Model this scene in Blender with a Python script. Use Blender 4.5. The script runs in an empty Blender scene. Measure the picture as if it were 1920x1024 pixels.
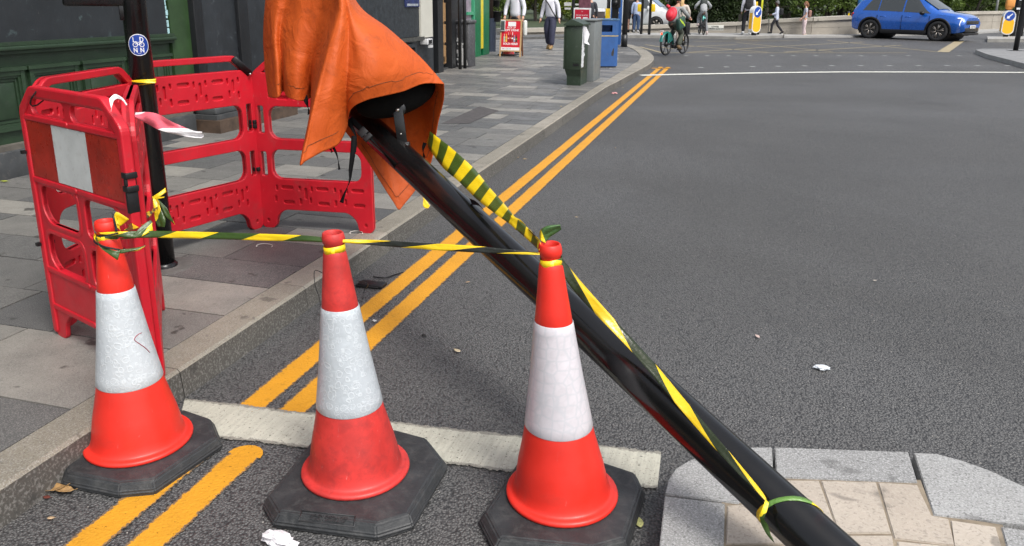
import bpy, bmesh, math, random
import numpy as np
from mathutils import Vector, Matrix
random.seed(7)
S = bpy.context.scene
COL = S.collection
R_ = math.radians
# ------------------------------------------------------------------ camera
CX, CY, FF, CH = 960.0, 400.0, 1450.0, 1.5
_d1 = Vector((1385-CX, 5-CY, FF)).normalized()
_dn = Vector((900-CX, 5760-CY, FF)); _dn = (_dn - _d1*_dn.dot(_d1)).normalized()
_Y = _d1; _Z = -_dn; _X = _Y.cross(_Z)
RM = Matrix((_X, _Y, _Z))                      # image frame (right, down, forward) -> world
cam = bpy.data.cameras.new('camera'); camo = bpy.data.objects.new('camera', cam); COL.objects.link(camo)
cam.sensor_width = 36; cam.lens = FF*36/1920; cam.shift_y = -(512-CY)/1920; cam.clip_start = .05; cam.clip_end = 2000
_r = RM @ Vector((1, 0, 0)); _u = RM @ Vector((0, -1, 0)); _b = RM @ Vector((0, 0, -1))
camo.matrix_world = Matrix.Translation((0, 0, CH)) @ Matrix((_r, _u, _b)).transposed().to_4x4()
S.camera = camo
# ------------------------------------------------------------------ world, sun, exposure
SUN_EL, SUN_AZ = R_(55), R_(128)               # azimuth measured from +Y towards +X
wd = bpy.data.worlds.new('World'); S.world = wd; wd.use_nodes = True
nt = wd.node_tree; nt.nodes.clear()
sky = nt.nodes.new('ShaderNodeTexSky'); sky.sky_type = 'NISHITA'; sky.sun_disc = False
sky.sun_elevation = SUN_EL; sky.sun_rotation = SUN_AZ; sky.air_density = 1.0; sky.dust_density = 4.0; sky.ozone_density = 1.0
hsv = nt.nodes.new('ShaderNodeHueSaturation'); hsv.inputs['Saturation'].default_value = .42
bg = nt.nodes.new('ShaderNodeBackground'); bg.inputs["Strength"].default_value = .145
wo = nt.nodes.new('ShaderNodeOutputWorld')
nt.links.new(sky.outputs[0], hsv.inputs['Color']); nt.links.new(hsv.outputs[0], bg.inputs[0]); nt.links.new(bg.outputs[0], wo.inputs[0])
sl = bpy.data.lights.new('sun', 'SUN'); sl.energy = 1.55; sl.angle = R_(15); sl.color = (1, .97, .92)
so = bpy.data.objects.new('sun', sl); COL.objects.link(so)
_sd = Vector((math.sin(SUN_AZ)*math.cos(SUN_EL), math.cos(SUN_AZ)*math.cos(SUN_EL), math.sin(SUN_EL)))
so.rotation_euler = (-_sd).to_track_quat('-Z', 'Y').to_euler()
S.view_settings.view_transform = 'Standard'; S.view_settings.look = 'None'; S.view_settings.gamma = 1
S.view_settings.exposure = .70
# ------------------------------------------------------------------ geometry from the survey of the place
O = Vector((0, 0, CH))
def ray(x, y): return RM @ Vector((x-CX, y-CY, FF))
def G(x, y, z=0.0): r = ray(x, y); return O + r*((z-CH)/r.z)
def PD(x, y, d): return O + RM @ Vector(((x-CX)/FF*d, (y-CY)/FF*d, d))
def AY(x, y, Y): r = ray(x, y); return O + r*(Y/r.y)
def AX(x, y, X): r = ray(x, y); return O + r*(X/r.x)
def depth(P): return (RM.transposed() @ (Vector(P)-O)).z
# ------------------------------------------------------------------ tagging
ORG = {}
def thing(name, label, cat, loc=(0, 0, 0), rotz=0, group=None, scale=1):
    o = bpy.data.objects.new(name, None); COL.objects.link(o); o.empty_display_size = .1
    o.location = loc; o.rotation_euler = (0, 0, rotz); o.scale = (scale,)*3
    o['label'] = label; o['category'] = cat
    if group: o['group'] = group
    ORG[o.name] = Vector(loc)
    return o
def tag(o, label, cat, group=None, kind=None):
    if label: o['label'] = label
    if cat: o['category'] = cat
    if group: o['group'] = group
    if kind: o['kind'] = kind
    return o
# ------------------------------------------------------------------ mesh builder
def catmull(pts, n):
    pts = [Vector(p) for p in pts]; m = len(pts)
    out = []
    for k in range(n):
        t = k*(m-1)/(n-1); i = min(int(t), m-2); f = t-i
        p0 = pts[max(i-1, 0)]; p1 = pts[i]; p2 = pts[i+1]; p3 = pts[min(i+2, m-1)]
        out.append(.5*((2*p1)+(p2-p0)*f+(2*p0-5*p1+4*p2-p3)*f*f+(3*p1-p0-3*p2+p3)*f**3))
    return out
class MB:
    def __init__(s): s.v = []; s.f = []; s.m = []; s.sm = []; s.uv = []
    def add(s, vs, fs, mi=0, smooth=False, uvs=None):
        b = len(s.v); s.v += [tuple(v) for v in vs]
        for k, f in enumerate(fs):
            s.f.append([b+i for i in f]); s.m.append(mi); s.sm.append(smooth)
            s.uv.append([uvs[i] for i in f] if uvs else [(0, 0)]*len(f))
        return s
    def box(s, a, b, mi=0, M=None, bev=0):
        (x0, y0, z0), (x1, y1, z1) = a, b
        if x0 > x1: x0, x1 = x1, x0
        if y0 > y1: y0, y1 = y1, y0
        if z0 > z1: z0, z1 = z1, z0
        c = min(bev, (x1-x0)/2.1, (y1-y0)/2.1, (z1-z0)/2.1)
        if c > 0:
            bm = bmesh.new(); bmesh.ops.create_cube(bm, size=1)
            for v in bm.verts: v.co = Vector(((x0+x1)/2+v.co.x*(x1-x0), (y0+y1)/2+v.co.y*(y1-y0), (z0+z1)/2+v.co.z*(z1-z0)))
            bmesh.ops.bevel(bm, geom=bm.edges[:], offset=c, segments=2, affect='EDGES', profile=.5)
            s.bm(bm, mi, M, True); return s
        vs = [(x, y, z) for z in (z0, z1) for y in (y0, y1) for x in (x0, x1)]
        if M: vs = [M @ Vector(v) for v in vs]
        return s.add(vs, [(0, 2, 3, 1), (4, 5, 7, 6), (0, 1, 5, 4), (2, 6, 7, 3), (0, 4, 6, 2), (1, 3, 7, 5)], mi)
    def bm(s, bm, mi=0, M=None, smooth=False):
        bm.verts.index_update()
        vs = [(M @ v.co if M else v.co.copy()) for v in bm.verts]
        s.add(vs, [[v.index for v in f.verts] for f in bm.faces], mi, smooth); bm.free(); return s
    def tube(s, path, rad, mi=0, n=10, caps=True, M=None, flat=1.0):
        path = [Vector(p) for p in path]; k = len(path)
        if not isinstance(rad, (list, tuple)): rad = [rad]*k
        vs = []; prev = None
        for i, p in enumerate(path):
            t = (path[min(i+1, k-1)]-path[max(i-1, 0)])
            t = t.normalized() if t.length > 1e-9 else Vector((0, 0, 1))
            if prev is None: a = t.orthogonal().normalized()
            else:
                a = prev - t*prev.dot(t); a = a.normalized() if a.length > 1e-6 else t.orthogonal().normalized()
            prev = a; b = t.cross(a)
            for j in range(n):
                an = 2*math.pi*j/n; vs.append(p+(a*math.cos(an)+b*math.sin(an)*flat)*rad[i])
        fs = [(i*n+j, i*n+(j+1) % n, (i+1)*n+(j+1) % n, (i+1)*n+j) for i in range(k-1) for j in range(n)]
        if caps: fs += [tuple(range(n))[::-1], tuple((k-1)*n+j for j in range(n))]
        if M: vs = [M @ v for v in vs]
        return s.add(vs, fs, mi, True)
    def lathe(s, prof, n=32, mi=0, M=None, smooth=True, close=False):
        vs = []; k = len(prof)
        for r, z in prof:
            for j in range(n):
                a = 2*math.pi*j/n; vs.append(Vector((r*math.cos(a), r*math.sin(a), z)))
        fs = [(i*n+j, i*n+(j+1) % n, (i+1)*n+(j+1) % n, (i+1)*n+j) for i in range(k-1) for j in range(n)]
        if close: fs += [tuple(range(n))[::-1], tuple((k-1)*n+j for j in range(n))]
        if M: vs = [M @ v for v in vs]
        return s.add(vs, fs, mi, smooth)
    def prism(s, loop, z0, z1, mi=0, M=None, mis=None):
        n = len(loop); vs = [Vector((p[0], p[1], z0)) for p in loop]+[Vector((p[0], p[1], z1)) for p in loop]
        if M: vs = [M @ v for v in vs]
        s.add(vs, [tuple(range(n))[::-1], tuple(range(n, 2*n))], mi)
        b = len(s.v)-2*n
        for i in range(n):
            s.f.append([b+i, b+(i+1) % n, b+n+(i+1) % n, b+n+i]); s.m.append(mi if mis is None else mis); s.sm.append(False); s.uv.append([(0, 0)]*4)
        return s
    def quad(s, a, b, c, d, mi=0): return s.add([a, b, c, d], [(0, 1, 2, 3)], mi, False, [(0, 0), (1, 0), (1, 1), (0, 1)])
    def grid(s, rows, mi=0, smooth=True, closed=False):
        n = len(rows[0]); k = len(rows); vs = [p for r in rows for p in r]
        fs = []
        for i in range(k-1):
            for j in range(n if closed else n-1):
                fs.append((i*n+j, i*n+(j+1) % n, (i+1)*n+(j+1) % n, (i+1)*n+j))
        uvs = [(j/(n-1), i/(k-1)) for i in range(k) for j in range(n)]
        return s.add(vs, fs, mi, smooth, uvs)
    def ball(s, c, r, mi=0, M=None, nu=16, nv=10):
        if not isinstance(r, (list, tuple)): r = (r, r, r)
        vs = []; fs = []
        for i in range(nv+1):
            t = math.pi*i/nv
            for j in range(nu):
                p = 2*math.pi*j/nu
                vs.append(Vector((c[0]+r[0]*math.sin(t)*math.cos(p), c[1]+r[1]*math.sin(t)*math.sin(p), c[2]+r[2]*math.cos(t))))
        for i in range(nv):
            for j in range(nu): fs.append((i*nu+j, (i+1)*nu+j, (i+1)*nu+(j+1) % nu, i*nu+(j+1) % nu))
        if M: vs = [M @ v for v in vs]
        return s.add(vs, fs, mi, True)
    def text(s, body, size, M, mi=0, align='CENTER', ext=.0005, sx=1, bold=0):
        cu = bpy.data.curves.new('t', 'FONT'); cu.body = body; cu.size = size; cu.align_x = align; cu.align_y = 'CENTER'
        cu.extrude = ext; cu.resolution_u = 3; cu.offset = bold
        ob = bpy.data.objects.new('t', cu); COL.objects.link(ob)
        dg = bpy.context.evaluated_depsgraph_get(); me = bpy.data.meshes.new_from_object(ob.evaluated_get(dg))
        vs = [M @ Vector((v.co.x*sx, v.co.y, v.co.z)) for v in me.vertices]
        s.add(vs, [list(p.vertices) for p in me.polygons], mi)
        bpy.data.objects.remove(ob); bpy.data.meshes.remove(me); bpy.data.curves.remove(cu); return s
    def build(s, name, mats, parent=None, local=False, weld=False):
        me = bpy.data.meshes.new(name)
        vs = s.v
        loc = Vector((0, 0, 0))
        if parent is not None and not local:
            loc = ORG.get(parent.name, Vector((0, 0, 0))); vs = [(v[0]-loc.x, v[1]-loc.y, v[2]-loc.z) for v in vs]
        top = parent is None
        if top and not local and s.v:
            a = np.array(s.v); c = Vector(((a[:, 0].min()+a[:, 0].max())/2, (a[:, 1].min()+a[:, 1].max())/2, a[:, 2].min()))
            vs = [(v[0]-c.x, v[1]-c.y, v[2]-c.z) for v in vs]; loc = c
        me.from_pydata(vs, [], s.f)
        if not isinstance(mats, (list, tuple)): mats = [mats]
        for m in mats: me.materials.append(m)
        me.polygons.foreach_set('material_index', s.m); me.polygons.foreach_set('use_smooth', s.sm)
        uv = me.uv_layers.new(name='UVMap')
        flat = [c for f in s.uv for p in f for c in p]
        if len(flat) == len(uv.data)*2: uv.data.foreach_set('uv', flat)
        me.validate(); me.update()
        o = bpy.data.objects.new(name, me); COL.objects.link(o)
        if parent is not None: o.parent = parent; ORG[o.name] = ORG.get(parent.name, Vector((0, 0, 0)))
        if top and not local: o.location = loc; ORG[o.name] = loc
        elif top: ORG[o.name] = Vector((0, 0, 0))
        if weld:
            bm = bmesh.new(); bm.from_mesh(me); bmesh.ops.remove_doubles(bm, verts=bm.verts, dist=1e-5); bmesh.ops.recalc_face_normals(bm, faces=bm.faces); bm.to_mesh(me); bm.free()
        return o
def struct(name, mb, mats): return tag(mb.build(name, mats), None, None, kind='structure')
def sharp(o, ang=40):
    me = o.data
    bm = bmesh.new(); bm.from_mesh(me)
    for e in bm.edges:
        if len(e.link_faces) == 2 and e.calc_face_angle(0) > R_(ang): e.smooth = False
    bm.to_mesh(me); bm.free(); return o
def skin(verts, edges, root, lv=2, M=None):
    """verts {name:(pos, r or (rx,ry))}; returns (vs, fs) of one continuous skinned surface"""
    names = list(verts); me = bpy.data.meshes.new('sk')
    me.from_pydata([tuple(verts[n][0]) for n in names], [(names.index(a), names.index(b)) for a, b in edges], [])
    ob = bpy.data.objects.new('sk', me); COL.objects.link(ob)
    mod = ob.modifiers.new('s', 'SKIN'); mod.use_smooth_shade = True; mod.branch_smoothing = .5
    for i, n in enumerate(names):
        r = verts[n][1]; me.skin_vertices[0].data[i].radius = r if isinstance(r, tuple) else (r, r)
        me.skin_vertices[0].data[i].use_root = (n == root)
    ss = ob.modifiers.new('u', 'SUBSURF'); ss.levels = lv; ss.render_levels = lv
    dg = bpy.context.evaluated_depsgraph_get(); m2 = bpy.data.meshes.new_from_object(ob.evaluated_get(dg))
    vs = [v.co.copy() for v in m2.vertices]; fs = [list(p.vertices) for p in m2.polygons]
    bpy.data.objects.remove(ob); bpy.data.meshes.remove(me); bpy.data.meshes.remove(m2)
    if M: vs = [M @ v for v in vs]
    return vs, fs
# ------------------------------------------------------------------ materials
def N(nt, t, **kw):
    n = nt.nodes.new(t)
    for k, v in kw.items(): setattr(n, k, v)
    return n
def L(nt, a, b): nt.links.new(a, b)
def newmat(name):
    m = bpy.data.materials.new(name); m.use_nodes = True; nt = m.node_tree
    b = nt.nodes['Principled BSDF']; return m, nt, b
def ramp(nt, src, stops):
    r = N(nt, 'ShaderNodeValToRGB'); e = r.color_ramp.elements
    while len(e) < len(stops): e.new(.5)
    for i, (p, c) in enumerate(stops): e[i].position = p; e[i].color = (c, c, c, 1) if not isinstance(c, tuple) else (*c, 1)
    L(nt, src, r.inputs[0]); return r.outputs[0]
def noise(nt, vec, sc, det=4, rough=.55, dist=0):
    n = N(nt, 'ShaderNodeTexNoise'); n.inputs['Scale'].default_value = sc; n.inputs['Detail'].default_value = det
    n.inputs['Roughness'].default_value = rough; n.inputs['Distortion'].default_value = dist; L(nt, vec, n.inputs['Vector']); return n.outputs['Fac']
def mixc(nt, fac, a, b, mode='MIX'):
    m = N(nt, 'ShaderNodeMix', data_type='RGBA', blend_type=mode)
    if isinstance(fac, float) or isinstance(fac, int): m.inputs[0].default_value = fac
    else: L(nt, fac, m.inputs[0])
    for k, s in ((6, a), (7, b)):
        if isinstance(s, tuple): m.inputs[k].default_value = (*s, 1)
        else: L(nt, s, m.inputs[k])
    return m.outputs[2]
def bumpn(nt, b, h, st, dist=.01, prev=None):
    n = N(nt, 'ShaderNodeBump'); n.inputs['Strength'].default_value = st; n.inputs['Distance'].default_value = dist
    L(nt, h, n.inputs['Height'])
    if prev is not None: L(nt, prev, n.inputs['Normal'])
    L(nt, n.outputs[0], b.inputs['Normal']); return n.outputs[0]
MC = {}
def mat(name, col, rough=.5, var=.12, scale=8, dirt=0, dirtcol=(.05, .045, .04), bump=.0, bscale=60, metal=0, coat=0, spec=.5, scr=0):
    if name in MC: return MC[name]
    m, nt, b = newmat(name); tc = N(nt, 'ShaderNodeTexCoord').outputs['Object']
    n = noise(nt, tc, scale, 5)
    lo = tuple(c*(1-var) for c in col); hi = tuple(min(1, c*(1+var)) for c in col)
    c = mixc(nt, ramp(nt, n, [(.3, 0.0), (.7, 1.0)]), lo, hi)
    if dirt:
        d = noise(nt, tc, scale*2.7, 8, .7, .4); c = mixc(nt, ramp(nt, d, [(.62-dirt*.3, 0.0), (.78, .8)]), c, dirtcol)
    if scr:
        mp = N(nt, 'ShaderNodeMapping'); mp.inputs['Scale'].default_value = (30, 30, 4); L(nt, tc, mp.inputs[0])
        s = noise(nt, mp.outputs[0], 3, 6, .7, 1.0); c = mixc(nt, ramp(nt, s, [(.66, 0.0), (.72, scr)]), c, (.6, .58, .55))
    L(nt, c, b.inputs['Base Color']); b.inputs['Roughness'].default_value = rough; b.inputs['Metallic'].default_value = metal
    b.inputs['Coat Weight'].default_value = coat; b.inputs['Specular IOR Level'].default_value = spec
    rr = ramp(nt, noise(nt, tc, scale*3, 6, .6), [(.3, max(0, rough-.08)), (.7, min(1, rough+.1))]); L(nt, rr, b.inputs['Roughness'])
    if bump: bumpn(nt, b, noise(nt, tc, bscale, 6, .65), bump, .004)
    MC[name] = m; return m
def m_asphalt():
    m, nt, b = newmat('asphalt'); tc = N(nt, 'ShaderNodeTexCoord').outputs['Object']
    v = N(nt, 'ShaderNodeTexVoronoi'); v.inputs['Scale'].default_value = 125; v.inputs['Randomness'].default_value = 1; L(nt, tc, v.inputs['Vector'])
    wv = noise(nt, tc, 300, 3)
    big = noise(nt, tc, .7, 5, .6); mid = noise(nt, tc, 5, 7, .7)
    c = mixc(nt, ramp(nt, big, [(.3, 0.0), (.7, 1.0)]), (.064, .062, .058), (.095, .092, .087))
    huge = noise(nt, tc, .3, 4, .55, .5); c = mixc(nt, ramp(nt, huge, [(.42, 0.0), (.60, .75)]), c, (.13, .13, .13))
    c = mixc(nt, ramp(nt, mid, [(.4, 0.0), (.7, .35)]), c, (.09, .087, .082))
    sc_ = N(nt, 'ShaderNodeSeparateColor'); L(nt, v.outputs['Color'], sc_.inputs[0]); c = mixc(nt, ramp(nt, sc_.outputs[1], [(.2, .35), (.6, 0.0)]), c, (.025, .025, .026)); c = mixc(nt, ramp(nt, sc_.outputs[2], [(.7, 0.0), (1, .4)]), c, (.14, .137, .13))
    # stone tops catch grey, binder between them is black
    c = mixc(nt, ramp(nt, v.outputs['Distance'], [(.3, 0.0), (.8, .85)]), c, (.014, .014, .015))
    cr = noise(nt, tc, 1.6, 8, .75, .6); c = mixc(nt, ramp(nt, cr, [(.60, 0.0), (.70, .4)]), c, (.036, .036, .037))
    sp = N(nt, 'ShaderNodeTexVoronoi'); sp.inputs['Scale'].default_value = 60; L(nt, tc, sp.inputs['Vector'])
    rs = N(nt, 'ShaderNodeSeparateColor'); L(nt, sp.outputs['Color'], rs.inputs[0])
    pick = N(nt, 'ShaderNodeMath', operation='GREATER_THAN'); pick.inputs[1].default_value = .94; L(nt, rs.outputs[0], pick.inputs[0])
    near = N(nt, 'ShaderNodeMath', operation='LESS_THAN'); near.inputs[1].default_value = .16; L(nt, sp.outputs['Distance'], near.inputs[0])
    mm = N(nt, 'ShaderNodeMath', operation='MULTIPLY'); L(nt, pick.outputs[0], mm.inputs[0]); L(nt, near.outputs[0], mm.inputs[1])
    c = mixc(nt, mm.outputs[0], c, (.3, .28, .25))
    L(nt, c, b.inputs['Base Color']); b.inputs['Roughness'].default_value = .6; b.inputs['Specular IOR Level'].default_value = .6
    inv = N(nt, 'ShaderNodeMath', operation='SUBTRACT'); inv.inputs[0].default_value = 1; L(nt, v.outputs['Distance'], inv.inputs[1])
    p = bumpn(nt, b, inv.outputs[0], .9, .007); bumpn(nt, b, wv, .25, .002, p)
    return m
def m_stone(name, lo, hi, speck=.5, rough=.6, tone=True, bump=.25, sc=1.0, stain=.5, spk=(.36, .35, .33)):
    m, nt, b = newmat(name); tc = N(nt, 'ShaderNodeTexCoord').outputs['Object']
    if tone:
        at = N(nt, 'ShaderNodeAttribute'); at.attribute_name = 'tone'; f = at.outputs['Fac']
    else: f = noise(nt, tc, 2, 3)
    c = mixc(nt, f, lo, hi)
    n1 = noise(nt, tc, 3.5*sc, 6, .65); c = mixc(nt, ramp(nt, n1, [(.35, 0.0), (.75, .5)]), c, tuple(x*.55 for x in lo))
    n2 = noise(nt, tc, 210*sc, 2, .6); c = mixc(nt, ramp(nt, n2, [(.5, 0.0), (.62, speck)]), c, spk)
    n3 = noise(nt, tc, 170*sc, 2, .6, .5); c = mixc(nt, ramp(nt, n3, [(.56, 0.0), (.66, speck)]), c, (.03, .03, .03))
    n4 = noise(nt, tc, 9*sc, 3, .5, .2); c = mixc(nt, ramp(nt, n4, [(.66, 0.0), (.70, stain)]), c, (.03, .028, .026))
    L(nt, c, b.inputs['Base Color']); L(nt, ramp(nt, n1, [(.3, rough-.12), (.7, rough+.1)]), b.inputs['Roughness'])
    bumpn(nt, b, noise(nt, tc, 150*sc, 5, .7), bump, .004)
    return m
def m_line(name, col, edge=(.16, .12, .08), wear=.5, amp=.40, thin=.645, streak=False):
    """painted road marking: UV.v runs across; ragged sides with an older dull coat showing"""
    m, nt, b = newmat(name); tcn = N(nt, 'ShaderNodeTexCoord'); tc = tcn.outputs['Object']
    sep = N(nt, 'ShaderNodeSeparateXYZ'); L(nt, tcn.outputs['UV'], sep.inputs[0])
    a = N(nt, 'ShaderNodeMath', operation='SUBTRACT'); a.inputs[1].default_value = .5; L(nt, sep.outputs[0], a.inputs[0])
    ab = N(nt, 'ShaderNodeMath', operation='ABSOLUTE'); L(nt, a.outputs[0], ab.inputs[0])
    n = noise(nt, tc, 48, 7, .75); n2 = noise(nt, tc, 5, 4, .6)
    mu = N(nt, 'ShaderNodeMath', operation='MULTIPLY_ADD'); L(nt, n, mu.inputs[0]); mu.inputs[1].default_value = amp; L(nt, ab.outputs[0], mu.inputs[2])
    mu2 = N(nt, 'ShaderNodeMath', operation='MULTIPLY_ADD'); L(nt, n2, mu2.inputs[0]); mu2.inputs[1].default_value = .12; L(nt, mu.outputs[0], mu2.inputs[2])
    c = mixc(nt, ramp(nt, n2, [(.3, 0.0), (.7, 1.0)]), tuple(x*.85 for x in col), col)
    w = noise(nt, tc, 30, 9, .78, .3); c = mixc(nt, ramp(nt, w, [(.55, 0.0), (.66, wear)]), c, tuple(x*.4 for x in col))
    if streak:
        mp = N(nt, 'ShaderNodeMapping'); mp.inputs['Scale'].default_value = (26, 1.6, 1); L(nt, tc, mp.inputs[0])
        sk_ = noise(nt, mp.outputs[0], 2.2, 6, .7, .2); c = mixc(nt, ramp(nt, sk_, [(.38, 0.0), (.66, .75)]), c, tuple(x*.62 for x in col))
    c = mixc(nt, ramp(nt, mu2.outputs[0], [(.38+amp/2+.06, 0.0), (.40+amp/2+.06, 1.0)]), c, edge)
    L(nt, c, b.inputs['Base Color']); b.inputs['Roughness'].default_value = .65
    tr = N(nt, 'ShaderNodeBsdfTransparent'); mx = N(nt, 'ShaderNodeMixShader')
    cut = ramp(nt, mu2.outputs[0], [(.44+amp/2+.06, 0.0), (.447+amp/2+.06, 1.0)])
    w2 = noise(nt, tc, 90, 4, .7); cut2 = ramp(nt, w2, [(thin, 0.0), (thin+.03, 1.0)])
    mxx = N(nt, 'ShaderNodeMath', operation='MAXIMUM'); L(nt, cut, mxx.inputs[0]); L(nt, cut2, mxx.inputs[1])
    L(nt, mxx.outputs[0], mx.inputs[0]); L(nt, b.outputs[0], mx.inputs[1]); L(nt, tr.outputs[0], mx.inputs[2])
    L(nt, mx.outputs[0], nt.nodes['Material Output'].inputs[0])
    v = N(nt, 'ShaderNodeTexVoronoi'); v.inputs['Scale'].default_value = 105; L(nt, tc, v.inputs['Vector']); bumpn(nt, b, v.outputs['Distance'], .4, -.004)
    return m
def m_tape(name, a, b2, slant=.6, period=.2, gloss=.28, wr=.35):
    m, nt, b = newmat(name); tcn = N(nt, 'ShaderNodeTexCoord'); sep = N(nt, 'ShaderNodeSeparateXYZ'); L(nt, tcn.outputs['UV'], sep.inputs[0])
    ma = N(nt, 'ShaderNodeMath', operation='MULTIPLY_ADD'); L(nt, sep.outputs[1], ma.inputs[0]); ma.inputs[1].default_value = slant*.075; L(nt, sep.outputs[0], ma.inputs[2])
    dv = N(nt, 'ShaderNodeMath', operation='DIVIDE'); L(nt, ma.outputs[0], dv.inputs[0]); dv.inputs[1].default_value = period
    fr = N(nt, 'ShaderNodeMath', operation='FRACT'); L(nt, dv.outputs[0], fr.inputs[0])
    c = mixc(nt, ramp(nt, fr.outputs[0], [(.0, 0.0), (.01, 0.0), (.5, 0.0), (.505, 1.0)]), a, b2)
    L(nt, c, b.inputs['Base Color']); b.inputs['Roughness'].default_value = gloss
    bumpn(nt, b, noise(nt, tcn.outputs['Object'], 55, 4, .6, 1.0), wr, .006)
    b.inputs['Transmission Weight'].default_value = 0
    return m
# palette
ASPH = m_asphalt()
SLAB = m_stone('paving_stone', (.06, .062, .065), (.27, .255, .225), .4, .55, stain=.75)
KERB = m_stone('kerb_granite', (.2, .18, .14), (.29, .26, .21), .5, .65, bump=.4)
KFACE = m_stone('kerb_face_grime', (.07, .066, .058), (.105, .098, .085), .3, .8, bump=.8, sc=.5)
JOINT = mat('joint_mortar', (.035, .033, .03), .9)
GRAN = m_stone('pale_granite', (.24, .24, .235), (.34, .34, .33), .55, .6, bump=.4, sc=.8, spk=(.5, .5, .5), stain=.4)
SANDST = m_stone('buff_slab', (.39, .335, .275), (.46, .405, .34), .3, .65, bump=.7, sc=.55, spk=(.5, .45, .38), stain=.45)
YEL = m_line('yellow_line_paint', (.60, .275, .012), (.17, .11, .06))
YELF = m_line('faded_yellow_paint', (.34, .28, .17), (.14, .13, .1), wear=.9)
WHT = m_line('cream_line_paint', (.50, .49, .41), (.22, .21, .18), wear=.7, amp=.22, thin=.615, streak=True)
WHF = m_line('white_line_paint', (.62, .62, .56), (.4, .4, .36), wear=.3, amp=.2)
BRED = mat('barrier_red', (.50, .008, .020), .42, .14, 4, dirt=.3, dirtcol=(.34, .035, .04), bump=.12, bscale=40, scr=.3)
BSHEET = mat('sheeting_red', (.32, .014, .006), .3, .35, 9, dirt=.3, dirtcol=(.18, .006, .004), bump=.05, scr=.15)
BWHITE = mat('sheeting_white', (.52, .54, .53), .35, .1, 12, dirt=.3, dirtcol=(.34, .33, .31))
BLK = mat('black_plastic', (.009, .009, .010), .5, .2, 20, spec=.35)
PAINTB = mat('black_gloss_paint', (.006, .006, .0065), .22, .3, 5, coat=.0, dirt=.04, dirtcol=(.02, .006, .005), bump=.03, bscale=12)
BOLT = mat('zinc_bolt', (.6, .58, .55), .35, .1, 10, metal=1)
CORED = mat('cone_orange_red', (.66, .024, .013), .42, .12, 5, dirt=.28, dirtcol=(.50, .03, .02), bump=.05, bscale=20, scr=.22)
COREDD = mat('cone_red_scuffed', (.50, .03, .025), .5, .25, 9, dirt=.5, dirtcol=(.22, .018, .018), bump=.1, scr=.45)
RUB = mat('recycled_rubber', (.024, .026, .028), .55, .35, 9, dirt=.45, dirtcol=(.07, .07, .068), bump=.5, bscale=70)
TAPE = m_tape('hazard_tape', (.75, .52, .01), (.035, .07, .012), .9, .30)
TAPEB = m_tape('hazard_tape_dark', (.75, .52, .01), (.012, .014, .01), 1.6, .30)
TAPER = m_tape('red_white_tape', (.75, .72, .72), (.7, .12, .16), 1.2, .32, .3)
GREEN = mat('dark_green_paint', (.016, .036, .016), .5, .25, 6, dirt=.12, dirtcol=(.05, .055, .05), bump=.12, bscale=25)
GREEN2 = mat('moss_green_paint', (.022, .052, .016), .5, .2, 6, bump=.1)
DGREY = mat('charcoal_paint', (.018, .021, .025), .42, .25, 5, dirt=.08, dirtcol=(.1, .12, .13), bump=.1)
BOARD = mat('black_board', (.014, .017, .02), .5, .25, 3, dirt=.05, dirtcol=(.1, .15, .15), bump=.1, scr=.25)
PLINTH = mat('plinth_stone', (.045, .048, .05), .6, .3, 6, dirt=.25, dirtcol=(.12, .11, .1), bump=.3)
# ================================================================== SETTING
def flat_poly(mb, pts, z, mi=0):
    n = len(pts); mb.add([(p[0], p[1], z) for p in pts], [tuple(range(n))], mi); return mb
rb = MB(); nx, ny = 2, 2
flat_poly(rb, [(-400, -300), (400, -300), (400, 700), (-400, 700)], 0)
struct('road', rb, ASPH)
# ---- pavement outline (kerb front) ----
KP = [(-1.96, -2.0), (-1.955, 1.5), (-1.955, 3.0), (-1.965, 5.0), (-1.985, 8.0), (-2.01, 11.0), (-2.02, 13.0)]
for p in [(1154, 154), (1185, 137.5), (1209, 125), (1222, 116), (1226, 108), (1221, 100), (1206, 91), (1188, 85), (1172, 82), (1150, 79)]:
    q = G(p[0], p[1], .12); KP.append((q.x, q.y))
KP += [(-7.5, 30.2), (-14, 31.2)]
def resample(P, step):
    P = [Vector((p[0], p[1])) for p in P]; out = []
    for i in range(len(P)-1):
        n = max(1, int((P[i+1]-P[i]).length/step))
        for k in range(n): out.append(P[i].lerp(P[i+1], k/n))
    out.append(P[-1]); return out
KC = [Vector((v.x, v.y)) for v in catmull([(p[0], p[1], 0) for p in KP], 240)]
KC = resample(KC, .25)
def offs(C, d):
    out = []
    for i, p in enumerate(C):
        t = (C[min(i+1, len(C)-1)]-C[max(i-1, 0)]).normalized(); out.append(p+Vector((-t.y, t.x))*d)
    return out
KI = offs(KC, .155)
def KW(i): return .155
kb = MB(); tones = []
far_i = next(i for i, p in enumerate(KC) if p.y > 14.5)
KI = [a if i < far_i else b for i, (a, b) in enumerate(zip(KI, offs(KC, .3)))]
KI2 = []
for i, p in enumerate(KC):
    w = .155+.19*min(1, max(0, (p.y-13)/5.0)) if p.y > 13 else .155
    t = (KC[min(i+1, len(KC)-1)]-KC[max(i-1, 0)]).normalized(); KI2.append(p+Vector((-t.y, t.x))*w)
KI = KI2
acc = 0; tone = .5; stone_len = .95
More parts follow.
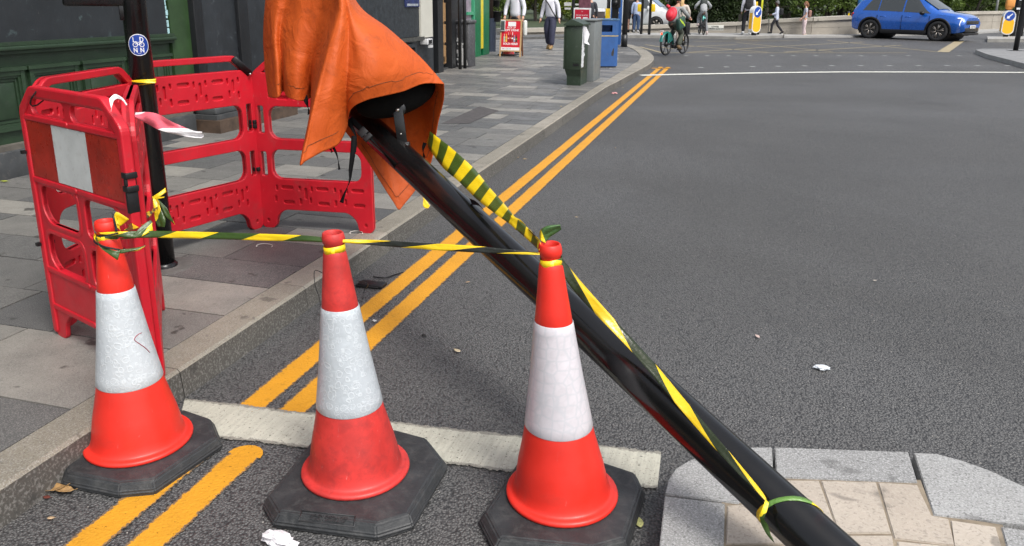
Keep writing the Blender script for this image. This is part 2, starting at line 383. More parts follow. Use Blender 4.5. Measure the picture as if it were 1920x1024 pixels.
for i in range(len(KC)-1):
    seg = (KC[i+1]-KC[i]).length; acc += seg
    newstone = acc > stone_len
    if newstone: acc = 0; tone = random.random(); stone_len = random.choice([.9, .95, .7, 1.0])
    a, b, c, d = KC[i], KC[i+1], KI[i+1], KI[i]
    g = .003/seg if newstone else 0
    a = a.lerp(b, g); d = d.lerp(c, g)
    n0 = len(kb.f); z = .12; ch = .012
    t = (b-a).normalized(); nn = Vector((-t.y, t.x))
    a2, b2 = a+nn*ch, b+nn*ch
    j = lambda: random.uniform(-.002, .002)
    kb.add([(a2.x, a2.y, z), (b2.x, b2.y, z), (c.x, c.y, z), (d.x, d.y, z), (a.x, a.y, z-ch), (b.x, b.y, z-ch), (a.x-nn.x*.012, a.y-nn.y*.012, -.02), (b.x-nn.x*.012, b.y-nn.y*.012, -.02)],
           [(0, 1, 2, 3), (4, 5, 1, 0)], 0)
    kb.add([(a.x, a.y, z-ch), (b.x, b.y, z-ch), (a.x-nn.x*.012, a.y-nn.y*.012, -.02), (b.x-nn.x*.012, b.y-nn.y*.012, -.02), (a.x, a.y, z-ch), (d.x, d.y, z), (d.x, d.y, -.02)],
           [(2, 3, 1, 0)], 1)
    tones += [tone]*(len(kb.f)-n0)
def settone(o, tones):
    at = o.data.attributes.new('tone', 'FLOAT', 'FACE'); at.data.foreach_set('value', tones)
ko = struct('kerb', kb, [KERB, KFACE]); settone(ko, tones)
bed = MB()
poly = [(p.x-.01, p.y) for p in KC] + [(-40, 31.2), (-40, -2)]
flat_poly(bed, poly, .108); struct('pavement_bed', bed, JOINT)
def xr(y, lo=True):
    """inner kerb x at y on the near branch"""
    best = -2.12
    for i in range(len(KI)-1):
        a, b = KI[i], KI[i+1]
        if (a.y-y)*(b.y-y) <= 0 and a.y != b.y:
            return a.x+(b.x-a.x)*(y-a.y)/(b.y-a.y)
    return None
def xl(y):
    if y < 13: return -5.5
    if y < 19.8: return -5.5-(y-13)*.22
    return -20
pv = MB(); tones = []
y = .4; row = 0
while y < 31.5:
    hgt = random.choice([.28, .30, .33, .36, .40]) if y > 2.35 else .5
    if y > 12: hgt = random.choice([.3, .45])
    r = min(x for x in (xr(y+.01) or -2.1, xr(min(y+hgt, 31.3)) or -2.1))
    if y+hgt > 21.8:
        cand = []
        for yy in (y, y+hgt):
            xs = [KI[i].x for i in range(len(KI)-1) if (KI[i].y-yy)*(KI[i+1].y-yy) <= 0]
            if xs: cand.append(min(xs))
        r = min(cand) if cand else -14
    l = xl(y); x = r
    while x > l:
        w = random.choice([.36, .42, .5, .6, .72]); x0 = max(x-w, l)
        if x0-l < .15: x0 = l
        g = .004; zt = .12+random.uniform(-.0012, .0012)
        t = random.random(); 
        t = random.choice([.02, .08, .15, .22, .3]) + random.uniform(-.03, .06) if random.random() < .68 else random.uniform(.4, .95)
        n0 = len(pv.f)
        x1 = x
        pv.add([(x0+g, y+g, zt), (x1-g, y+g, zt), (x1-g, y+hgt-g, zt), (x0+g, y+hgt-g, zt), (x0+g, y+g, .1), (x1-g, y+g, .1), (x1-g, y+hgt-g, .1), (x0+g, y+hgt-g, .1)],
               [(0, 1, 2, 3), (4, 5, 1, 0), (5, 6, 2, 1), (7, 4, 0, 3)], 0)
        tones += [t]*(len(pv.f)-n0); x = x0
    y += hgt; row += 1
po = struct('pavement', pv, SLAB); settone(po, tones)
# tactile patch by the far kerb: grooved grey blocks
tp = MB(); tc_ = [G(1160, 117, .12), G(1196, 117, .12), G(1204, 104, .12), G(1160, 101, .12)]
for k in range(9):
    a = tc_[0].lerp(tc_[3], k/9); b = tc_[1].lerp(tc_[2], k/9); a2 = tc_[0].lerp(tc_[3], (k+.6)/9); b2 = tc_[1].lerp(tc_[2], (k+.6)/9)
    tp.add([(a.x, a.y, .127), (b.x, b.y, .127), (b2.x, b2.y, .127), (a2.x, a2.y, .127)], [(0, 1, 2, 3)])
struct('tactile_paving', tp, mat('tactile_grey', (.14, .14, .14), .7))
# cast iron cover patch on pavement
cp = MB(); q = [G(828, 232, .12), G(880, 232, .12), G(935, 208, .12), G(900, 200, .12)]
flat_poly(cp, [(a.x, a.y) for a in q], .1245); struct('pavement_patch', cp, mat('tar_patch', (.06, .055, .055), .8, .3, 12, bump=.4))
# ---- road markings ----
def strip(mb, a, b, w, z=.004, n=1, mi=0, endround=False):
    a = Vector(a[:2]); b = Vector(b[:2]); t = (b-a); ln = t.length; t.normalize(); nn = Vector((-t.y, t.x))
    n = max(1, int(n)); vs = []; uv = []
    for i in range(n+1):
        p = a.lerp(b, i/n); ww = w/2
        for s in (-1, 1): vs.append((p.x+nn.x*ww*s, p.y+nn.y*ww*s, z)); uv.append((0 if s < 0 else 1, i/n))
    mb.add(vs, [(2*i, 2*i+1, 2*i+3, 2*i+2) for i in range(n)], mi, False, uv)
    if endround:
        c = []
        for k in range(9):
            an = math.pi*k/8; c.append((a.x+nn.x*math.cos(an)*w/2-t.x*math.sin(an)*w/2, a.y+nn.y*math.cos(an)*w/2-t.y*math.sin(an)*w/2, z))
        mb.add(c, [tuple(range(9))], mi, False, [(.5, .5)]*9)
    return mb
yl = MB()
strip(yl, (-1.655, 2.24), (-1.66, 19.0), .125, n=40); strip(yl, (-1.49, 2.24), (-1.49, 19.0), .125, n=40)
e0 = G(465, 857); strip(yl, (-1.49, e0.y), (-1.49, -.5), .125, n=5, endround=True); strip(yl, (-1.655, e0.y), (-1.655, -.5), .125, n=5)
a, b = G(1222, 128.3), G(1257, 128.3); strip(yl, a, b, .2)
struct('double_yellow_lines', yl, YEL)
wl = MB(); q = [G(348, 746), G(1240, 846), G(1232, 924), G(330, 818)]
vs = []; uvs = []
for k in range(13):
    f = k/12; p = q[0].lerp(q[1], f); r = q[3].lerp(q[2], f); 
    for t, u in ((p, 0), (r, 1)): vs.append((t.x, t.y, .006)); uvs.append((u, f))
wl.add(vs, [(2*i, 2*i+1, 2*i+3, 2*i+2) for i in range(12)], 0, False, uvs)
struct('give_way_band', wl, WHT)
fl = MB(); pts = [(1200, 141.9), (1280, 140), (1430, 137.2), (1580, 135.5), (1750, 135.7), (1930, 136.6)]
for (xa, ya), (xb, yb) in zip(pts, pts[1:]): strip(fl, G(xa, ya), G(xb, yb), .27, .008)
struct('far_stop_line', fl, WHF)
ds = MB()
for x in (1287, 1326, 1366, 1406, 1448, 1488, 1530, 1573, 1615, 1659, 1703, 1799): strip(ds, G(x-3.6, 105), G(x+3.6, 105), .2, .006)
for x, y_ in ((1314, 127), (1362, 126), (1411, 125.3), (1459, 124.7), (1509, 124), (1560, 123.7), (1614, 123.6), (1668, 123.5), (1722, 123.5), (1776, 123.5), (1833, 123.6), (1890, 123.7)): strip(ds, G(x-4.8, y_), G(x+4.8, y_), .17, .006)
struct('crossing_studs', ds, m_line('stud_paint', (.36, .37, .36), (.3, .3, .3), wear=.3, amp=.2))
bj = MB()
for a, b in (((1240, 99.3), (1700, 99.3)), ((1291, 98.4), (1467, 87)), ((1470, 98), (1690, 85)), ((1288, 87.7), (1380, 84)), ((1280, 85), (1440, 98.5)), ((1380, 80), (1560, 97)), ((1467, 87), (1620, 79)), ((1200, 88), (1240, 99)), ((1210, 84), (1262, 92)), ((1300, 78), (1500, 76)), ((1550, 76), (1760, 98)), ((1420, 76), (1330, 71.5))):
    strip(bj, G(*a), G(*b), .13, .005, n=10)
qa, qb = G(1768, 98), G(1800, 77); strip(bj, qa, qb, .42, .007)
struct('box_junction_lines', bj, YELF)
# ---- raised islands ----
def island(name, px, z, top, side, w=None):
    mb = MB(); P = [G(x, y_, z) for x, y_ in px]; n = len(P)
    mb.add([(p.x, p.y, z) for p in P], [tuple(range(n))], 0)
    for i in range(n):
        a, b = P[i], P[(i+1) % n]; mb.add([(a.x, a.y, -.01), (b.x, b.y, -.01), (b.x, b.y, z), (a.x, a.y, z)], [(0, 1, 2, 3)], 1)
    return struct(name, mb, [top, side])
CONC = mat('pale_concrete', (.3, .295, .28), .7, .12, 3, bump=.2); CONC2 = mat('kerb_concrete', (.2, .195, .18), .75, .2, 3)
island('crossing_island', [(1829, 93.5), (1842, 91), (1930, 92), (1990, 92), (1990, 134), (1920, 119), (1852, 102)], .12, mat('island_paving', (.2, .2, .2), .7, .15, 4), CONC)
island('crossing_island_far', [(1851, 68), (1990, 68), (1990, 73), (1852, 73)], .14, CONC, CONC2)
island('pedestrian_refuge', [(1020, 62), (1290, 61.5), (1468, 62.6), (1469, 66), (1380, 68.5), (1280, 66.5), (1180, 66), (1060, 68)], .12, CONC, CONC2)
# foreground build-out: granite kerbs round buff slabs
ZI = .1
def slabpoly(mb, px, z=ZI, g=.002, mi=0, smoothn=0, tone=.5, tones=None):
    P = [G(x, y_, ZI) for x, y_ in px]; c = sum(P, Vector())/len(P)
    n0 = len(mb.f)
    Q = [(p.x-(p.x-c.x)*g/(p-c).length*1.2, p.y-(p.y-c.y)*g/(p-c).length*1.2) for p in P]
    n = len(Q); ar = sum(Q[i][0]*Q[(i+1) % n][1]-Q[(i+1) % n][0]*Q[i][1] for i in range(n))
    if ar < 0: Q = Q[::-1]
    bm = bmesh.new(); lo = [bm.verts.new((x, y_, -.02)) for x, y_ in Q]; hi = [bm.verts.new((x, y_, z)) for x, y_ in Q]
    tf = bm.faces.new(hi)
    for i in range(n): bm.faces.new((lo[i], lo[(i+1) % n], hi[(i+1) % n], hi[i]))
    bmesh.ops.bevel(bm, geom=list(tf.edges), offset=.0025, segments=2, affect='EDGES')
    mb.bm(bm, mi)
    if tones is not None: tones += [tone]*(len(mb.f)-n0)
gi = MB(); ti = []
arcL = [(1247, 925), (1252, 900), (1266, 878), (1290, 863), (1322, 851), (1360, 843), (1400, 839)]
slabpoly(gi, arcL+[(1448, 838), (1452, 896), (1385, 945), (1247, 926)][:3]+[(1247, 926)], tones=ti, tone=.5)
slabpoly(gi, [(1451, 838), (1704, 847), (1722, 905), (1455, 895)], tones=ti, tone=.3)
slabpoly(gi, [(1712, 848), (1755, 850), (1805, 864), (1860, 883), (1905, 905), (1925, 914), (2010, 960), (2010, 1000), (1920, 985), (1750, 966)], tones=ti, tone=.8)
slabpoly(gi, [(1246, 929), (1360, 943), (1356, 1090), (1230, 1080)], tones=ti, tone=.2)
slabpoly(gi, [(1876, 986), (2010, 1006), (2010, 1100), (1905, 1090)], tones=ti, tone=.4)
io = struct('build_out_kerb', gi, GRAN); settone(io, ti)
bi = MB(); ti = []
xs = [1366, 1478, 1540, 1645, 1722]
def TP(u, v):   # buff slab grid corner in pixels: u along 0..4, v down
    top = [(1364, 948), (1455, 898), (1538, 901), (1644, 903), (1722, 908)]
    bot = [(1356, 1150), (1470, 1140), (1600, 1130), (1735, 1120), (1800, 1110)]
    a, b = top[u], bot[u]; return (a[0]+(b[0]-a[0])*v, a[1]+(b[1]-a[1])*v)
slabpoly(bi, [(1362, 947), (1395, 947), (1453, 899), (1536, 900), (1568, 985), (1560, 1020), (1360, 1020)], tones=ti, tone=.4)
slabpoly(bi, [(1538, 900), (1643, 903), (1672, 1000), (1572, 1000)], tones=ti, tone=.7)
slabpoly(bi, [(1645, 903), (1720, 908), (1747, 968), (1780, 973), (1792, 1024), (1676, 1010)], tones=ti, tone=.3)
slabpoly(bi, [(1360, 1023), (1560, 1023), (1572, 1003), (1674, 1003), (1690, 1100), (1357, 1100)], tones=ti, tone=.5)
slabpoly(bi, [(1782, 974), (1868, 987), (1900, 1095), (1694, 1100), (1680, 1014), (1794, 1026)], tones=ti, tone=.9)
so_ = struct('build_out_slabs', bi, SANDST); settone(so_, ti)
mo = MB(); q = [G(x, y_, .0965) for x, y_ in ((1350, 1110), (1353, 940), (1450, 890), (1726, 900), (1750, 964), (1880, 984), (1910, 1105))]; flat_poly(mo, [(p.x, p.y) for p in q], .0965); struct('build_out_mortar', mo, mat('sand_mortar', (.22, .18, .13), .9, .3, 20, bump=.5, bscale=120))
# ================================================================== TRAFFIC CONES
def m_sleeve(name, col, kind):
    m, nt, b = newmat(name); tc = N(nt, 'ShaderNodeTexCoord').outputs['Object']
    wob = N(nt, 'ShaderNodeTexNoise'); wob.inputs['Scale'].default_value = 22 if not kind else 8; L(nt, tc, wob.inputs['Vector'])
    ad = N(nt, 'ShaderNodeVectorMath', operation='MULTIPLY_ADD'); L(nt, wob.outputs['Color'], ad.inputs[0]); ad.inputs[1].default_value = (.03,)*3 if not kind else (.012,)*3; L(nt, tc, ad.inputs[2])
    def vor(scale, feat, rnd, vec):
        v = N(nt, 'ShaderNodeTexVoronoi', feature=feat); v.inputs['Scale'].default_value = scale; v.inputs['Randomness'].default_value = rnd; L(nt, vec, v.inputs['Vector']); return v.outputs['Distance']
    if kind: ring = ramp(nt, vor(30, 'DISTANCE_TO_EDGE', .45, ad.outputs[0]), [(.0, 1.0), (.05, .8), (.11, 0.0)])
    else:
        r1 = ramp(nt, vor(34, 'F1', .8, ad.outputs[0]), [(.28, 0.0), (.36, 1.0), (.44, 0.0)]); r2 = ramp(nt, vor(52, 'F1', 1, ad.outputs[0]), [(.30, 0.0), (.38, .8), (.46, 0.0)])
        mx_ = N(nt, 'ShaderNodeMath', operation='MAXIMUM'); L(nt, r1, mx_.inputs[0]); L(nt, r2, mx_.inputs[1]); ring = mx_.outputs[0]
    n = noise(nt, tc, 24, 6, .7, 1.6); n2 = noise(nt, tc, 7, 4)
    c = mixc(nt, ramp(nt, n2, [(.3, 0.0), (.7, 1.0)]), tuple(x*.84 for x in col), col)
    c = mixc(nt, ramp(nt, n, [(.45, 0.0), (.62, .35)]), c, tuple(x*.72 for x in col))
    rc = (.40, .43, .46) if kind else (.74, .78, .80)
    mm = N(nt, 'ShaderNodeMath', operation='MULTIPLY'); L(nt, ring, mm.inputs[0]); mm.inputs[1].default_value = .4 if kind else .3; c = mixc(nt, mm.outputs[0], c, rc)
    g = noise(nt, tc, 16, 8, .8, .8); c = mixc(nt, ramp(nt, g, [(.68, 0.0), (.76, .5)]), c, (.22, .2, .18))
    L(nt, c, b.inputs['Base Color']); b.inputs['Roughness'].default_value = .3; b.inputs['Specular IOR Level'].default_value = .6
    p = bumpn(nt, b, ring, .3 if not kind else -.5, .002); bumpn(nt, b, n, .5 if not kind else .15, .003, p)
    return m
SLV = [m_sleeve('sleeve_creased', (.50, .54, .57), 0), m_sleeve('sleeve_wrinkled', (.46, .50, .53), 0), m_sleeve('sleeve_cells', (.60, .57, .60), 1)]
CONEPOS = []
def cone(idx, basepx, toppx, plate_px, label, red_top, red_bot, sleeve, marks):
    B = G(*basepx, .045); T = AY(*toppx, B.y)
    t = thing('traffic_cone', label, 'traffic cone', (B.x, B.y, 0), 0, 'traffic cones along the kerb side of the fallen post')
    H = T.z-.045; lean = (T.x-B.x)/H
    M = Matrix(((1, 0, lean, B.x-.045*lean), (0, 1, 0, B.y), (0, 0, 1, 0), (0, 0, 0, 1)))
    s = H/.795
    Z = lambda z: .045+(z-.045)*s
    def rr(z):   # radius profile by height
        P = [(.086, .1420), (.12, .1365), (.16, .1290), (.20, .1190), (.245, .1085), (.285, .1005), (.45, .0755), (.61, .0548), (.70, .0435), (.775, .0345), (.785, .0325)]
        for (z0, r0), (z1, r1) in zip(P, P[1:]):
            if z <= z1: return r0+(r1-r0)*(z-z0)/(z1-z0)
        return P[-1][1]
    up = MB(); prof = [(rr(.612)-.001, Z(.606))]+[(rr(z), Z(z)) for z in (.612, .65, .70, .74, .772)]+[(.0325, Z(.784)), (.0285, Z(.79)), (.0275, Z(.802)), (.030, Z(.808)), (.0335, Z(.814)), (.034, Z(.826)), (.031, Z(.84)), (.028, Z(.843)), (.0255, Z(.84)), (.0235, Z(.82)), (.023, Z(.7))]
    up.lathe(prof, 40, 0, M); up.build('upper_cone', red_top, t)
    sv = MB(); sv.lathe([(rr(.284)+.001, Z(.283))]+[(rr(.285+(.325*k/12))+.0022, Z(.285+.325*k/12)) for k in range(13)]+[(rr(.61)+.0005, Z(.6115))], 48, 0, M); sv.build('reflective_sleeve', sleeve, t)
    lo = MB(); lo.lathe([(.138, Z(.047)), (.1655, Z(.047)), (.1695, Z(.050)), (.171, Z(.055)), (.1695, Z(.060)), (.165, Z(.0635)), (.158, Z(.0645)), (.151, Z(.066)), (.147, Z(.071)), (.1445, Z(.079))]+[(rr(z), Z(z)) for z in (.088, .10, .12, .14, .16, .18, .20, .22, .25, .2845)]+[(rr(.29)-.001, Z(.29))], 48, 0, M); lo.build('lower_cone', red_bot, t)
    # base plate: octagon with stepped rubber edge
    P = [G(x, y_, .02) for x, y_ in plate_px]; c = sum(P, Vector())/len(P)
    bm = bmesh.new(); prev = None
    levels = [(0.0, 0.0, .985), (0, .008, 1.0), (.0, .020, .995), (.012, .026, .972), (.018, .043, .935), (.022, .047, .895)]
    rings = []
    for d, z, k in levels:
        rings.append([bm.verts.new((c.x+(p.x-c.x)*k, c.y+(p.y-c.y)*k, z)) for p in P])
    n = len(P)
    for r0, r1 in zip(rings, rings[1:]):
        for i in range(n):
            f = bm.faces.new((r0[i], r0[(i+1) % n], r1[(i+1) % n], r1[i])); f.smooth = False
    bm.faces.new(rings[-1]); bm.faces.new(rings[0][::-1]); bmesh.ops.recalc_face_normals(bm, faces=bm.faces)
    bmesh.ops.bevel(bm, geom=[e for e in bm.edges if e.calc_face_angle(0) > R_(20)], offset=.0045, segments=2, affect='EDGES')
    pm = MB(); pm.bm(bm, 0); plate = pm.build('base_plate', RUB, t)
    CONEPOS.append((t, B, T, M, Z, plate)); return t
# plate outlines traced on the ground
pl1 = [(105, 872), (116, 905), (222, 926), (290, 920), (418, 832), (402, 792), (352, 775), (225, 790)]
pl2 = [(491, 945), (512, 981), (706, 1006), (775, 985), (840, 872), (805, 828), (745, 812), (590, 822)]
pl3 = [(897, 975), (925, 1030), (1115, 1050), (1178, 1032), (1210, 925), (1196, 895), (1130, 873), (972, 865)]
c1 = cone(0, (262, 826), (197, 415), pl1, 'traffic cone nearest the kerb, its creased white sleeve torn with a thin red scratch', CORED, CORED, SLV[0], 0)
c2 = cone(1, (668, 880), (624, 437), pl2, 'middle traffic cone with scuffed duller red lower part and scribbly wrinkled sleeve', COREDD, COREDD, SLV[1], 0)
c3 = cone(2, (1054, 925), (1031, 458), pl3, 'bright traffic cone right in front of the leaning black pole, sleeve of round cells', CORED, CORED, SLV[2], 0)
# scratch on sleeve one
t, B, T, M, Z, pl = CONEPOS[0]
def onsleeve(px, py, off=.003):
    # point on the cone surface seen at a pixel
    r = ray(px, py); best = None
    Mi = M.inverted(); o2 = Mi @ O; d2 = (Mi.to_3x3() @ r)
    for k in range(2000):
        p = o2+d2*(.8+k*.0006)/FF*FF/1 if False else o2+d2*((1.6+k*.0008)/FF)
        z = (p.z-.045)/((T.z-.045)/.795)+.045
        if .08 < z < .8:
            P = [(.086, .1420), (.12, .1365), (.16, .1290), (.20, .1190), (.245, .1085), (.285, .1005), (.45, .0755), (.61, .0548), (.785, .0325)]
            rad = .03
            for (z0, r0), (z1, r1) in zip(P, P[1:]):
                if z0 <= z <= z1: rad = r0+(r1-r0)*(z-z0)/(z1-z0)
            if math.hypot(p.x, p.y) < rad+off: return M @ p
    return None
sc = [onsleeve(x, y_) for x, y_ in ((266, 624), (258, 628), (252, 637), (262, 645), (272, 652), (281, 661))]
sc = [p for p in sc if p]
if len(sc) > 3: MB().tube(catmull(sc, 14), .0012, 0, 5).build('scratch_mark', mat('scratch_red', (.3, .01, .03), .5), t)
# moulded panel on middle plate + worn markings
for (k, px, sz, ang, body) in ((1, [(566, 958), (666, 968), (664, 988), (560, 977)], 0, 0, None),):
    pm = MB(); P = [G(x, y_, .048) for x, y_ in px]
    for i in range(4):
        a, b = P[i], P[(i+1) % 4]; pm.tube([(a.x, a.y, .0485), (b.x, b.y, .0485)], .0018, 0, 6)
    u = (P[1]-P[0]).normalized(); v = Vector((-u.y, u.x, 0)); o = (P[0]+P[2])/2
    for li, tx in enumerate(('WHEN DISPLAYED', 'TURN UPWARDS')):
        oo = o+v*(.008-.016*li); MT = Matrix(((u.x, v.x, 0, oo.x), (u.y, v.y, 0, oo.y), (0, 0, 1, .0485), (0, 0, 0, 1))); pm.text(tx, .014, MT, ext=.001)
    pm.build('moulded_text_panel', RUB, CONEPOS[k][0])
# ================================================================== BARRIERS
def curve_plate(loops, th, bev=.006):
    """flat plate in local XZ (y = thickness) from closed loops; holes are inner loops"""
    cu = bpy.data.curves.new('c', 'CURVE'); cu.dimensions = '2D'; cu.fill_mode = 'BOTH'; cu.extrude = th/2-bev; cu.bevel_depth = bev; cu.bevel_resolution = 1
    for lp in loops:
        sp = cu.splines.new('POLY'); sp.points.add(len(lp)-1); sp.use_cyclic_u = True
        for i, (x, z) in enumerate(lp): sp.points[i].co = (x, z, 0, 1)
    ob = bpy.data.objects.new('c', cu); COL.objects.link(ob)
    dg = bpy.context.evaluated_depsgraph_get(); me = bpy.data.meshes.new_from_object(ob.evaluated_get(dg))
    vs = [Vector((v.co.x, -v.co.z, v.co.y)) for v in me.vertices]; fs = [list(p.vertices) for p in me.polygons]
    bpy.data.objects.remove(ob); bpy.data.curves.remove(cu); bpy.data.meshes.remove(me); return vs, fs
def rrect(x0, z0, x1, z1, r, n=5):
    r = min(r, (x1-x0)/2.01, (z1-z0)/2.01); out = []
    for cx, cz, a0 in ((x1-r, z1-r, 0), (x0+r, z1-r, 90), (x0+r, z0+r, 180), (x1-r, z0+r, 270)):
        for k in range(n+1):
            a = R_(a0+90*k/n); out.append((cx+r*math.cos(a), cz+r*math.sin(a)))
    return out
def fillet(pts, r, n=4):
    out = []; m = len(pts)
    for i, p in enumerate(pts):
        p = Vector(p); a = Vector(pts[i-1]); b = Vector(pts[(i+1) % m]); da = (a-p); db = (b-p)
        rr_ = min(r, da.length*.45, db.length*.45); s = p+da.normalized()*rr_; e = p+db.normalized()*rr_
        for k in range(n+1):
            t = k/n; q = s*(1-t)**2+p*2*t*(1-t)+e*t*t; out.append((q.x, q.y))
    return out
def barrier_panel(W, style):
    H = 1.0
    outer = fillet([(0, 0), (.085, 0), (.095, .07), (.15, .118), (W-.15, .118), (W-.095, .07), (W-.085, 0), (W, 0), (W, .90), (W-.11, .985), (.11, .985), (0, .90)], .035)
    holes = []; 
    if style == 'front':
        holes += [rrect(.085, .885, W*.475, .950, .03), rrect(W*.525, .885, W-.085, .950, .03)]
        holes += [fillet([(.06, .625), (.06, .52), (.11, .475), (W*.47, .475), (W*.47, .625)], .045, 6), fillet([(W*.54, .475), (W*.54, .625), (W-.11, .625), (W-.06, .57), (W-.06, .475)], .045, 6)]
        holes += [fillet([(.06, .44), (.06, .335), (.11, .29), (W*.47, .29), (W*.47, .44)], .045, 6), fillet([(W*.54, .29), (W*.54, .44), (W-.11, .44), (W-.06, .39), (W-.06, .29)], .045, 6)]
    else:
        holes += [fillet([(.05, .905), (.13, .962), (W-.13, .962), (W-.05, .905)], .018)]
        holes += [rrect(.055, .530, W-.085, .725, .06), rrect(.055, .295, W-.085, .475, .06)]
        holes += [rrect(W-.062, .56, W-.018, .725, .012), rrect(W-.062, .31, W-.018, .46, .012)]
    bands = [(.125, .285), (.735, .895)] if style != 'front' else []
    slots = []
    for z0, z1 in bands:
        x = .045; k = 0; hz = z1-z0
        while x < W-.09:
            kind = k % 4
            if kind == 0: slots += [rrect(x, z1-.05, x+.085, z1-.022, .014, 3), rrect(x-.005, z0+.022, x+.075, z0+.05, .014, 3)]
            elif kind == 1: slots += [rrect(x-.015, z0+.06, x+.007, z1-.02, .011, 3)] if False else [rrect(x+.01, z0+.03, x+.03, z0+.075, .01, 3), rrect(x+.0, z1-.06, x+.02, z1-.02, .01, 3)]
            elif kind == 2: slots += [rrect(x-.005, z0+.055, x+.02, z1-.03, .012, 3)]
            else: slots += [rrect(x-.01, z0+.02, x+.012, z0+.065, .01, 3), rrect(x-.008, z1-.055, x+.014, z1-.02, .01, 3)]
            x += (.1 if kind == 0 else .042); k += 1
    slots += [rrect(W-.055, .03, W-.03, .06, .012, 3), rrect(.03, .03, .055, .06, .012, 3)]
    mb = MB()
    v, f = curve_plate([outer]+holes, .020, .004); mb.add(v, f, 0, False)
    if style == 'front':
        # raised outer frame round the flat face
        fr = [fillet([(0, .02), (.022, .02), (.022, .88), (.10, .958), (W-.10, .958), (W-.022, .88), (W-.022, .02), (W, .02), (W, .90), (W-.11, .985), (.11, .985), (0, .90)], .02)]
        v, f = curve_plate(fr, .036, .007); mb.add(v, f, 0)
        for zc in (.874, .640, .284, .13):
            v, f = curve_plate([rrect(.024, zc-.006, W/2-.008, zc+.006, .005, 2)], .032, .005); mb.add(v, f, 0)
            v, f = curve_plate([rrect(W/2+.008, zc-.006, W-.024, zc+.006, .005, 2)], .032, .005); mb.add(v, f, 0)
        for h_ in holes[2:]:
            cx_ = sum(p[0] for p in h_)/len(h_); cz_ = sum(p[1] for p in h_)/len(h_); big_ = [(cx_+(p[0]-cx_)*1.09, cz_+(p[1]-cz_)*1.12) for p in h_]
            v, f = curve_plate([big_, h_], .0245, .004); mb.add(v, f, 0)
    else:
        v, f = curve_plate([outer]+holes+slots, .042, .004); mb.add(v, f, 0)
    return mb
def place_panel(parent, name, P0, P1, zb, style, flip=False, H=1.0, mats=None):
    P0 = Vector(P0); P1 = Vector(P1); W = (P1-P0).length; u = (P1-P0).normalized(); n = Vector((-u.y, u.x))
    mb = barrier_panel(W, style)
    M = Matrix(((u.x, n.x, 0, P0.x), (u.y, n.y, 0, P0.y), (0, 0, H, zb), (0, 0, 0, 1)))
    mb.v = [tuple(M @ Vector(v)) for v in mb.v]
    o = mb.build(name, BRED, parent, weld=False); return o, M, W
ZP = .12
la, lb = (-2.66, 2.395), (-1.945, 2.122)
bt = thing('plastic_barrier', 'red folding plastic barrier with red and white reflective strip, standing at the kerb edge', 'barrier', (-2.3, 2.4, ZP), 0, 'red plastic barriers on the pavement')
_, ML, WL = place_panel(bt, 'panel', la, lb, ZP, 'front', H=1.06)
# reflective strip on the camera side (local -y)
st = MB()
z0, z1 = .655, .862; yf = -.0125
xa = [.035, .035+(WL-.07)*.30, .035+(WL-.07)*.68, WL-.035]
for k, mi in enumerate((0, 1, 0)):
    st.add([ML @ Vector((xa[k], yf, z0)), ML @ Vector((xa[k+1], yf, z0)), ML @ Vector((xa[k+1], yf, z1)), ML @ Vector((xa[k], yf, z1)), ML @ Vector((xa[k], yf+.004, z0)), ML @ Vector((xa[k+1], yf+.004, z0)), ML @ Vector((xa[k+1], yf+.004, z1)), ML @ Vector((xa[k], yf+.004, z1))],
           [(0, 1, 2, 3), (4, 0, 3, 7), (1, 5, 6, 2), (3, 2, 6, 7), (4, 5, 1, 0)], mi)
st.build('reflective_strip', [BSHEET, BWHITE], bt)
_, ML2, WL2 = place_panel(bt, 'panel', (-2.69, 2.44), (-2.855, 3.2), ZP, 'back', H=1.07)
_, ML3, WL3 = place_panel(bt, 'panel', (-1.975, 2.175), (-2.47, 2.78), ZP, 'back', H=1.04)
hb = MB()
for zz in (.745,):
    hb = MB(); hb.box((WL-.020, -.022, zz-.006), (WL+.014, .02, zz+.014), 0, ML, .003); hb.box((WL-.008, -.022, zz-.03), (WL+.006, .018, zz-.006), 0, ML, .003); hb.box((WL-.020, -.022, zz-.05), (WL+.014, .02, zz-.03), 0, ML, .003); hb.box((WL-.006, -.022, zz-.12), (WL+.008, .018, zz-.05), 0, ML, .003)
    hb.build('hinge_clip', BLK, bt)
cb = MB()
for zz in (.74, .38):
    c0 = MB(); c0.box((-.008, -.034, zz-.006), (.012, .034, zz+.006), 0, ML); c0.build('cable_tie', BLK, bt)
cb.tube([ML @ Vector((.155+.028*math.cos(a), -.028*1.2*math.sin(a)*1.0, .955+.035*math.cos(a+.4))) for a in [k*.6283 for k in range(11)]], .003, 0, 6)
cb.build('cable_tie', BLK, bt)
bt2 = thing('plastic_barrier', 'red plastic barrier panels hinged in a corner beyond the black post, slotted side facing us', 'barrier', (-2.8, 3.9, ZP), 0, 'red plastic barriers on the pavement')
_, MC_, WC = place_panel(bt2, 'panel', (-2.965, 3.29), (-2.765, 4.05), ZP, 'back', H=1.07)
_, MR_, WR = place_panel(bt2, 'panel', (-2.035, 4.14), (-2.75, 4.065), ZP, 'back', H=1.05)
hh = MB()
for zz in (.66, .635, .37):
    hh = MB(); hh.box((-.02, -.03, zz-.012), (.022, .03, zz+.012), 0, Matrix.Translation((-2.757, 4.055, ZP)), .003); hh.build('hinge_clip', BLK, bt2)
lk = MB(); a = MC_ @ Vector((WC-.13, -.03, .975)); b = MC_ @ Vector((WC-.02, -.03, .885)); lk.tube([a, b], .02, 0, 10, flat=.35); lk.build('locking_strap', BLK, bt2)
lk = MB(); lk.ball(b+Vector((.01, -.012, 0)), .007); lk.build('rivet', BOLT, bt2)
tb = MB(); pz = .69
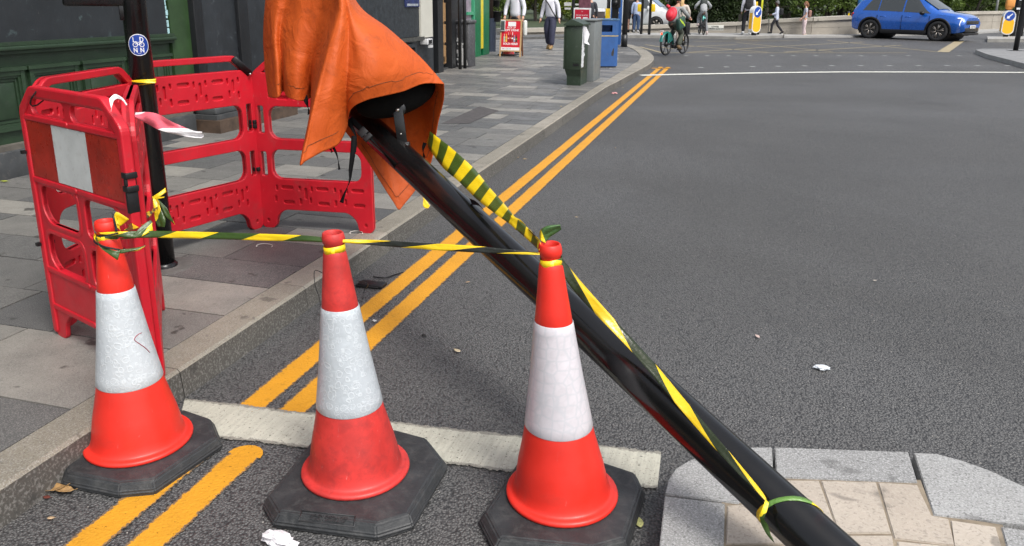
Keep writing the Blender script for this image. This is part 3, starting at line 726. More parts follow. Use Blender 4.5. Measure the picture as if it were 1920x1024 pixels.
# ================================================================== BLACK POST with sticker
PB = G(308, 500, ZP); pr = .0565
pt = thing('signpost', 'upright black painted post with a round blue sticker, behind the front red barrier', 'post', (PB.x, PB.y, ZP))
m = MB(); m.tube([(PB.x, PB.y, ZP), (PB.x, PB.y, 3.2)], pr, 0, 36); m.lathe([(pr+.012, ZP), (pr+.012, ZP+.02), (pr, ZP+.028)], 36, 0, Matrix.Translation((PB.x, PB.y, 0))); m.build('pole', PAINTB, pt)
# mortar patch at foot
m = MB(); m.lathe([(pr+.09, ZP+.001), (pr+.085, ZP+.006), (pr, ZP+.007)], 12, 0, Matrix.Translation((PB.x, PB.y, 0))); o = m.build('mortar_patch', mat('mortar_patch', (.09, .085, .08), .9, .3, 20, bump=.5), pt)
vd = (Vector((0, 0, 0))-Vector((PB.x, PB.y, 0))).normalized(); sd_ = Vector((-vd.y, vd.x, 0))   # towards camera / image right
def onpost(u, z, off=.001): 
    a = u/pr; return Vector((PB.x, PB.y, 0))+(vd*math.cos(a)+sd_*math.sin(a))*(pr+off)+Vector((0, 0, z))
zs = AY(252, 83, PB.y).z; rs = .052
def stick(name, pts, fs, mat_, off): 
    m = MB(); m.add([onpost(p[0], zs+p[1], off) for p in pts], fs, 0); return m.build(name, mat_, pt)
def disc(r, n=40, rings=8, sx=.93):
    pts = [(0, 0)]; fs = []
    for k in range(1, rings+1):
        for j in range(n): a = 2*math.pi*j/n; pts.append((r*k/rings*math.cos(a)*sx, r*k/rings*math.sin(a)))
    for j in range(n): fs.append((0, 1+j, 1+(j+1) % n))
    for k in range(1, rings):
        for j in range(n): fs.append((1+(k-1)*n+j, 1+k*n+j, 1+k*n+(j+1) % n, 1+(k-1)*n+(j+1) % n))
    return pts, fs
SWHITE = mat('sticker_white', (.75, .76, .78), .4, .05); SBLUE = mat('sticker_blue', (.01, .045, .28), .35, .15, 10)
p_, f_ = disc(rs); stick('sticker_rim', p_, f_, SWHITE, .001)
p_, f_ = disc(rs*.93); stick('sticker_face', p_, f_, SBLUE, .0016)
m = MB()
UP = -1 # image right is +u
def flatstroke(m, pts, w):
    for (x0, y0), (x1, y1) in zip(pts, pts[1:]):
        a = Vector((x0, y0)); b = Vector((x1, y1)); t = (b-a).normalized()*w/2; nn = Vector((-t.y, t.x)); a -= t; b += t
        q = [a-nn, b-nn, b+nn, a+nn]; m.add([onpost(c.x, zs+c.y, .0023) for c in q], [(0, 1, 2, 3)])
w_ = .0036
flatstroke(m, [(-.021, .036), (-.021, .015), (-.009, .015)], w_)                        # L
Dp = [(.009, .015), (.009, .036)]+[(.013+.009*math.cos(a), .0255+.0105*math.sin(a)) for a in [math.pi/2-k*math.pi/8 for k in range(9)]]+[(.009, .015)]
flatstroke(m, Dp, w_)
for cx in (-.014, .015): flatstroke(m, [(cx+.0095*math.cos(a), .001+.0095*math.sin(a)) for a in [k*math.pi/8 for k in range(17)]], .003)
flatstroke(m, [(-.014, .001), (-.006, .012), (.008, .012), (.001, .001), (-.007, .012), (-.008, .015)], .0018)
flatstroke(m, [(.015, .001), (.008, .012), (.006, .017), (.011, .018)], .0018); flatstroke(m, [(-.011, .016), (-.005, .015)], .002)
for cx in (-.015, .014): flatstroke(m, [(cx-.0065, -.034), (cx-.0065, -.015), (cx+.0065, -.034), (cx+.0065, -.015)], w_)
flatstroke(m, [(-.007, -.0405), (.007, -.0405)], .0012)
m.build('sticker_lettering', SWHITE, pt)
# bracket high on post
m = MB(); za = AY(235, 20, PB.y).z
MB_ = Matrix.Translation((PB.x, PB.y, za)) @ Matrix.Rotation(math.atan2(-sd_.y, -sd_.x), 4, 'Z')
m.box((.0, -.03, -.045), (.068, .03, .03), 0, MB_, .004); m.box((.02, -.035, .02), (.30, .035, .16), 0, MB_, .012); m.tube([MB_ @ Vector((.03, -.036, .035)), MB_ @ Vector((.14, -.036, .035))], .012, 0, 12)
m.build('sign_bracket', PAINTB, pt)
m = MB(); m.ball(MB_ @ Vector((.05, -.034, -.015)), .009); m.ball(MB_ @ Vector((.05, -.042, -.015)), .005); m.build('bolt', BOLT, pt)
# ================================================================== LEANING POLE with signal head
PA = PD(1457, 945, .125*FF/92); PC = PD(733, 276, 3.46)
ax = (PC-PA).normalized()
PG = PA-ax*((PA.z-ZI+.02)/ax.z); PE = PC+ax*.42
lp = thing('leaning_signal_pole', 'leaning glossy black traffic signal pole, its head wrapped in an orange hood', 'traffic signal', (PG.x, PG.y, 0))
m = MB(); path = [PG+(PE-PG)*k/20 for k in range(21)]; m.tube(path, .0625, 0, 48); pole = m.build('pole', mat('pole_gloss', (.006, .0058, .006), .17, .3, 3, dirt=.04, dirtcol=(.02, .006, .006), bump=.03, bscale=8), lp)
side = ax.cross(Vector((0, 0, 1))).normalized(); upv = side.cross(ax).normalized()
MPo = Matrix((( ax.x, side.x, upv.x, 0), (ax.y, side.y, upv.y, 0), (ax.z, side.z, upv.z, 0), (0, 0, 0, 1)))
def PM(P): return Matrix.Translation(P) @ MPo
# bracket: base collar, flat strap, pivot plate
bb = PD(755, 272, 3.40); bt_ = PD(742, 178, 3.38)
sdir = (bt_-bb); sl_ = sdir.length; sdir.normalize(); sx = (RM @ Vector((1, 0, 0))); sx = (sx-sdir*sx.dot(sdir)).normalized(); sy = sdir.cross(sx)
MS = Matrix(((sx.x, sy.x, sdir.x, bb.x), (sx.y, sy.y, sdir.y, bb.y), (sx.z, sy.z, sdir.z, bb.z), (0, 0, 0, 1)))
m = MB(); m.box((-.022, -.006, 0), (.022, .006, sl_+.01), 0, MS, .002); m.box((-.032, -.02, -.03), (.032, .02, .012), 0, MS, .004)
m.lathe([(.0, -.004), (.034, -.004), (.036, 0), (.034, .004), (0, .004)], 24, 0, MS @ Matrix.Translation((0, 0, sl_*.72)) @ Matrix.Rotation(R_(90), 4, 'X'))
m.build('mounting_bracket', PAINTB, lp)
m = MB()
for zz in (.70, .22):
    m = MB(); m.ball(MS @ Vector((0, -.008, sl_*zz)), .0095 if zz > .5 else .004); m.ball(MS @ Vector((0, .008, sl_*zz)), .0095 if zz > .5 else .004); m.build('bolt', BOLT, lp)
# signal head: long housing with rounded back and visors (under the hood)
fwd0 = RM @ Vector((0, 0, 1)); hax = (PD(575, -40, 3.58)-PD(752, 200, 3.48)).normalized()
hs = hax.cross(Vector((0, 0, 1))).normalized(); hu = hs.cross(hax).normalized()
MH = Matrix(((hax.x, hs.x, hu.x, 0), (hax.y, hs.y, hu.y, 0), (hax.z, hs.z, hu.z, 0), (0, 0, 0, 1)))
hp = PD(735, 190, 3.48)
MHt = Matrix.Translation(hp) @ MH
m = MB(); m.box((.0, -.05, -.10), (.62, .05, .10), 0, MHt, .04); pa_, pb_ = PD(668, 205, 3.36), PD(815, 158, 3.50); ux_ = (pb_-pa_).normalized(); uy_ = (fwd0-ux_*fwd0.dot(ux_)).normalized(); uz_ = ux_.cross(uy_); pc_ = (pa_+pb_)/2
m.ball((0, 0, 0), ((pb_-pa_).length/2, .07, .085), 0, Matrix(((ux_.x, uy_.x, uz_.x, pc_.x), (ux_.y, uy_.y, uz_.y, pc_.y), (ux_.z, uy_.z, uz_.z, pc_.z), (0, 0, 0, 1))), 28, 16); m.build('signal_head', mat('signal_black', (.004, .004, .004), .8, .2, 8, spec=.1), lp)
# ================================================================== ORANGE HOOD
def m_hood():
    m, nt, b = newmat('orange_tarpaulin'); tcn = N(nt, 'ShaderNodeTexCoord'); tc = tcn.outputs['Object']
    n1 = noise(nt, tc, 4, 5, .6); n2 = noise(nt, tc, 14, 8, .72, .6)
    c = mixc(nt, ramp(nt, n1, [(.3, 0.0), (.7, 1.0)]), (.43, .068, .007), (.53, .092, .012))
    c = mixc(nt, ramp(nt, n2, [(.52, 0.0), (.72, .55)]), c, (.22, .045, .012)); n3 = noise(nt, tc, 45, 8, .8, .5); c = mixc(nt, ramp(nt, n3, [(.60, 0.0), (.72, .4)]), c, (.12, .03, .012))
    L(nt, c, b.inputs['Base Color']); b.inputs['Roughness'].default_value = .62; b.inputs['Specular IOR Level'].default_value = .3
    w = noise(nt, tc, 7, 3, .5, 2.2); mus = N(nt, 'ShaderNodeTexNoise', noise_type='RIDGED_MULTIFRACTAL'); mus.inputs['Scale'].default_value = 5; mus.inputs['Detail'].default_value = 3; L(nt, tc, mus.inputs['Vector'])
    p = bumpn(nt, b, w, .32, .03); p = bumpn(nt, b, mus.outputs[0], .10, .02, p); p = bumpn(nt, b, noise(nt, tc, 22, 4, .6, 1.5), .2, .006, p); bumpn(nt, b, noise(nt, tc, 400, 2), .08, .001, p)
    return m
HOODM = m_hood()
front = [ # columns top->hem : (px,py,depth)
 [(505, -85, 3.5), (499, 0, 3.52), (494, 66, 3.55), (497, 120, 3.55), (504, 181, 3.55)],
 [(520, -88, 3.42), (508, 0, 3.45), (504, 66, 3.47), (508, 120, 3.47), (513, 184, 3.47)],
 [(535, -90, 3.38), (522, 0, 3.40), (516, 66, 3.41), (520, 125, 3.41), (523, 182, 3.42)],
 [(550, -95, 3.36), (538, 5, 3.40), (526, 70, 3.43), (530, 125, 3.44), (531, 168, 3.48)],
 [(562, -95, 3.33), (552, 10, 3.36), (538, 80, 3.37), (538, 140, 3.37), (540, 182, 3.39)],
 [(572, -98, 3.30), (566, 10, 3.32), (554, 82, 3.33), (555, 140, 3.34), (557, 188, 3.36)],
 [(590, -98, 3.27), (586, 4, 3.30), (572, 80, 3.33), (570, 140, 3.36), (572, 189, 3.40)],
 [(605, -98, 3.24), (608, 4, 3.27), (592, 75, 3.33), (584, 130, 3.40), (583, 186, 3.48)],
 [(618, -98, 3.20), (624, 4, 3.21), (604, 90, 3.25), (589, 170, 3.29), (578, 240, 3.33)],
 [(618, -98, 3.16), (634, 5, 3.12), (612, 95, 3.10), (589, 190, 3.09), (564, 306, 3.10)],
 [(622, -98, 3.15), (639, 8, 3.10), (619, 98, 3.075), (596, 192, 3.07), (572, 303, 3.09)],
 [(625, -97, 3.14), (643, 12, 3.10), (632, 102, 3.08), (616, 190, 3.08), (600, 287, 3.12)],
 [(627, -96, 3.13), (647, 16, 3.11), (643, 105, 3.11), (633, 185, 3.12), (634, 270, 3.18)],
 [(629, -95, 3.13), (650, 20, 3.12), (653, 110, 3.13), (648, 180, 3.17), (650, 238, 3.26)],
 [(630, -94, 3.13), (652, 20, 3.12), (662, 108, 3.12), (657, 160, 3.14), (658, 206, 3.19)],
 [(632, -92, 3.14), (656, 20, 3.12), (675, 102, 3.10), (682, 150, 3.11), (684, 189, 3.15)],
 [(632, -90, 3.16), (660, 18, 3.14), (694, 88, 3.11), (711, 138, 3.12), (716, 180, 3.17)],
 [(632, -86, 3.20), (664, 15, 3.18), (712, 75, 3.16), (744, 128, 3.19), (755, 171, 3.25)],
 [(632, -80, 3.26), (668, 12, 3.26), (724, 62, 3.25), (772, 118, 3.29), (793, 157, 3.33)],
 [(632, -74, 3.34), (672, 10, 3.36), (728, 55, 3.36), (789, 110, 3.38), (832, 158, 3.40)],
]
back = [
 [(632, -74, 3.34), (672, 10, 3.36), (728, 55, 3.36), (789, 110, 3.38), (832, 158, 3.40)],
 [(632, -70, 3.5), (672, 20, 3.50), (732, 70, 3.50), (796, 128, 3.50), (831, 190, 3.49)],
 [(632, -70, 3.62), (670, 30, 3.64), (733, 95, 3.64), (793, 165, 3.62), (820, 235, 3.58)],
 [(632, -70, 3.70), (668, 45, 3.72), (728, 130, 3.72), (784, 210, 3.70), (808, 303, 3.66)],
 [(632, -70, 3.72), (664, 60, 3.76), (718, 175, 3.75), (760, 270, 3.73), (782, 352, 3.70)],
 [(632, -70, 3.72), (662, 70, 3.76), (708, 195, 3.75), (738, 298, 3.71), (757, 384, 3.67)],
 [(632, -70, 3.72), (660, 75, 3.76), (703, 200, 3.74), (728, 300, 3.70), (748, 393, 3.66)],
 [(630, -70, 3.72), (657, 78, 3.76), (698, 200, 3.74), (722, 292, 3.70), (739, 380, 3.655)],
 [(628, -70, 3.72), (652, 80, 3.76), (685, 190, 3.72), (702, 270, 3.68), (716, 345, 3.64)],
 [(622, -72, 3.72), (640, 80, 3.78), (655, 180, 3.74), (670, 230, 3.70), (682, 292, 3.66)],
 [(615, -75, 3.72), (620, 70, 3.80), (625, 150, 3.78), (632, 200, 3.76), (640, 238, 3.74)],
 [(585, -80, 3.70), (585, 60, 3.78), (590, 120, 3.78), (595, 160, 3.78), (598, 190, 3.78)],
 [(545, -82, 3.64), (540, 40, 3.72), (538, 90, 3.72), (540, 130, 3.72), (545, 172, 3.72)],
 [(515, -84, 3.56), (508, 20, 3.62), (505, 76, 3.64), (508, 125, 3.64), (514, 175, 3.64)],
 [(505, -85, 3.5), (499, 0, 3.52), (494, 66, 3.55), (497, 120, 3.55), (504, 181, 3.55)],
]
def sheet(cols, nu, nv):
    C = [[PD(*p) for p in catmull([Vector(q) for q in c], nv)] for c in cols]
    rows = []
    for j in range(nv): rows.append(catmull([c[j] for c in C], nu))
    return rows
rf = sheet(front, 110, 60); rk = sheet(back, 80, 60)
rng = random.Random(3)
fwd = (RM @ Vector((0, 0, 1)))
from mathutils import noise as MN
def wr(p, s, a): return fwd*(MN.noise(p*s)*a)
rows = []
for a, b in zip(rf, rk):
    rows.append(a[:-1]+b[:-1])
nrow = len(rows)
R2 = []
for i, r in enumerate(rows):
    v = i/(nrow-1); rr_ = []
    for j, p in enumerate(r):
        p = p+wr(p, 4, .012)+wr(p*1.0+Vector((5, 2, 1)), 13, .004)
        rr_.append(p)
    R2.append(rr_)
top = [sum((p for p in R2[0]), Vector())/len(R2[0])+Vector((0, 0, .10))]
cap = []
for k, f in enumerate((.15, .5, .85)): cap.append([p.lerp(top[0], 1-f if False else (1-f)) for p in R2[0]])
R3 = cap+R2
hood = thing('orange_hood', 'orange tarpaulin hood with stitched hem and black straps draped over the pole head', 'cover', PD(690, 250, 3.3))
m = MB(); n = len(R3[0])
m.grid(R3, 0, True, closed=True)
ho = m.build('cloth', HOODM, hood, weld=True)
sm = ho.modifiers.new('s', 'SOLIDIFY'); sm.thickness = .003; sm.offset = 1
# stitched seam 5 cm above the hem
st_ = MB(); idx = nrow-1-int(nrow*.085)
tox = Vector((0, 0, 0))
line = [R2[nrow-1-8][j] for j in range(n)]
def seam(js, k, mb):
    pts = []
    for j in js:
        p = R2[nrow-1-k(j)][j % n]; pts.append(p+(O-p).normalized()*.0045)
    mb.tube(pts, .0011, 0, 4)
NF = 109
def kk(j):
    # keep ~5 cm from the hem
    acc_ = 0; c = 0
    for q in range(nrow-1, 0, -1):
        acc_ += (R2[q][j % n]-R2[q-1][j % n]).length; c += 1
        if acc_ > .05: break
    return c
seam(range(0, NF), kk, st_); st_.build('stitching', mat('thread_dark', (.08, .03, .01), .8), hood)
st_ = MB(); seam(range(NF+6, NF+52), kk, st_); st_.build('stitching', mat('thread_dark', (.08, .03, .01), .8), hood)
# straps and buckle
def strap(pts, w=.012, name='strap', matr=None, par=None):
    mb = MB(); P = catmull([PD(*p) for p in pts], 24); vs = []
    for i, p in enumerate(P):
        t = (P[min(i+1, 23)]-P[max(i-1, 0)]).normalized(); s_ = t.cross(fwd).normalized(); s_ = (s_*math.cos(i*.11)+fwd*math.sin(i*.11)*.8)
        for q in (-1, 1): vs.append(p+s_*w*q)
    mb.add(vs, [(2*i, 2*i+1, 2*i+3, 2*i+2) for i in range(23)], 0, True)
    o = mb.build(name, matr or WEB, par or hood); so2 = o.modifiers.new('s', 'SOLIDIFY'); so2.thickness = .002; return o
WEB = mat('black_webbing', (.006, .006, .0065), .75, .2, 60, bump=.3, bscale=300, spec=.05)
strap([(571, 180, 3.4), (575, 195, 3.38), (580, 214, 3.37)])
strap([(664, 255, 3.2), (661, 290, 3.18), (657, 320, 3.18), (655, 340, 3.17), (646, 362, 3.16), (640, 380, 3.16)], .011)
strap([(620, 268, 3.2), (631, 290, 3.2), (636, 318, 3.2)], .006)
strap([(618, 276, 3.2), (622, 286, 3.2)], .007)
strap([(656, 222, 3.30), (680, 245, 3.28), (700, 265, 3.27), (722, 290, 3.27), (748, 318, 3.33)], .013)
strap([(650, 225, 3.3), (660, 240, 3.26), (668, 262, 3.24), (664, 285, 3.22)], .01)
strap([(797, 268, 3.6), (793, 280, 3.6), (795, 296, 3.62)], .009)
m = MB(); a, b = PD(675, 243, 3.26), PD(694, 262, 3.25); ux = (b-a).normalized(); uy = ux.cross(fwd).normalized(); uz = ux.cross(uy)
Mk = Matrix(((ux.x, uy.x, uz.x, a.x), (ux.y, uy.y, uz.y, a.y), (ux.z, uy.z, uz.z, a.z), (0, 0, 0, 1)))
m.box((0, -.02, -.006), (.034, .02, .006), 0, Mk, .003); m.box((.038, -.02, -.006), (.06, .02, .006), 0, Mk, .003); m.box((.03, -.006, -.005), (.042, .006, .005), 0, Mk, .001); m.build('buckle', BLK, hood)
# ================================================================== TAPES
def ribbon(mb, A, B, n=40, off=0, conv=True, wav=0, seed=0):
    """A,B: edge polylines of (px,py,depth); UV in metres along / 0..1 across"""
    a = catmull([PD(*p) for p in A], n) if conv else catmull(A, n); b = catmull([PD(*p) for p in B], n) if conv else catmull(B, n)
    vs = []; uv = []; s = off
    K = 5
    for i in range(n):
        if i: s += ((a[i]+b[i])/2-(a[i-1]+b[i-1])/2).length
        for k in range(K):
            f = k/(K-1); p = a[i].lerp(b[i], f)
            if wav: p = p+fwd*MN.noise(Vector((s*14+seed, f*2.2, seed)))*wav
            vs.append(p); uv.append((s, f))
    mb.add(vs, [(i*K+k, i*K+k+1, (i+1)*K+k+1, (i+1)*K+k) for i in range(n-1) for k in range(K-1)], 0, True, uv); return mb
def solid(o, th=.0006): mm = o.modifiers.new('s', 'SOLIDIFY'); mm.thickness = th; return o
dC = [depth(c[2]-Vector((0, 0, .04))) for c in CONEPOS]
tape_run = thing('hazard_tape', 'striped hazard tape strung across the three cones and tied round the kerbside one', 'tape', CONEPOS[0][2])
d1_, d2_, d3_ = dC
m = MB(); ribbon(m, [(185, 436, d1_-.035), (230, 434, d1_-.03), (300, 433, d1_), (450, 437, (d1_+d2_)/2), (560, 441, d2_), (606, 445, d2_-.02)], [(188, 439, d1_-.035), (235, 446, d1_-.03), (300, 446, d1_), (450, 450, (d1_+d2_)/2), (560, 453, d2_), (606, 455, d2_-.02)], 60, .06, wav=.004); solid(m.build('span', TAPE, tape_run))
m = MB(); ribbon(m, [(640, 449, d2_-.02), (700, 450, d2_), (800, 456, (d2_+d3_)/2), (900, 462, d3_), (1012, 474, d3_-.03)], [(640, 455, d2_-.02), (700, 460, d2_), (800, 468, (d2_+d3_)/2), (900, 474, d3_), (1012, 478, d3_-.03)], 60, .0, wav=.004, seed=3); solid(m.build('span', TAPEB, tape_run))
# wraps on cone necks
for k, (t_, B_, T_, M_, Z_, p_) in enumerate(CONEPOS):
    m = MB(); r_ = .0305; vs = []; uv = []; n = 40
    zc = [.790, .7935, .789][k]; hw = [.012, .011, .013][k]
    for turn in range(2):
        vs = []; uv = []
        for i in range(n+1):
            a = 2*math.pi*i/n; rr_ = r_+.003*math.sin(3*a+turn)*.4+.001*turn
            for q in (-1, 1):
                vs.append(M_ @ Vector((rr_*math.cos(a), rr_*math.sin(a), Z_(zc+q*hw*(.9 if q > 0 else 1)+.004*math.sin(a+turn*1.5))))); uv.append((i/n*.21+[.14, .1, .1][k]+turn*.1, (q+1)/2))
        m.add(vs, [(2*i, 2*i+1, 2*i+3, 2*i+2) for i in range(n)], 0, True, uv)
    if k == 1:
        mm_ = mat('tape_yellow', (.85, .58, .01), .35, .05)
    solid(m.build('wrap', TAPE if k != 1 else mm_, tape_run))
# knot tails round the kerbside cone
m = MB()
dd = d1_-.045
ribbon(m, [(178, 436, dd+.04), (178, 450, dd), (195, 462, dd-.01), (215, 470, dd-.015), (226, 468, dd-.01)], [(182, 440, dd+.04), (184, 452, dd), (190, 466, dd-.015), (206, 478, dd-.02), (222, 488, dd-.01)], 24, .09, wav=.012, seed=1)
ribbon(m, [(224, 468, dd-.01), (245, 466, dd), (262, 463, dd+.01), (273, 460, dd+.02)], [(226, 476, dd-.01), (245, 472, dd), (260, 470, dd+.01), (271, 463, dd+.02)], 16, .2, wav=.006, seed=2)
ribbon(m, [(218, 424, dd+.03), (216, 405, dd+.03), (222, 398, dd+.03), (243, 411, dd+.04)], [(226, 434, dd+.03), (222, 420, dd+.03), (219, 427, dd+.03), (222, 426, dd+.04)], 16, .0, wav=.01, seed=5)
ribbon(m, [(222, 448, dd+.02), (250, 440, dd+.03), (272, 420, dd+.05), (283, 413, dd+.06)], [(230, 449, dd+.02), (262, 445, dd+.03), (282, 435, dd+.05), (288, 432, dd+.06)], 18, .18, wav=.014, seed=6)
solid(m.build('knot_tail', TAPE, tape_run))
m = MB(); ribbon(m, [(209, 400, dd+.02), (212, 415, dd+.01), (216, 434, dd)], [(213, 402, dd+.02), (217, 416, dd+.01), (221, 434, dd)], 10, wav=.004); ribbon(m, [(180, 441, dd), (200, 440, dd-.02), (222, 436, dd)], [(180, 444, dd), (200, 443, dd-.02), (222, 439, dd)], 10)
ribbon(m, [(178, 440, dd+.02), (178, 452, dd), (196, 461, dd-.015), (226, 467, dd-.01)], [(176, 442, dd+.02), (176, 455, dd), (194, 464, dd-.016), (222, 470, dd-.012)], 20); solid(m.build('twisted_tail', BLK, tape_run))
# tape from cone to the upright post
dp_ = depth(Vector((PB.x, PB.y, .7)))-.07
pt_tape = thing('hazard_tape', 'knotted yellow and green hazard tape hanging on the upright black post above the kerbside cone', 'tape', PD(290, 400, dp_))
m = MB()
ribbon(m, [(236, 430, 2.5), (250, 415, 2.7), (275, 398, 2.95), (296, 387, dp_)], [(240, 434, 2.5), (262, 425, 2.7), (282, 404, 2.95), (297, 390, dp_)], 20, .13, wav=.02, seed=4)
ribbon(m, [(288, 372, dp_-.02), (287, 395, dp_-.03), (291, 412, dp_-.03), (297, 425, dp_-.03)], [(294, 372, dp_-.02), (303, 395, dp_-.03), (311, 412, dp_-.03), (309, 426, dp_-.03)], 20, .03, wav=.018, seed=8)
ribbon(m, [(292, 374, dp_-.02), (302, 388, dp_-.03), (310, 405, dp_-.03), (328, 422, dp_-.03)], [(296, 373, dp_-.02), (312, 390, dp_-.03), (322, 408, dp_-.03), (329, 421, dp_-.03)], 20, .1, wav=.01, seed=9)
ribbon(m, [(287, 368, dp_-.02), (296, 362, dp_-.02), (310, 352, dp_+.0)], [(290, 371, dp_-.02), (300, 368, dp_-.02), (312, 360, dp_+.0)], 10, .0, wav=.006)
ribbon(m, [(284, 368, dp_-.02), (294, 369, dp_-.02), (309, 369, dp_-.02)], [(286, 373, dp_-.02), (296, 373, dp_-.02), (307, 371, dp_-.02)], 10, .0)
solid(m.build('knot', TAPE, pt_tape))
# band of tape round post at barrier top
zt = AY(262, 152, PB.y).z; m = MB(); vs = []; uv = []
for i in range(41):
    a = 2*math.pi*i/40
    for q in (-1, 1): vs.append(Vector((PB.x+(pr+.004)*math.cos(a), PB.y+(pr+.004)*math.sin(a), zt+q*.008+.006*math.sin(a)))); uv.append((i/40*.37, (q+1)/2))
m.add(vs, [(2*i, 2*i+1, 2*i+3, 2*i+2) for i in range(40)], 0, True, uv)
dz = depth(Vector((PB.x, PB.y, zt)))-.075
ribbon(m, [(292, 148, dz+.02), (270, 149, dz), (245, 151, dz+.02), (229, 144, dz+.02), (229, 158, dz+.02)], [(292, 156, dz+.02), (270, 157, dz), (245, 160, dz+.02), (236, 147, dz+.02), (237, 158, dz+.02)], 30, .0, wav=.01)
bo = solid(m.build('hazard_tape', TAPEB, None)); tag(bo, 'yellow tape band binding the barrier top rail to the upright post', 'tape')
# red and white tape on the barrier
dl = depth(ML @ Vector((WL-.03, -.05, .95)))
m = MB(); ribbon(m, [(205, 185, dl-.02), (214, 176, dl-.01), (230, 184, dl-.02), (240, 197, dl-.02)], [(208, 210, dl-.03), (214, 188, dl-.01), (228, 188, dl-.02), (236, 200, dl-.02)], 20, wav=.01)
ribbon(m, [(253, 211, dl+.02), (290, 212, dl+.0), (330, 232, dl-.02), (360, 244, dl-.03), (382, 248, dl-.03)], [(254, 220, dl+.02), (286, 238, dl+.0), (320, 250, dl-.02), (355, 257, dl-.03), (378, 259, dl-.03)], 40, .12, wav=.03, seed=12)
ro = solid(m.build('barrier_tape', TAPER, None)); tag(ro, 'torn pink and white striped tape fluttering from the front barrier corner', 'tape')
# broad tape from hood to right cone, then down to the pole foot
bt3 = thing('hazard_tape', 'broad twisted yellow and green tape from the hood past the bright cone down the pole', 'tape', CONEPOS[2][2])
up6 = [(806, 246), (811, 250), (848, 279), (889, 316), (916, 349), (947, 384), (967, 408), (994, 431), (1014, 455)]
lo6 = [(800, 268), (805, 280), (830, 314), (861, 341), (893, 373), (928, 400), (959, 423), (986, 447), (1011, 470)]
ds_ = [3.6, 3.5, 3.3, 3.1, 2.9, 2.7, 2.5, 2.35, d3_-.01]
m = MB(); ribbon(m, [(x, y_, d) for (x, y_), d in zip(up6, ds_)], [(x, y_, d-.02) for (x, y_), d in zip(lo6, ds_)], 70, .05, wav=.012)
solid(m.build('span', m_tape('hazard_tape_broad', (.72, .52, .012), (.05, .085, .014), -.3, .175, .32, .3), bt3))
m = MB(); ribbon(m, [(957, 404, 2.53), (975, 412, 2.48), (992, 430, 2.35), (1012, 450, d3_+.0)], [(965, 430, 2.5), (985, 440, 2.43), (1000, 455, 2.3), (1013, 462, d3_-.0)], 24, .0, wav=.015, seed=21); solid(m.build('folded_edge', TAPEB, bt3))
m = MB(); ribbon(m, [(1012, 450, d3_), (1013, 432, d3_-.0), (1028, 423, d3_-.01), (1050, 421, d3_-.01)], [(1022, 456, d3_), (1030, 446, d3_), (1045, 436, d3_), (1053, 430, d3_)], 20, .1, wav=.025, seed=15); solid(m.build('loose_tail', m_tape('tape_tail', (.8, .62, .02), (.05, .12, .03), .3, .25, .35, .6), bt3))
ur = [(1050, 478, 2.25), (1057, 488, 2.25), (1094, 533, 2.27), (1158, 605, 2.28), (1224, 677, 2.22), (1294, 761, 2.12), (1353, 830, 2.015), (1423, 914, 1.93), (1437, 936, 1.91)]
lr = [(1052, 504, 2.25), (1061, 525, 2.25), (1090, 562, 2.27), (1131, 604, 2.28), (1193, 669, 2.22), (1278, 770, 2.11), (1345, 846, 2.01), (1413, 918, 1.925), (1435, 940, 1.905)]
m = MB(); ribbon(m, ur, lr, 90, .285, wav=.008, seed=31); solid(m.build('span', m_tape('hazard_tape_low', (.62, .42, .01), (.018, .026, .008), -1.9, .34, .25, .3), bt3))
TIE = -.045
pc = PD(1487, 957, .125*FF/94); pc = PA+ax*((pc-PA).dot(ax)); m = MB(); vs = []; uv = []
for i in range(61):
    a = 2*math.pi*i/60; 
    for q in (-1, 1):
        p = pc+(side*math.cos(a)+upv*math.sin(a))*.0642+ax*(q*.009*(1+.3*math.sin(2*a))+TIE*math.cos(a)); vs.append(p); uv.append((i/60*.4+.03, (q+1)/2))
m.add(vs, [(2*i, 2*i+1, 2*i+3, 2*i+2) for i in range(60)], 0, True, uv)
solid(m.build('tie', m_tape('tape_tie', (.8, .6, .01), (.12, .25, .05), .3, .22, .3, .6), bt3))
m = MB(); ribbon(m, [(1434, 936, 1.9), (1428, 955, 1.89), (1424, 972, 1.89), (1436, 1000, 1.9), (1452, 1018, 1.9)], [(1441, 942, 1.9), (1437, 958, 1.89), (1432, 972, 1.89), (1440, 985, 1.9), (1446, 1005, 1.9)], 24, .03, wav=.012, seed=40); solid(m.build('hanging_tail', m_tape('tape_tail_low', (.8, .6, .01), (.03, .06, .012), .3, .16, .3, .5), bt3))
m = MB(); ribbon(m, [(792, 368, 3.75), (797, 372, 3.75), (802, 380, 3.75), (806, 386, 3.74)], [(794, 376, 3.75), (793, 384, 3.75), (796, 390, 3.74), (803, 391, 3.74)], 8, 0, wav=.01); tag(solid(m.build('tape_scrap', mat('tape_yellow2', (.8, .55, .01), .4), None)), 'small yellow tape end dangling behind the leaning pole', 'tape')
m = MB(); ribbon(m, [(880, 372, 2.98), (893, 378, 2.95), (908, 394, 2.93)], [(885, 384, 2.98), (898, 386, 2.95), (907, 394, 2.93)], 8, 0, wav=.01); m.build('dark_fold', BLK, bt3)
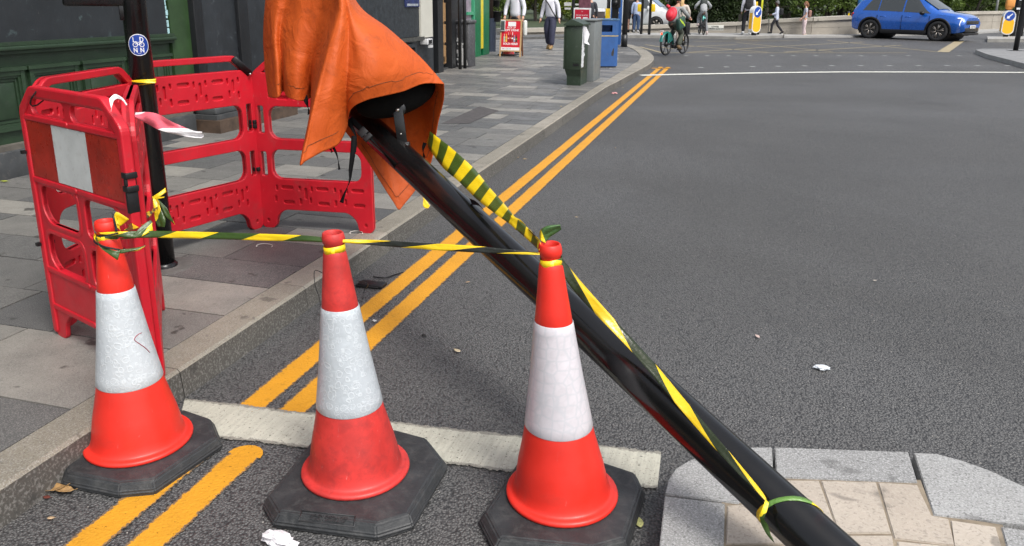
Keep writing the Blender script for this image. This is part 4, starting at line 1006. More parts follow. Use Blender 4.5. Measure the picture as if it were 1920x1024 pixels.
# ================================================================== BUILDINGS
FX = -5.45
def fb(mb, y0, y1, z0, z1, out, mi=0, back=.3, bev=0):
    """box on the facade: out = metres proud of the wall plane"""
    return mb.box((FX-back, y0, z0), (FX+out, y1, z1), mi, None, bev)
pub = thing('pub_building', 'green panelled pub front with black boarded windows above a grey stone plinth', 'building', (FX-2, 4, 0))
m = MB(); m.box((FX-6, -3, 0), (FX-.06, 8.42, 6.5)); m.build('wall', DGREY, pub)
m = MB(); fb(m, -3, 6.85, 0, .33, .10, bev=.01); fb(m, -3, 6.85, .33, .37, .07, 1); m.build('plinth', [PLINTH, mat('plinth_ledge', (.1, .09, .075), .8, .3, 10, bump=.3)], pub)
m = MB(); fb(m, -3, 6.68, .37, 1.06, .0); m.build('stall_riser', GREEN, pub)
def panel_mould(yc, w, z0, z1):
    m = MB(); a, b = yc-w/2, yc+w/2
    for k, (o, t) in enumerate(((.0, .035), (.035, .02), (.06, .018))):
        pr_ = .035-.012*k
        m.box((FX-.01, a+o, z0+o), (FX+pr_, a+o+t, z1-o)); m.box((FX-.01, b-o-t, z0+o), (FX+pr_, b-o, z1-o))
        m.box((FX-.01, a+o+t, z0+o), (FX+pr_-.002, b-o-t, z0+o+t)); m.box((FX-.01, a+o+t, z1-o-t), (FX+pr_-.002, b-o-t, z1-o))
    m.box((FX-.01, a-.015, z1+.002), (FX+.05, b+.015, z1+.03))
    m.box((FX-.01, a+.09, z0+.09), (FX+.012, b-.09, z1-.09), bev=.005)
    return m
for px0, px1 in ((-170, -75), (-60, 40), (50, 142), (152, 230), (240, 278), (283, 318)):
    a = AX(px0, 140, FX).y if px0 > -300 else 3; b = AX(px1, 140, FX).y
    panel_mould((a+b)/2, abs(b-a), .47, .93).build('raised_panel', GREEN, pub)
m = MB(); fb(m, -3, 6.70, 1.06, 1.085, .05); fb(m, -3, 6.70, 1.087, 1.12, .085, bev=.008); fb(m, -3, 6.70, 1.122, 1.15, .06); m.build('window_ledge', GREEN, pub)
m = MB(); fb(m, -3, 6.66, 1.15, 2.7, .015); o = m.build('window_board', BOARD, pub)
m = MB()
rg = random.Random(5); z = 1.15
while z < 2.6:
    h = rg.uniform(.02, .07); w = rg.uniform(.008, .03); m.box((FX-.02, 6.655, z), (FX+.021, 6.655+w, z+h)); z += h*rg.uniform(.9, 1.3)
m.build('peeling_paint_edge', mat('peeled_turquoise', (.35, .55, .58), .6, .3, 40), pub)
m = MB(); fb(m, 6.69, 6.98, .37, 2.7, .03); m.build('pilaster', GREEN2, pub)
m = MB(); fb(m, 6.98, 7.12, .5, 2.7, .10, bev=.01); fb(m, 7.74, 7.92, .5, 2.7, .10, bev=.01); m.build('pilaster', mat('black_timber', (.009, .010, .012), .4, .2, 8), pub)
m = MB(); fb(m, 7.12, 7.74, .5, 2.7, .05); fb(m, 7.92, 8.36, .5, 2.7, .07, bev=.01); m.build('pilaster', DGREY, pub)
m = MB(); fb(m, 6.92, 8.45, .12, .25, .33, 1); fb(m, 6.96, 8.40, .252, .30, .27); fb(m, 7.0, 8.38, .30, .37, .23, 0, .3, .01); fb(m, 7.0, 8.36, .37, .43, .17, 0, .3, .02); fb(m, 7.0, 8.36, .43, .52, .12, 0, .3, .01)
m.build('pilaster_base', [PLINTH, mat('tiled_step', (.07, .045, .03), .6, .4, 8, dirt=.2, dirtcol=(.02, .02, .02), bump=.2)], pub)
m = MB(); fb(m, -3, 8.42, 2.7, 3.4, .12, bev=.02); m.build('fascia', GREEN, pub)
shop = thing('boarded_shop', 'charcoal shopfront with rough black board above a sill, poster and cream panel at its end', 'building', (FX-2, 11, 0))
m = MB(); m.box((FX-6, 8.44, 0), (FX-.05, 14.0, 6.5)); m.build('wall', DGREY, shop)
zS = AX(760, 73, FX).z
TEX = mat('rough_black_board', (.02, .024, .028), .55, .5, 12, dirt=.2, dirtcol=(.004, .004, .005), bump=1.0, bscale=18)
m = MB(); fb(m, 8.46, 13.18, zS+.02, 2.7, .01); m.build('rough_board', TEX, shop)
m = MB(); fb(m, 8.46, 13.3, zS-.05, zS+.012, .06); fb(m, 8.46, 13.5, .12, .3, .05); m.build('sill', mat('dusty_ledge', (.05, .05, .045), .7, .3, 14), shop)
m = MB()
for a, b in ((8.6, 10.0), (10.1, 11.6), (11.7, 13.0)):
    m.box((FX-.05, a, .34), (FX+.03, a+.07, zS-.09)); m.box((FX-.05, b-.07, .34), (FX+.03, b, zS-.09)); m.box((FX-.05, a+.07, zS-.16), (FX+.028, b-.07, zS-.09)); m.box((FX-.05, a+.07, .34), (FX+.028, b-.07, .42))
m.build('panel_moulding', DGREY, shop)
CREAM = mat('cream_board', (.5, .49, .43), .5, .05, 4)
m = MB(); z1 = AX(797, 70, FX).z; fb(m, 13.2, 13.76, z1, 2.7, .04); m.build('cream_panel', CREAM, shop)
m = MB(); zz = AX(797, 78, FX).z; fb(m, 13.36, 13.62, zz-.05, zz+.05, .09, bev=.01); m.box((FX+.09, 13.42, zz-.035), (FX+.1, 13.56, zz+.03), 1); m.box((FX+.06, 13.45, zz-.11), (FX+.1, 13.6, zz-.06), 0); m.build('wall_box', [mat('box_white', (.5, .5, .5), .5), BLK], shop)
m = MB(); fb(m, 12.55, 13.16, AX(776, 13, FX).z, AX(776, 13, FX).z+.5, .03); m.box((FX+.0301, 12.62, AX(776, 11, FX).z), (FX+.033, 13.1, AX(776, 7, FX).z), 1); m.build('poster', [mat('poster_blue', (.02, .03, .10), .3, .4, 6), mat('poster_pale', (.3, .33, .36), .4, .3, 20)], shop)
m = MB(); fb(m, 8.44, 14.0, 2.7, 3.4, .1, bev=.02); m.build('fascia', DGREY, shop)
# the entrance and the stores beyond, following the receding frontage
def seg_px(x0, yb0, x1, yb1): a = G(x0, yb0, .12); b = G(x1, yb1, .12); return Vector((a.x, a.y)), Vector((b.x, b.y))
def wallbox(mb, A, B, z0, z1, out=0, back=.3, mi=0):
    t = (B-A).normalized(); nn = Vector((t.y, -t.x))      # towards the street
    P = [A+nn*out, B+nn*out, B-nn*back, A-nn*back]; return mb.prism([(p.x, p.y) for p in P], z0, z1, mi)
ent = thing('doorway', 'tan wooden door with a black letter flap between black pilasters', 'doorway', (*G(838, 130, .12)[:2], .12))
A0, A1 = Vector((-5.62, 14.0)), Vector((-5.75, 15.9))
def fy(y): return A0.lerp(A1, (y-A0.y)/(A1.y-A0.y))
def ypx(px, yb=70):
    # y where the column px meets the entrance line
    best = min(range(0, 3000), key=lambda k: abs(projx(A0.lerp(A1, k/1000-.5), 1.0)-px)); return (A0.lerp(A1, best/1000-.5)).y
def projx(p, z): q = RM.transposed() @ (Vector((p[0], p[1], z))-O); return CX+FF*q.x/q.z
ys = {p: ypx(p) for p in (808, 818, 823, 838, 845, 868)}
BT = mat('black_timber', (.009, .010, .012), .4, .2, 8)
m = MB(); wallbox(m, fy(ys[808]), fy(ys[818]), .12, 3.2, .14); wallbox(m, fy(ys[838]), fy(ys[845]), .12, 3.2, .1); wallbox(m, fy(ys[845]), fy(ys[868]), .12, 3.2, .05); m.build('door_frame', BT, ent)
m = MB(); wallbox(m, fy(ys[818]), fy(ys[823]), .16, 3, -.03); m.build('side_light', mat('side_glass', (.25, .27, .27), .15), ent)
TAN = mat('tan_wood', (.34, .2, .09), .5, .15, 6, bump=.1)
m = MB(); wallbox(m, fy(ys[823]), fy(ys[838]), .2, 3, -.06)
h = (ys[838]-ys[823])
for k in range(5):
    z0 = .24+.42*k; wallbox(m, fy(ys[823]+h*.15), fy(ys[838]-h*.15), z0, z0+.36, -.045, 0)
d_ = m.build('door', TAN, ent)
m = MB(); wallbox(m, fy(ys[823]+h*.3), fy(ys[838]-h*.25), .22, .38, -.035, 0); m.build('door_flap', BLK, ent)
m = MB(); wallbox(m, fy(ys[818]), fy(ys[838]), .12, .15, .02); m.build('threshold', PLINTH, ent)
for yc in (860,):
    m = MB(); a = G(858, 129, .12); 
    for dx in (-.05, .07): m.tube([(a.x+.1+dx*.2, a.y+dx*2, .12), (a.x+.1+dx*.2, a.y+dx*2, 2.5)], .035, 0, 10)
    m.build('pipe', BT, ent)
gs = thing('green_shop', 'green and yellow painted shopfront past the black doorway', 'building', (*G(895, 105, .12)[:2], .12))
A0g, A1g = seg_px(884, 108, 914, 101.5); tg = (A1g-A0g)
m = MB(); wallbox(m, A0g-tg*.9, A1g+tg*.2, .0, 6, -.03, 4); m.build('wall', mat('green_wall', (.01, .09, .04), .5), gs)
GRB = mat('bright_green_paint', (.005, .13, .05), .4, .15, 6)
m = MB(); wallbox(m, A0g+tg*.10, A0g+tg*.46, .12, 4, .05); wallbox(m, A0g+tg*.66, A1g, .12, 4, .03); m.build('pilaster', GRB, gs)
m = MB(); wallbox(m, A0g+tg*.48, A0g+tg*.64, .3, 4, .04); m.build('yellow_strip', mat('yellow_paint', (.6, .5, .02), .4, .15, 10), gs)
m = MB(); wallbox(m, A0g+tg*.02, A0g+tg*.08, .9, 4, .06); wallbox(m, A0g-tg*.3, A0g+tg*.1, 1.15, 1.22, .06); wallbox(m, A0g+tg*.0, A0g+tg*.09, .25, .5, .07); m.build('window_frame', mat('pale_green_paint', (.05, .3, .16), .4), gs)
m = MB(); wallbox(m, A0g-tg*.6, A0g+tg*.0, .55, 4, .0); m.build('window', mat('lilac_poster', (.3, .24, .3), .2, .4, 2), gs)
pb = thing('service_pillar', 'grey electrical service box plastered with peeling white posters by the shopfronts', 'cabinet', G(875, 124, .12))
a = G(871, 126, .12); b = G(880, 124, .12); m = MB()
Mx = Matrix.Translation((a.x+.02, a.y+.1, 0)); m.box((-.22, -.1, .12), (.08, .35, 1.02), 0, Mx, .02); m.box((-.24, -.12, 1.02), (.1, .37, 1.09), 0, Mx, .02); m.build('body', mat('pillar_grey', (.06, .06, .065), .5, .3, 8, dirt=.2, dirtcol=(.4, .4, .4)), pb)
m = MB()
rg = random.Random(9)
for k in range(16):
    z = .16+k*.035; w = .25-.012*k*rg.uniform(.6, 1.2); m.box((-.2+rg.uniform(0, .08), -.104-.0005*k, z), (-.2+w, -.1015, z+.04), 0, Mx)
m.build('torn_poster', mat('torn_paper', (.5, .5, .49), .7, .25, 30), pb)
dp = thing('drainpipe', 'brown drainpipe standing on a dark blue base at the end of the green shop', 'pipe', G(918, 97, .12))
a = G(918, 96.5, .12); m = MB(); m.tube([(a.x, a.y, 1.0), (a.x, a.y, 4)], .10, 0, 14); m.build('pipe', mat('brown_pipe', (.05, .032, .026), .5), dp)
m = MB(); m.prism([(a.x+.17*math.cos(k*.785+.39), a.y+.17*math.sin(k*.785+.39)) for k in range(8)], .12, .92, 0); m.prism([(a.x+.13*math.cos(k*.785+.39), a.y+.13*math.sin(k*.785+.39)) for k in range(8)], .92, 1.02, 0); m.build('base', mat('navy_paint', (.018, .028, .05), .5, .2, 8), dp)
# ================================================================== STREET FURNITURE
def frame(P, ang, z=None):
    return Matrix.Translation((P.x, P.y, P.z if z is None else z)) @ Matrix.Rotation(ang, 4, 'Z')
# green cabinet
a, b = G(1058, 160, .12), G(1100, 159, .12); ca = G(1056, 160, .12)
gc = thing('green_cabinet', 'tall dark green utility cabinet with gabled lid and torn poster on its side', 'cabinet', a)
ang = .0; Mx = frame(a, ang, .12)
CGR = mat('cabinet_green', (.022, .038, .022), .45, .2, 5, dirt=.1, dirtcol=(.1, .12, .1), bump=.05, scr=.5)
hh_ = AY(1058, 48, a.y).z-.12; wd_ = .27; dpt = .62
m = MB(); m.box((-.0, 0, .26), (wd_, dpt, hh_), 0, Mx, .008); m.prism([(.03, .05), (wd_, .03), (wd_, dpt-.02), (.03, dpt-.02)], 0, .15, 0, Mx)
m.add([Mx @ Vector(v) for v in ((.03, .05, .15), (wd_, .03, .15), (wd_, dpt-.02, .15), (.03, dpt-.02, .15), (0, 0, .262), (wd_, 0, .262), (wd_, dpt, .262), (0, dpt, .262))], [(0, 1, 5, 4), (1, 2, 6, 5), (2, 3, 7, 6), (3, 0, 4, 7)]); m.build('body', CGR, gc)
m = MB(); e = .03
lid = [(-e, -e, 0), (wd_+e, -e, 0), (wd_+e, dpt+e, 0), (-e, dpt+e, 0), (-e, -e, .025), (wd_+e, -e, .025), (wd_+e, dpt+e, .025), (-e, dpt+e, .025), (wd_/2-.04, -e+.01, .11), (wd_/2-.04, dpt+e, .11)]
m.add([Mx @ Vector((x, y_, z+hh_)) for x, y_, z in lid], [(0, 1, 5, 4), (1, 2, 6, 5), (2, 3, 7, 6), (3, 0, 4, 7), (4, 5, 8), (7, 9, 6), (5, 6, 9, 8), (4, 8, 9, 7), (3, 2, 1, 0)]); m.build('lid', CGR, gc)
m = MB(); m.box((-.03, .01, .27), (-.002, .05, hh_-.02), 0, Mx); m.box((.14, -.008, .33), (.24, -.002, .36), 1, Mx); m.box((.14, -.01, .38), (.24, -.002, .40), 0, Mx); m.build('door_hinge', [CGR, BLK], gc)
m = MB(); rg = random.Random(2)
for k in range(24):
    z = .30+k*.029; y0 = .02+rg.uniform(0, .03); y1 = .28+rg.uniform(-.05, .06) if k > 4 else .24
    m.add([Mx @ Vector(v) for v in ((wd_+.002+.0003*k, y0, z), (wd_+.002+.0003*k, y1, z), (wd_+.002+.0003*k, y1+rg.uniform(-.03, .03), z+.035), (wd_+.002+.0003*k, y0, z+.035))], [(0, 1, 2, 3)])
m.build('torn_poster', mat('torn_paper_grey', (.58, .6, .62), .6, .2, 18, dirt=.3, dirtcol=(.1, .12, .14)), gc)
m = MB(); m.add([Mx @ Vector(v) for v in ((wd_+.01, .1, .98), (wd_+.02, .30, .96), (wd_+.07, .36, .84), (wd_+.05, .30, .72), (wd_+.09, .30, .66), (wd_+.02, .16, .70))], [(0, 1, 2, 3, 5), (3, 4, 5)]); m.build('peeling_flap', mat('paper_white', (.6, .6, .62), .6), gc)
m = MB(); rg = random.Random(12)
for k in range(9): x = .13+k*.014; z = 1.0+rg.uniform(-.02, .03); m.box((x, -.0035, z), (x+.012, -.001, z+rg.uniform(.015, .05)), 0, Mx)
m.build('paint_tag', mat('tag_white', (.5, .5, .5), .6), gc)
# grey cabinet behind it
c_ = Mx @ Vector((.21, dpt+.10, 0)); g2 = thing('grey_cabinet', 'plain grey utility cabinet standing right behind the green one', 'cabinet', c_)
Mg = frame(c_, ang, .12); CGY = mat('cabinet_grey', (.15, .165, .165), .45, .1, 4, dirt=.06, dirtcol=(.06, .06, .06), scr=.4)
m = MB(); m.box((-.12, 0, 0), (.155, .75, 1.04), 0, Mg, .008); m.build('body', CGY, g2)
m = MB(); m.box((-.14, -.02, 1.045), (.17, .77, 1.075), 0, Mg, .01); m.build('lid', CGY, g2)
# blue bin
a, b = G(1113, 127, .12), G(1148, 127, .12); ang = math.atan2(b.y-a.y, b.x-a.x); Mb = frame(a, ang, .12)
bl = thing('litter_bin', 'blue metal litter bin with a yellow band and chamfered corners beside the kerb', 'bin', a)
BLU = mat('bin_blue', (.022, .085, .26), .4, .12, 5, dirt=.05, dirtcol=(.1, .1, .1), scr=.5)
w = (b-a).length+.02; wt = .50; H = AY(1112, 38, a.y).z-.12
ch = .075
def oct_(w0, d0, c): return [(c, 0), (w0-c, 0), (w0, c), (w0, d0-c), (w0-c, d0), (c, d0), (0, d0-c), (0, c)]
w0 = .53; d0 = .5
L0 = oct_(w0, d0, ch)
m = MB(); m.prism(L0, .03, H*.735, 0, Mb); m.prism(oct_(w0, d0, ch), H*.95, H, 0, Mb)
# ring round the openings: posts between
for (x0, y0, x1, y1) in ((0, ch, .02, d0-ch), (w0-.02, ch, w0, .17), (w0-.02, d0-.17, w0, d0-ch), (ch, 0, .15, .02), (w0-.15, 0, w0-ch, .02), (ch, d0-.02, w0-ch, d0)):
    m.box((x0, y0, H*.734), (x1, y1, H*.951), 0, Mb)
for (p, q) in (((0, ch), (ch, 0)), ((w0-ch, 0), (w0, ch)), ((0, d0-ch), (ch, d0)), ((w0, d0-ch), (w0-ch, d0))):
    m.prism([p, q, (q[0]+(.012 if q[0] < w0/2 else -.012), q[1]+.012), (p[0]+(.012 if p[0] < w0/2 else -.012), p[1]+.012)], H*.734, H*.951, 0, Mb)
m.box((.14, 0.001, H*.90), (w0-.14, .02, H*.951), 0, Mb); m.box((.14, 0.001, H*.734), (w0-.14, .02, H*.76), 0, Mb)
m.box((.03, -.006, .06), (.06, 0.0, H*.94), 0, Mb)
m.build('body', BLU, bl)
m = MB(); m.prism([((x-w0/2)*1.05+w0/2, (y_-d0/2)*1.05+d0/2) for x, y_ in L0], H+.001, H+.03, 0, Mb); m.build('lid', mat('bin_lid', (.05, .13, .25), .5, .2, 10, dirt=.3, dirtcol=(.3, .32, .33)), bl)
m = MB(); m.prism([((x-w0/2)*1.012+w0/2, (y_-d0/2)*1.012+d0/2) for x, y_ in L0], H*.665, H*.682, 0, Mb); m.build('yellow_band', mat('band_yellow', (.5, .36, .08), .5), bl)
m = MB(); m.prism([((x-w0/2)*.93+w0/2, (y_-d0/2)*.93+d0/2) for x, y_ in L0], 0, .03, 0, Mb); m.build('foot', BLK, bl)
m = MB(); m.add([Mb @ Vector(v) for v in ((w0-.11, -.002, .24), (w0-.155, -.002, .26), (w0-.15, -.002, .32), (w0-.12, -.002, .40), (w0-.10, -.002, .42), (w0-.095, -.002, .33))], [(0, 1, 2, 3, 4, 5)]); m.build('worn_patch', mat('rust_patch', (.03, .03, .03), .8), bl)
# A-board
a, b = G(936, 106, .12), G(976, 107, .12); ang = math.atan2(b.y-a.y, b.x-a.x); Ma = frame(a, ang, .12)
ab = thing('pavement_sign', 'wooden A-board with a red soft drink poster reading SOLD HERE', 'sign', a)
W = (b-a).length; H = AY(936, 35.5, a.y).z-.12; tilt = .16
MT = Ma @ Matrix.Rotation(-tilt, 4, 'X')
WOODL = mat('pale_wood', (.42, .27, .13), .5, .15, 8); WOODR = mat('brown_wood', (.16, .06, .03), .5, .15, 8)
m = MB(); f = .035
m.box((0, 0, 0), (f, .03, H), 0, MT); m.box((W-f, 0, 0), (W, .03, H), 0, MT); m.box((f, 0.001, H-f), (W-f, .029, H), 0, MT); m.box((f, .001, .13), (W-f, .029, .16), 0, MT); m.build('front_frame', WOODL, ab)
MBk = Ma @ Matrix.Translation((0, .02+2*math.sin(tilt)*H, 0)) @ Matrix.Rotation(tilt, 4, 'X')
m = MB(); m.box((0, 0, 0), (f, .03, H), 0, MBk); m.box((W-f, 0, 0), (W, .03, H), 0, MBk); m.box((f, 0, .13), (W-f, .03, .16), 0, MBk); m.box((f, .01, .16), (W-f, .02, H-f), 0, MBk); m.build('rear_frame', WOODR, ab)
m = MB(); m.box((f, .008, .16), (W-f, .02, H-f), 0, MT); m.build('poster', mat('poster_red', (.55, .01, .025), .4, .08, 6), ab)
m = MB(); m.box((f, .005, .162), (W-f, .0078, .235), 0, MT); m.build('white_strip', mat('paper_white2', (.7, .7, .7), .5, .05), ab); m = MB(); m.box((.20, .004, H-.17), (.40, .0078, H-.06), 0, MT); m.build('taped_paper', mat('paper_white2', (.7, .7, .7), .5, .05), ab)
def TM(base, x, y_, z): return base @ Matrix(((1, 0, 0, x), (0, 0, -1, y_), (0, 1, 0, z), (0, 0, 0, 1)))
m = MB()
m.text('PICK UP', .062, TM(MT, W*.52, .004, H-.205)); m.text('SOFT DRINK', .068, TM(MT, W*.53, .004, H-.27), sx=1.0, bold=.001); m.text('SOLD HERE!', .07, TM(MT, W*.5, .004, .32), bold=.0015); m.build('lettering', mat('letter_white', (.8, .8, .8), .5), ab)
rg = random.Random(4)
cols = [(.5, .45, .35), (.7, .45, .05), (.25, .01, .02), (.2, .005, .01), (.22, .03, .03), (.15, .3, .4), (.02, .03, .02)]
for k, cc in enumerate(cols):
    x = .095+k*.052; hh_ = [.2, .2, .24, .26, .24, .17, .19][k]
    m = MB(); m.box((x, .0035, .37), (x+.038, .0076, .37+hh_*.7), 0, MT); m.box((x+.011, .0035, .37+hh_*.7), (x+.027, .0076, .37+hh_), 1 if k in (2, 3, 4) else 0, MT); m.box((x, .003, .37+hh_*.3), (x+.038, .0034, .37+hh_*.45), 1, MT)
    m.build('printed_bottle', [mat('bottle_%d' % k, cc, .4), mat('label_%d' % k, [(.2, .5, .3), (.6, .3, .1), (.6, .3, .3), (.5, .1, .05), (.7, .7, .7), (.6, .65, .7), (.1, .3, .05)][k], .4)], ab)
for k in range(7):
    m = MB(); m.ball((.07+k*.034, .003, .198), (.011, .002, .011), 0, MT, 10, 6); m.build('printed_dot', mat('dot_%d' % k, [(.5, .02, .05), (.3, .0, .02), (.4, .5, .5), (.6, .2, .2), (.1, .4, .1), (.1, .4, .5), (.02, .02, .02)][k], .4), ab)
ph = thing('picture_frame', 'small grey framed board hanging on the corner of the wooden A-board', 'sign', MT @ Vector((.08, -.03, H-.2)))
m = MB(); m.box((.005, -.03, H-.30), (.13, -.002, H-.02), 0, MT, .01); m.build('frame', mat('frame_grey', (.4, .42, .42), .4), ph)
m = MB(); m.box((.02, -.034, H-.27), (.115, -.031, H-.05), 0, MT); m.build('screen', mat('screen_dark', (.06, .07, .07), .3, .3, 20), ph)
# small cone behind A-board
cc = G(948, 104.5, .12)+Vector((0.02, .22, 0)); cn = thing('traffic_cone', 'short red cone half hidden behind the legs of the A-board', 'traffic cone', (cc.x, cc.y, .12))
m = MB(); m.lathe([(.165, .14), (.15, .15), (.11, .28), (.06, .55), (.03, .74)], 20, 0, Matrix.Translation((cc.x, cc.y, .0))); m.build('cone_body', mat('cone_dull_red', (.4, .02, .02), .5), cn)
m = MB(); m.box((cc.x-.24, cc.y-.22, .121), (cc.x+.22, cc.y+.2, .155), 0, None, .01); m.build('base_plate', RUB, cn)
# white bag of the worker
# ---------------- poles, boards near the crossing
def pole(name, label, cat, px, py, z0, r, h, m_, extra=None, n=14):
    P = G(px, py, z0); t = thing(name, label, cat, (P.x, P.y, z0)); m = MB(); m.tube([(P.x, P.y, z0), (P.x, P.y, h)], r, 0, n); m.build('pole', m_, t); return t, P
YP = mat('push_box_yellow', (.75, .5, .01), .4, .05)
t, P = pole('traffic_signal', 'thick black traffic light post behind the blue litter bin', 'traffic signal', 1170, 88, .12, .085, 3.4, BT)
m = MB(); m.tube([(P.x, P.y, .12), (P.x, P.y, .5)], .1, 0, 14); m.build('base', BT, t)
Dv = lambda P: (Vector((0, 0, 0))-Vector((P.x, P.y, 0))).normalized()
P2 = G(1152, 84, .12)
t2 = thing('information_column', 'flat blue street sign column with white stickers beside the black signal post', 'sign', (P2.x, P2.y, .12)); m = MB(); Mq = frame(P2, .2, .12); m.box((-.16, -.05, 0), (.2, .05, 2.6), 0, Mq, .01); m.build('panel', mat('column_blue', (.02, .09, .30), .4, .1, 6), t2)
m = MB(); m.box((-.07, -.053, 1.28), (.12, -.051, 1.34), 0, Mq); m.box((-.06, -.053, 1.0), (.1, -.051, 1.04), 0, Mq); m.build('sticker', SWHITE, t2)
P3 = G(1138, 86, .12); t3 = thing('crossing_post', 'grey crossing post with tall yellow box and black signal head above the bin', 'traffic signal', (P3.x, P3.y, .12))
m = MB(); m.tube([(P3.x, P3.y, .12), (P3.x, P3.y, 3)], .055, 0, 12); m.build('pole', mat('post_grey', (.04, .04, .04), .5), t3)
m = MB(); m.box((P3.x-.07, P3.y-.14, .85), (P3.x+.07, P3.y-.05, 1.28), 0, None, .01); m.build('push_box', YP, t3)
m = MB(); m.box((P3.x+.12, P3.y-.2, 1.3), (P3.x+.38, P3.y+.05, 2.1), 0, None, .03); m.tube([(P3.x+.25, P3.y-.2, 1.45), (P3.x+.25, P3.y-.27, 1.45)], .09, 0, 16); m.box((P3.x+.13, P3.y-.1, .3), (P3.x+.33, P3.y, 1.3), 0); m.build('signal_head', BT, t3)
m = MB(); m.ball((P3.x+.25, P3.y-.21, 1.44), (.07, .03, .07)); m.build('lens', mat('lens_dim', (.08, .13, .13), .2), t3)
# red notice board
P4 = G(1074, 80, .12); t4 = thing('poster_board', 'white framed red poster board beyond the green cabinet', 'sign', (P4.x, P4.y, .12)); Mq = frame(P4, -.05, .12)
zt_ = AY(1090, 15, P4.y).z-.12; m = MB(); m.box((0, -.03, .1), (.60, .03, zt_), 0, Mq, .01); m.box((.02, -.2, 0), (.07, .2, .1), 0, Mq); m.box((.53, -.2, 0), (.58, .2, .1), 0, Mq); m.build('frame', mat('frame_white', (.6, .6, .6), .4), t4)
m = MB(); m.box((.05, -.034, .2), (.55, -.031, zt_-.05), 0, Mq); m.build('poster', mat('poster_red2', (.5, .015, .04), .4, .08), t4)
m = MB(); m.text('BEFORE & AFTER', .055, TM(Mq, .3, -.036, zt_-.24)); m.text('TS', .05, TM(Mq, .3, -.036, zt_-.12)); m.box((.1, -.0365, zt_-.4), (.26, -.0345, zt_-.3), 0, Mq); m.box((.34, -.0365, zt_-.4), (.5, -.0345, zt_-.3), 0, Mq); m.build('lettering', mat('letter_white', (.8, .8, .8), .5), t4)
# signs on dark pole behind it
P5 = G(1073, 76, .12); t5 = thing('sign_pole', 'black pole carrying small white plates and a purple notice above the red poster board', 'sign', (P5.x, P5.y, .12))
m = MB(); m.tube([(P5.x, P5.y, .12), (P5.x, P5.y, 3)], .05, 0, 10); m.build('pole', BT, t5)
for k, (dx, z, w, h) in enumerate(((-.32, 1.33, .26, .12), (-.30, 1.20, .22, .07), (.08, 1.35, .12, .06), (.08, 1.22, .12, .06))):
    m = MB(); m.box((P5.x+dx, P5.y-.06, z), (P5.x+dx+w, P5.y-.04, z+h)); m.build('plate', mat('plate_white', (.5, .5, .48), .5, .2, 20), t5)
m = MB(); m.box((P5.x+.2, P5.y+.0, 1.26), (P5.x+.62, P5.y+.03, 1.56)); m.build('notice', mat('notice_purple', (.14, .05, .07), .5, .4, 12), t5)
P6 = G(1112, 72, .12); t6 = thing('street_box', 'dark brown street box with a pale sloped top, seen over the grey cabinet', 'cabinet', (P6.x, P6.y, .12)); Mq = frame(P6, .3, .12)
zt_ = AY(1120, 22, P6.y).z-.12; m = MB(); m.box((0, 0, 0), (.42, .4, zt_), 0, Mq, .01); m.build('body', mat('box_brown', (.035, .022, .02), .5), t6)
m = MB(); m.add([Mq @ Vector(v) for v in ((-.02, -.02, zt_), (.45, -.02, zt_), (.45, .45, zt_+.1), (-.02, .45, zt_+.1), (-.02, -.02, zt_+.02), (.45, -.02, zt_+.02), (.45, .45, zt_+.12), (-.02, .45, zt_+.12))], [(3, 2, 1, 0), (4, 5, 6, 7), (0, 1, 5, 4), (1, 2, 6, 5), (2, 3, 7, 6), (3, 0, 4, 7)]); m.build('top', mat('top_pale', (.5, .5, .5), .4), t6)
# two crossing poles with yellow boxes on the far island
for k, (px, py, side_, lab) in enumerate(((1202, 64, -1, 'black crossing pole with a yellow box on its left, in front of the white van'), (1217, 65, 1, 'black crossing pole with a yellow box on its right, by the van mirror'))):
    t, P = pole('crossing_pole', lab, 'traffic signal', px, py, .12, .06, 3.3, BT); zb = AY(px, 22, P.y).z
    m = MB(); m.box((P.x+side_*.05, P.y-.12, zb), (P.x+side_*.2, P.y+.08, zb+.32), 0, None, .01); m.build('push_box', YP, t)
t, P = pole('traffic_signal', 'black traffic light post with yellow edges beside the keep left bollard', 'traffic signal', 1421, 65, .12, .06, 3.4, BT)
zb = AY(1421, 20, P.y).z; m = MB(); m.box((P.x-.24, P.y-.1, zb), (P.x-.12, P.y+.05, zb+.38), 0, None, .01); m.build('push_box', YP, t)
m = MB(); m.box((P.x+.02, P.y-.13, zb-.0), (P.x+.1, P.y-.07, zb+.5), 0, None, .01); m.build('yellow_edge', mat('lime_edge', (.6, .6, .02), .4), t)
t, P = pole('push_button_post', 'slim black push button post with yellow stripe by the parapet wall', 'bollard', 1586, 67, 0, .055, 1.15, BT)
zb = .75; m = MB(); m.box((P.x-.02, P.y-.09, zb), (P.x+.04, P.y-.04, zb+.32), 0); m.build('yellow_strip', YP, t)
m = MB(); m.box((P.x+.06, P.y-.08, zb), (P.x+.22, P.y+.06, zb+.3), 0, None, .02); m.build('button_box', BT, t)
t, P = pole('painted_pole', 'blue painted pole with white graffiti behind the tail of the blue car', 'post', 1605, 66, 0, .10, 3.3, mat('pole_blue', (.02, .13, .33), .4, .15, 5, scr=.9))
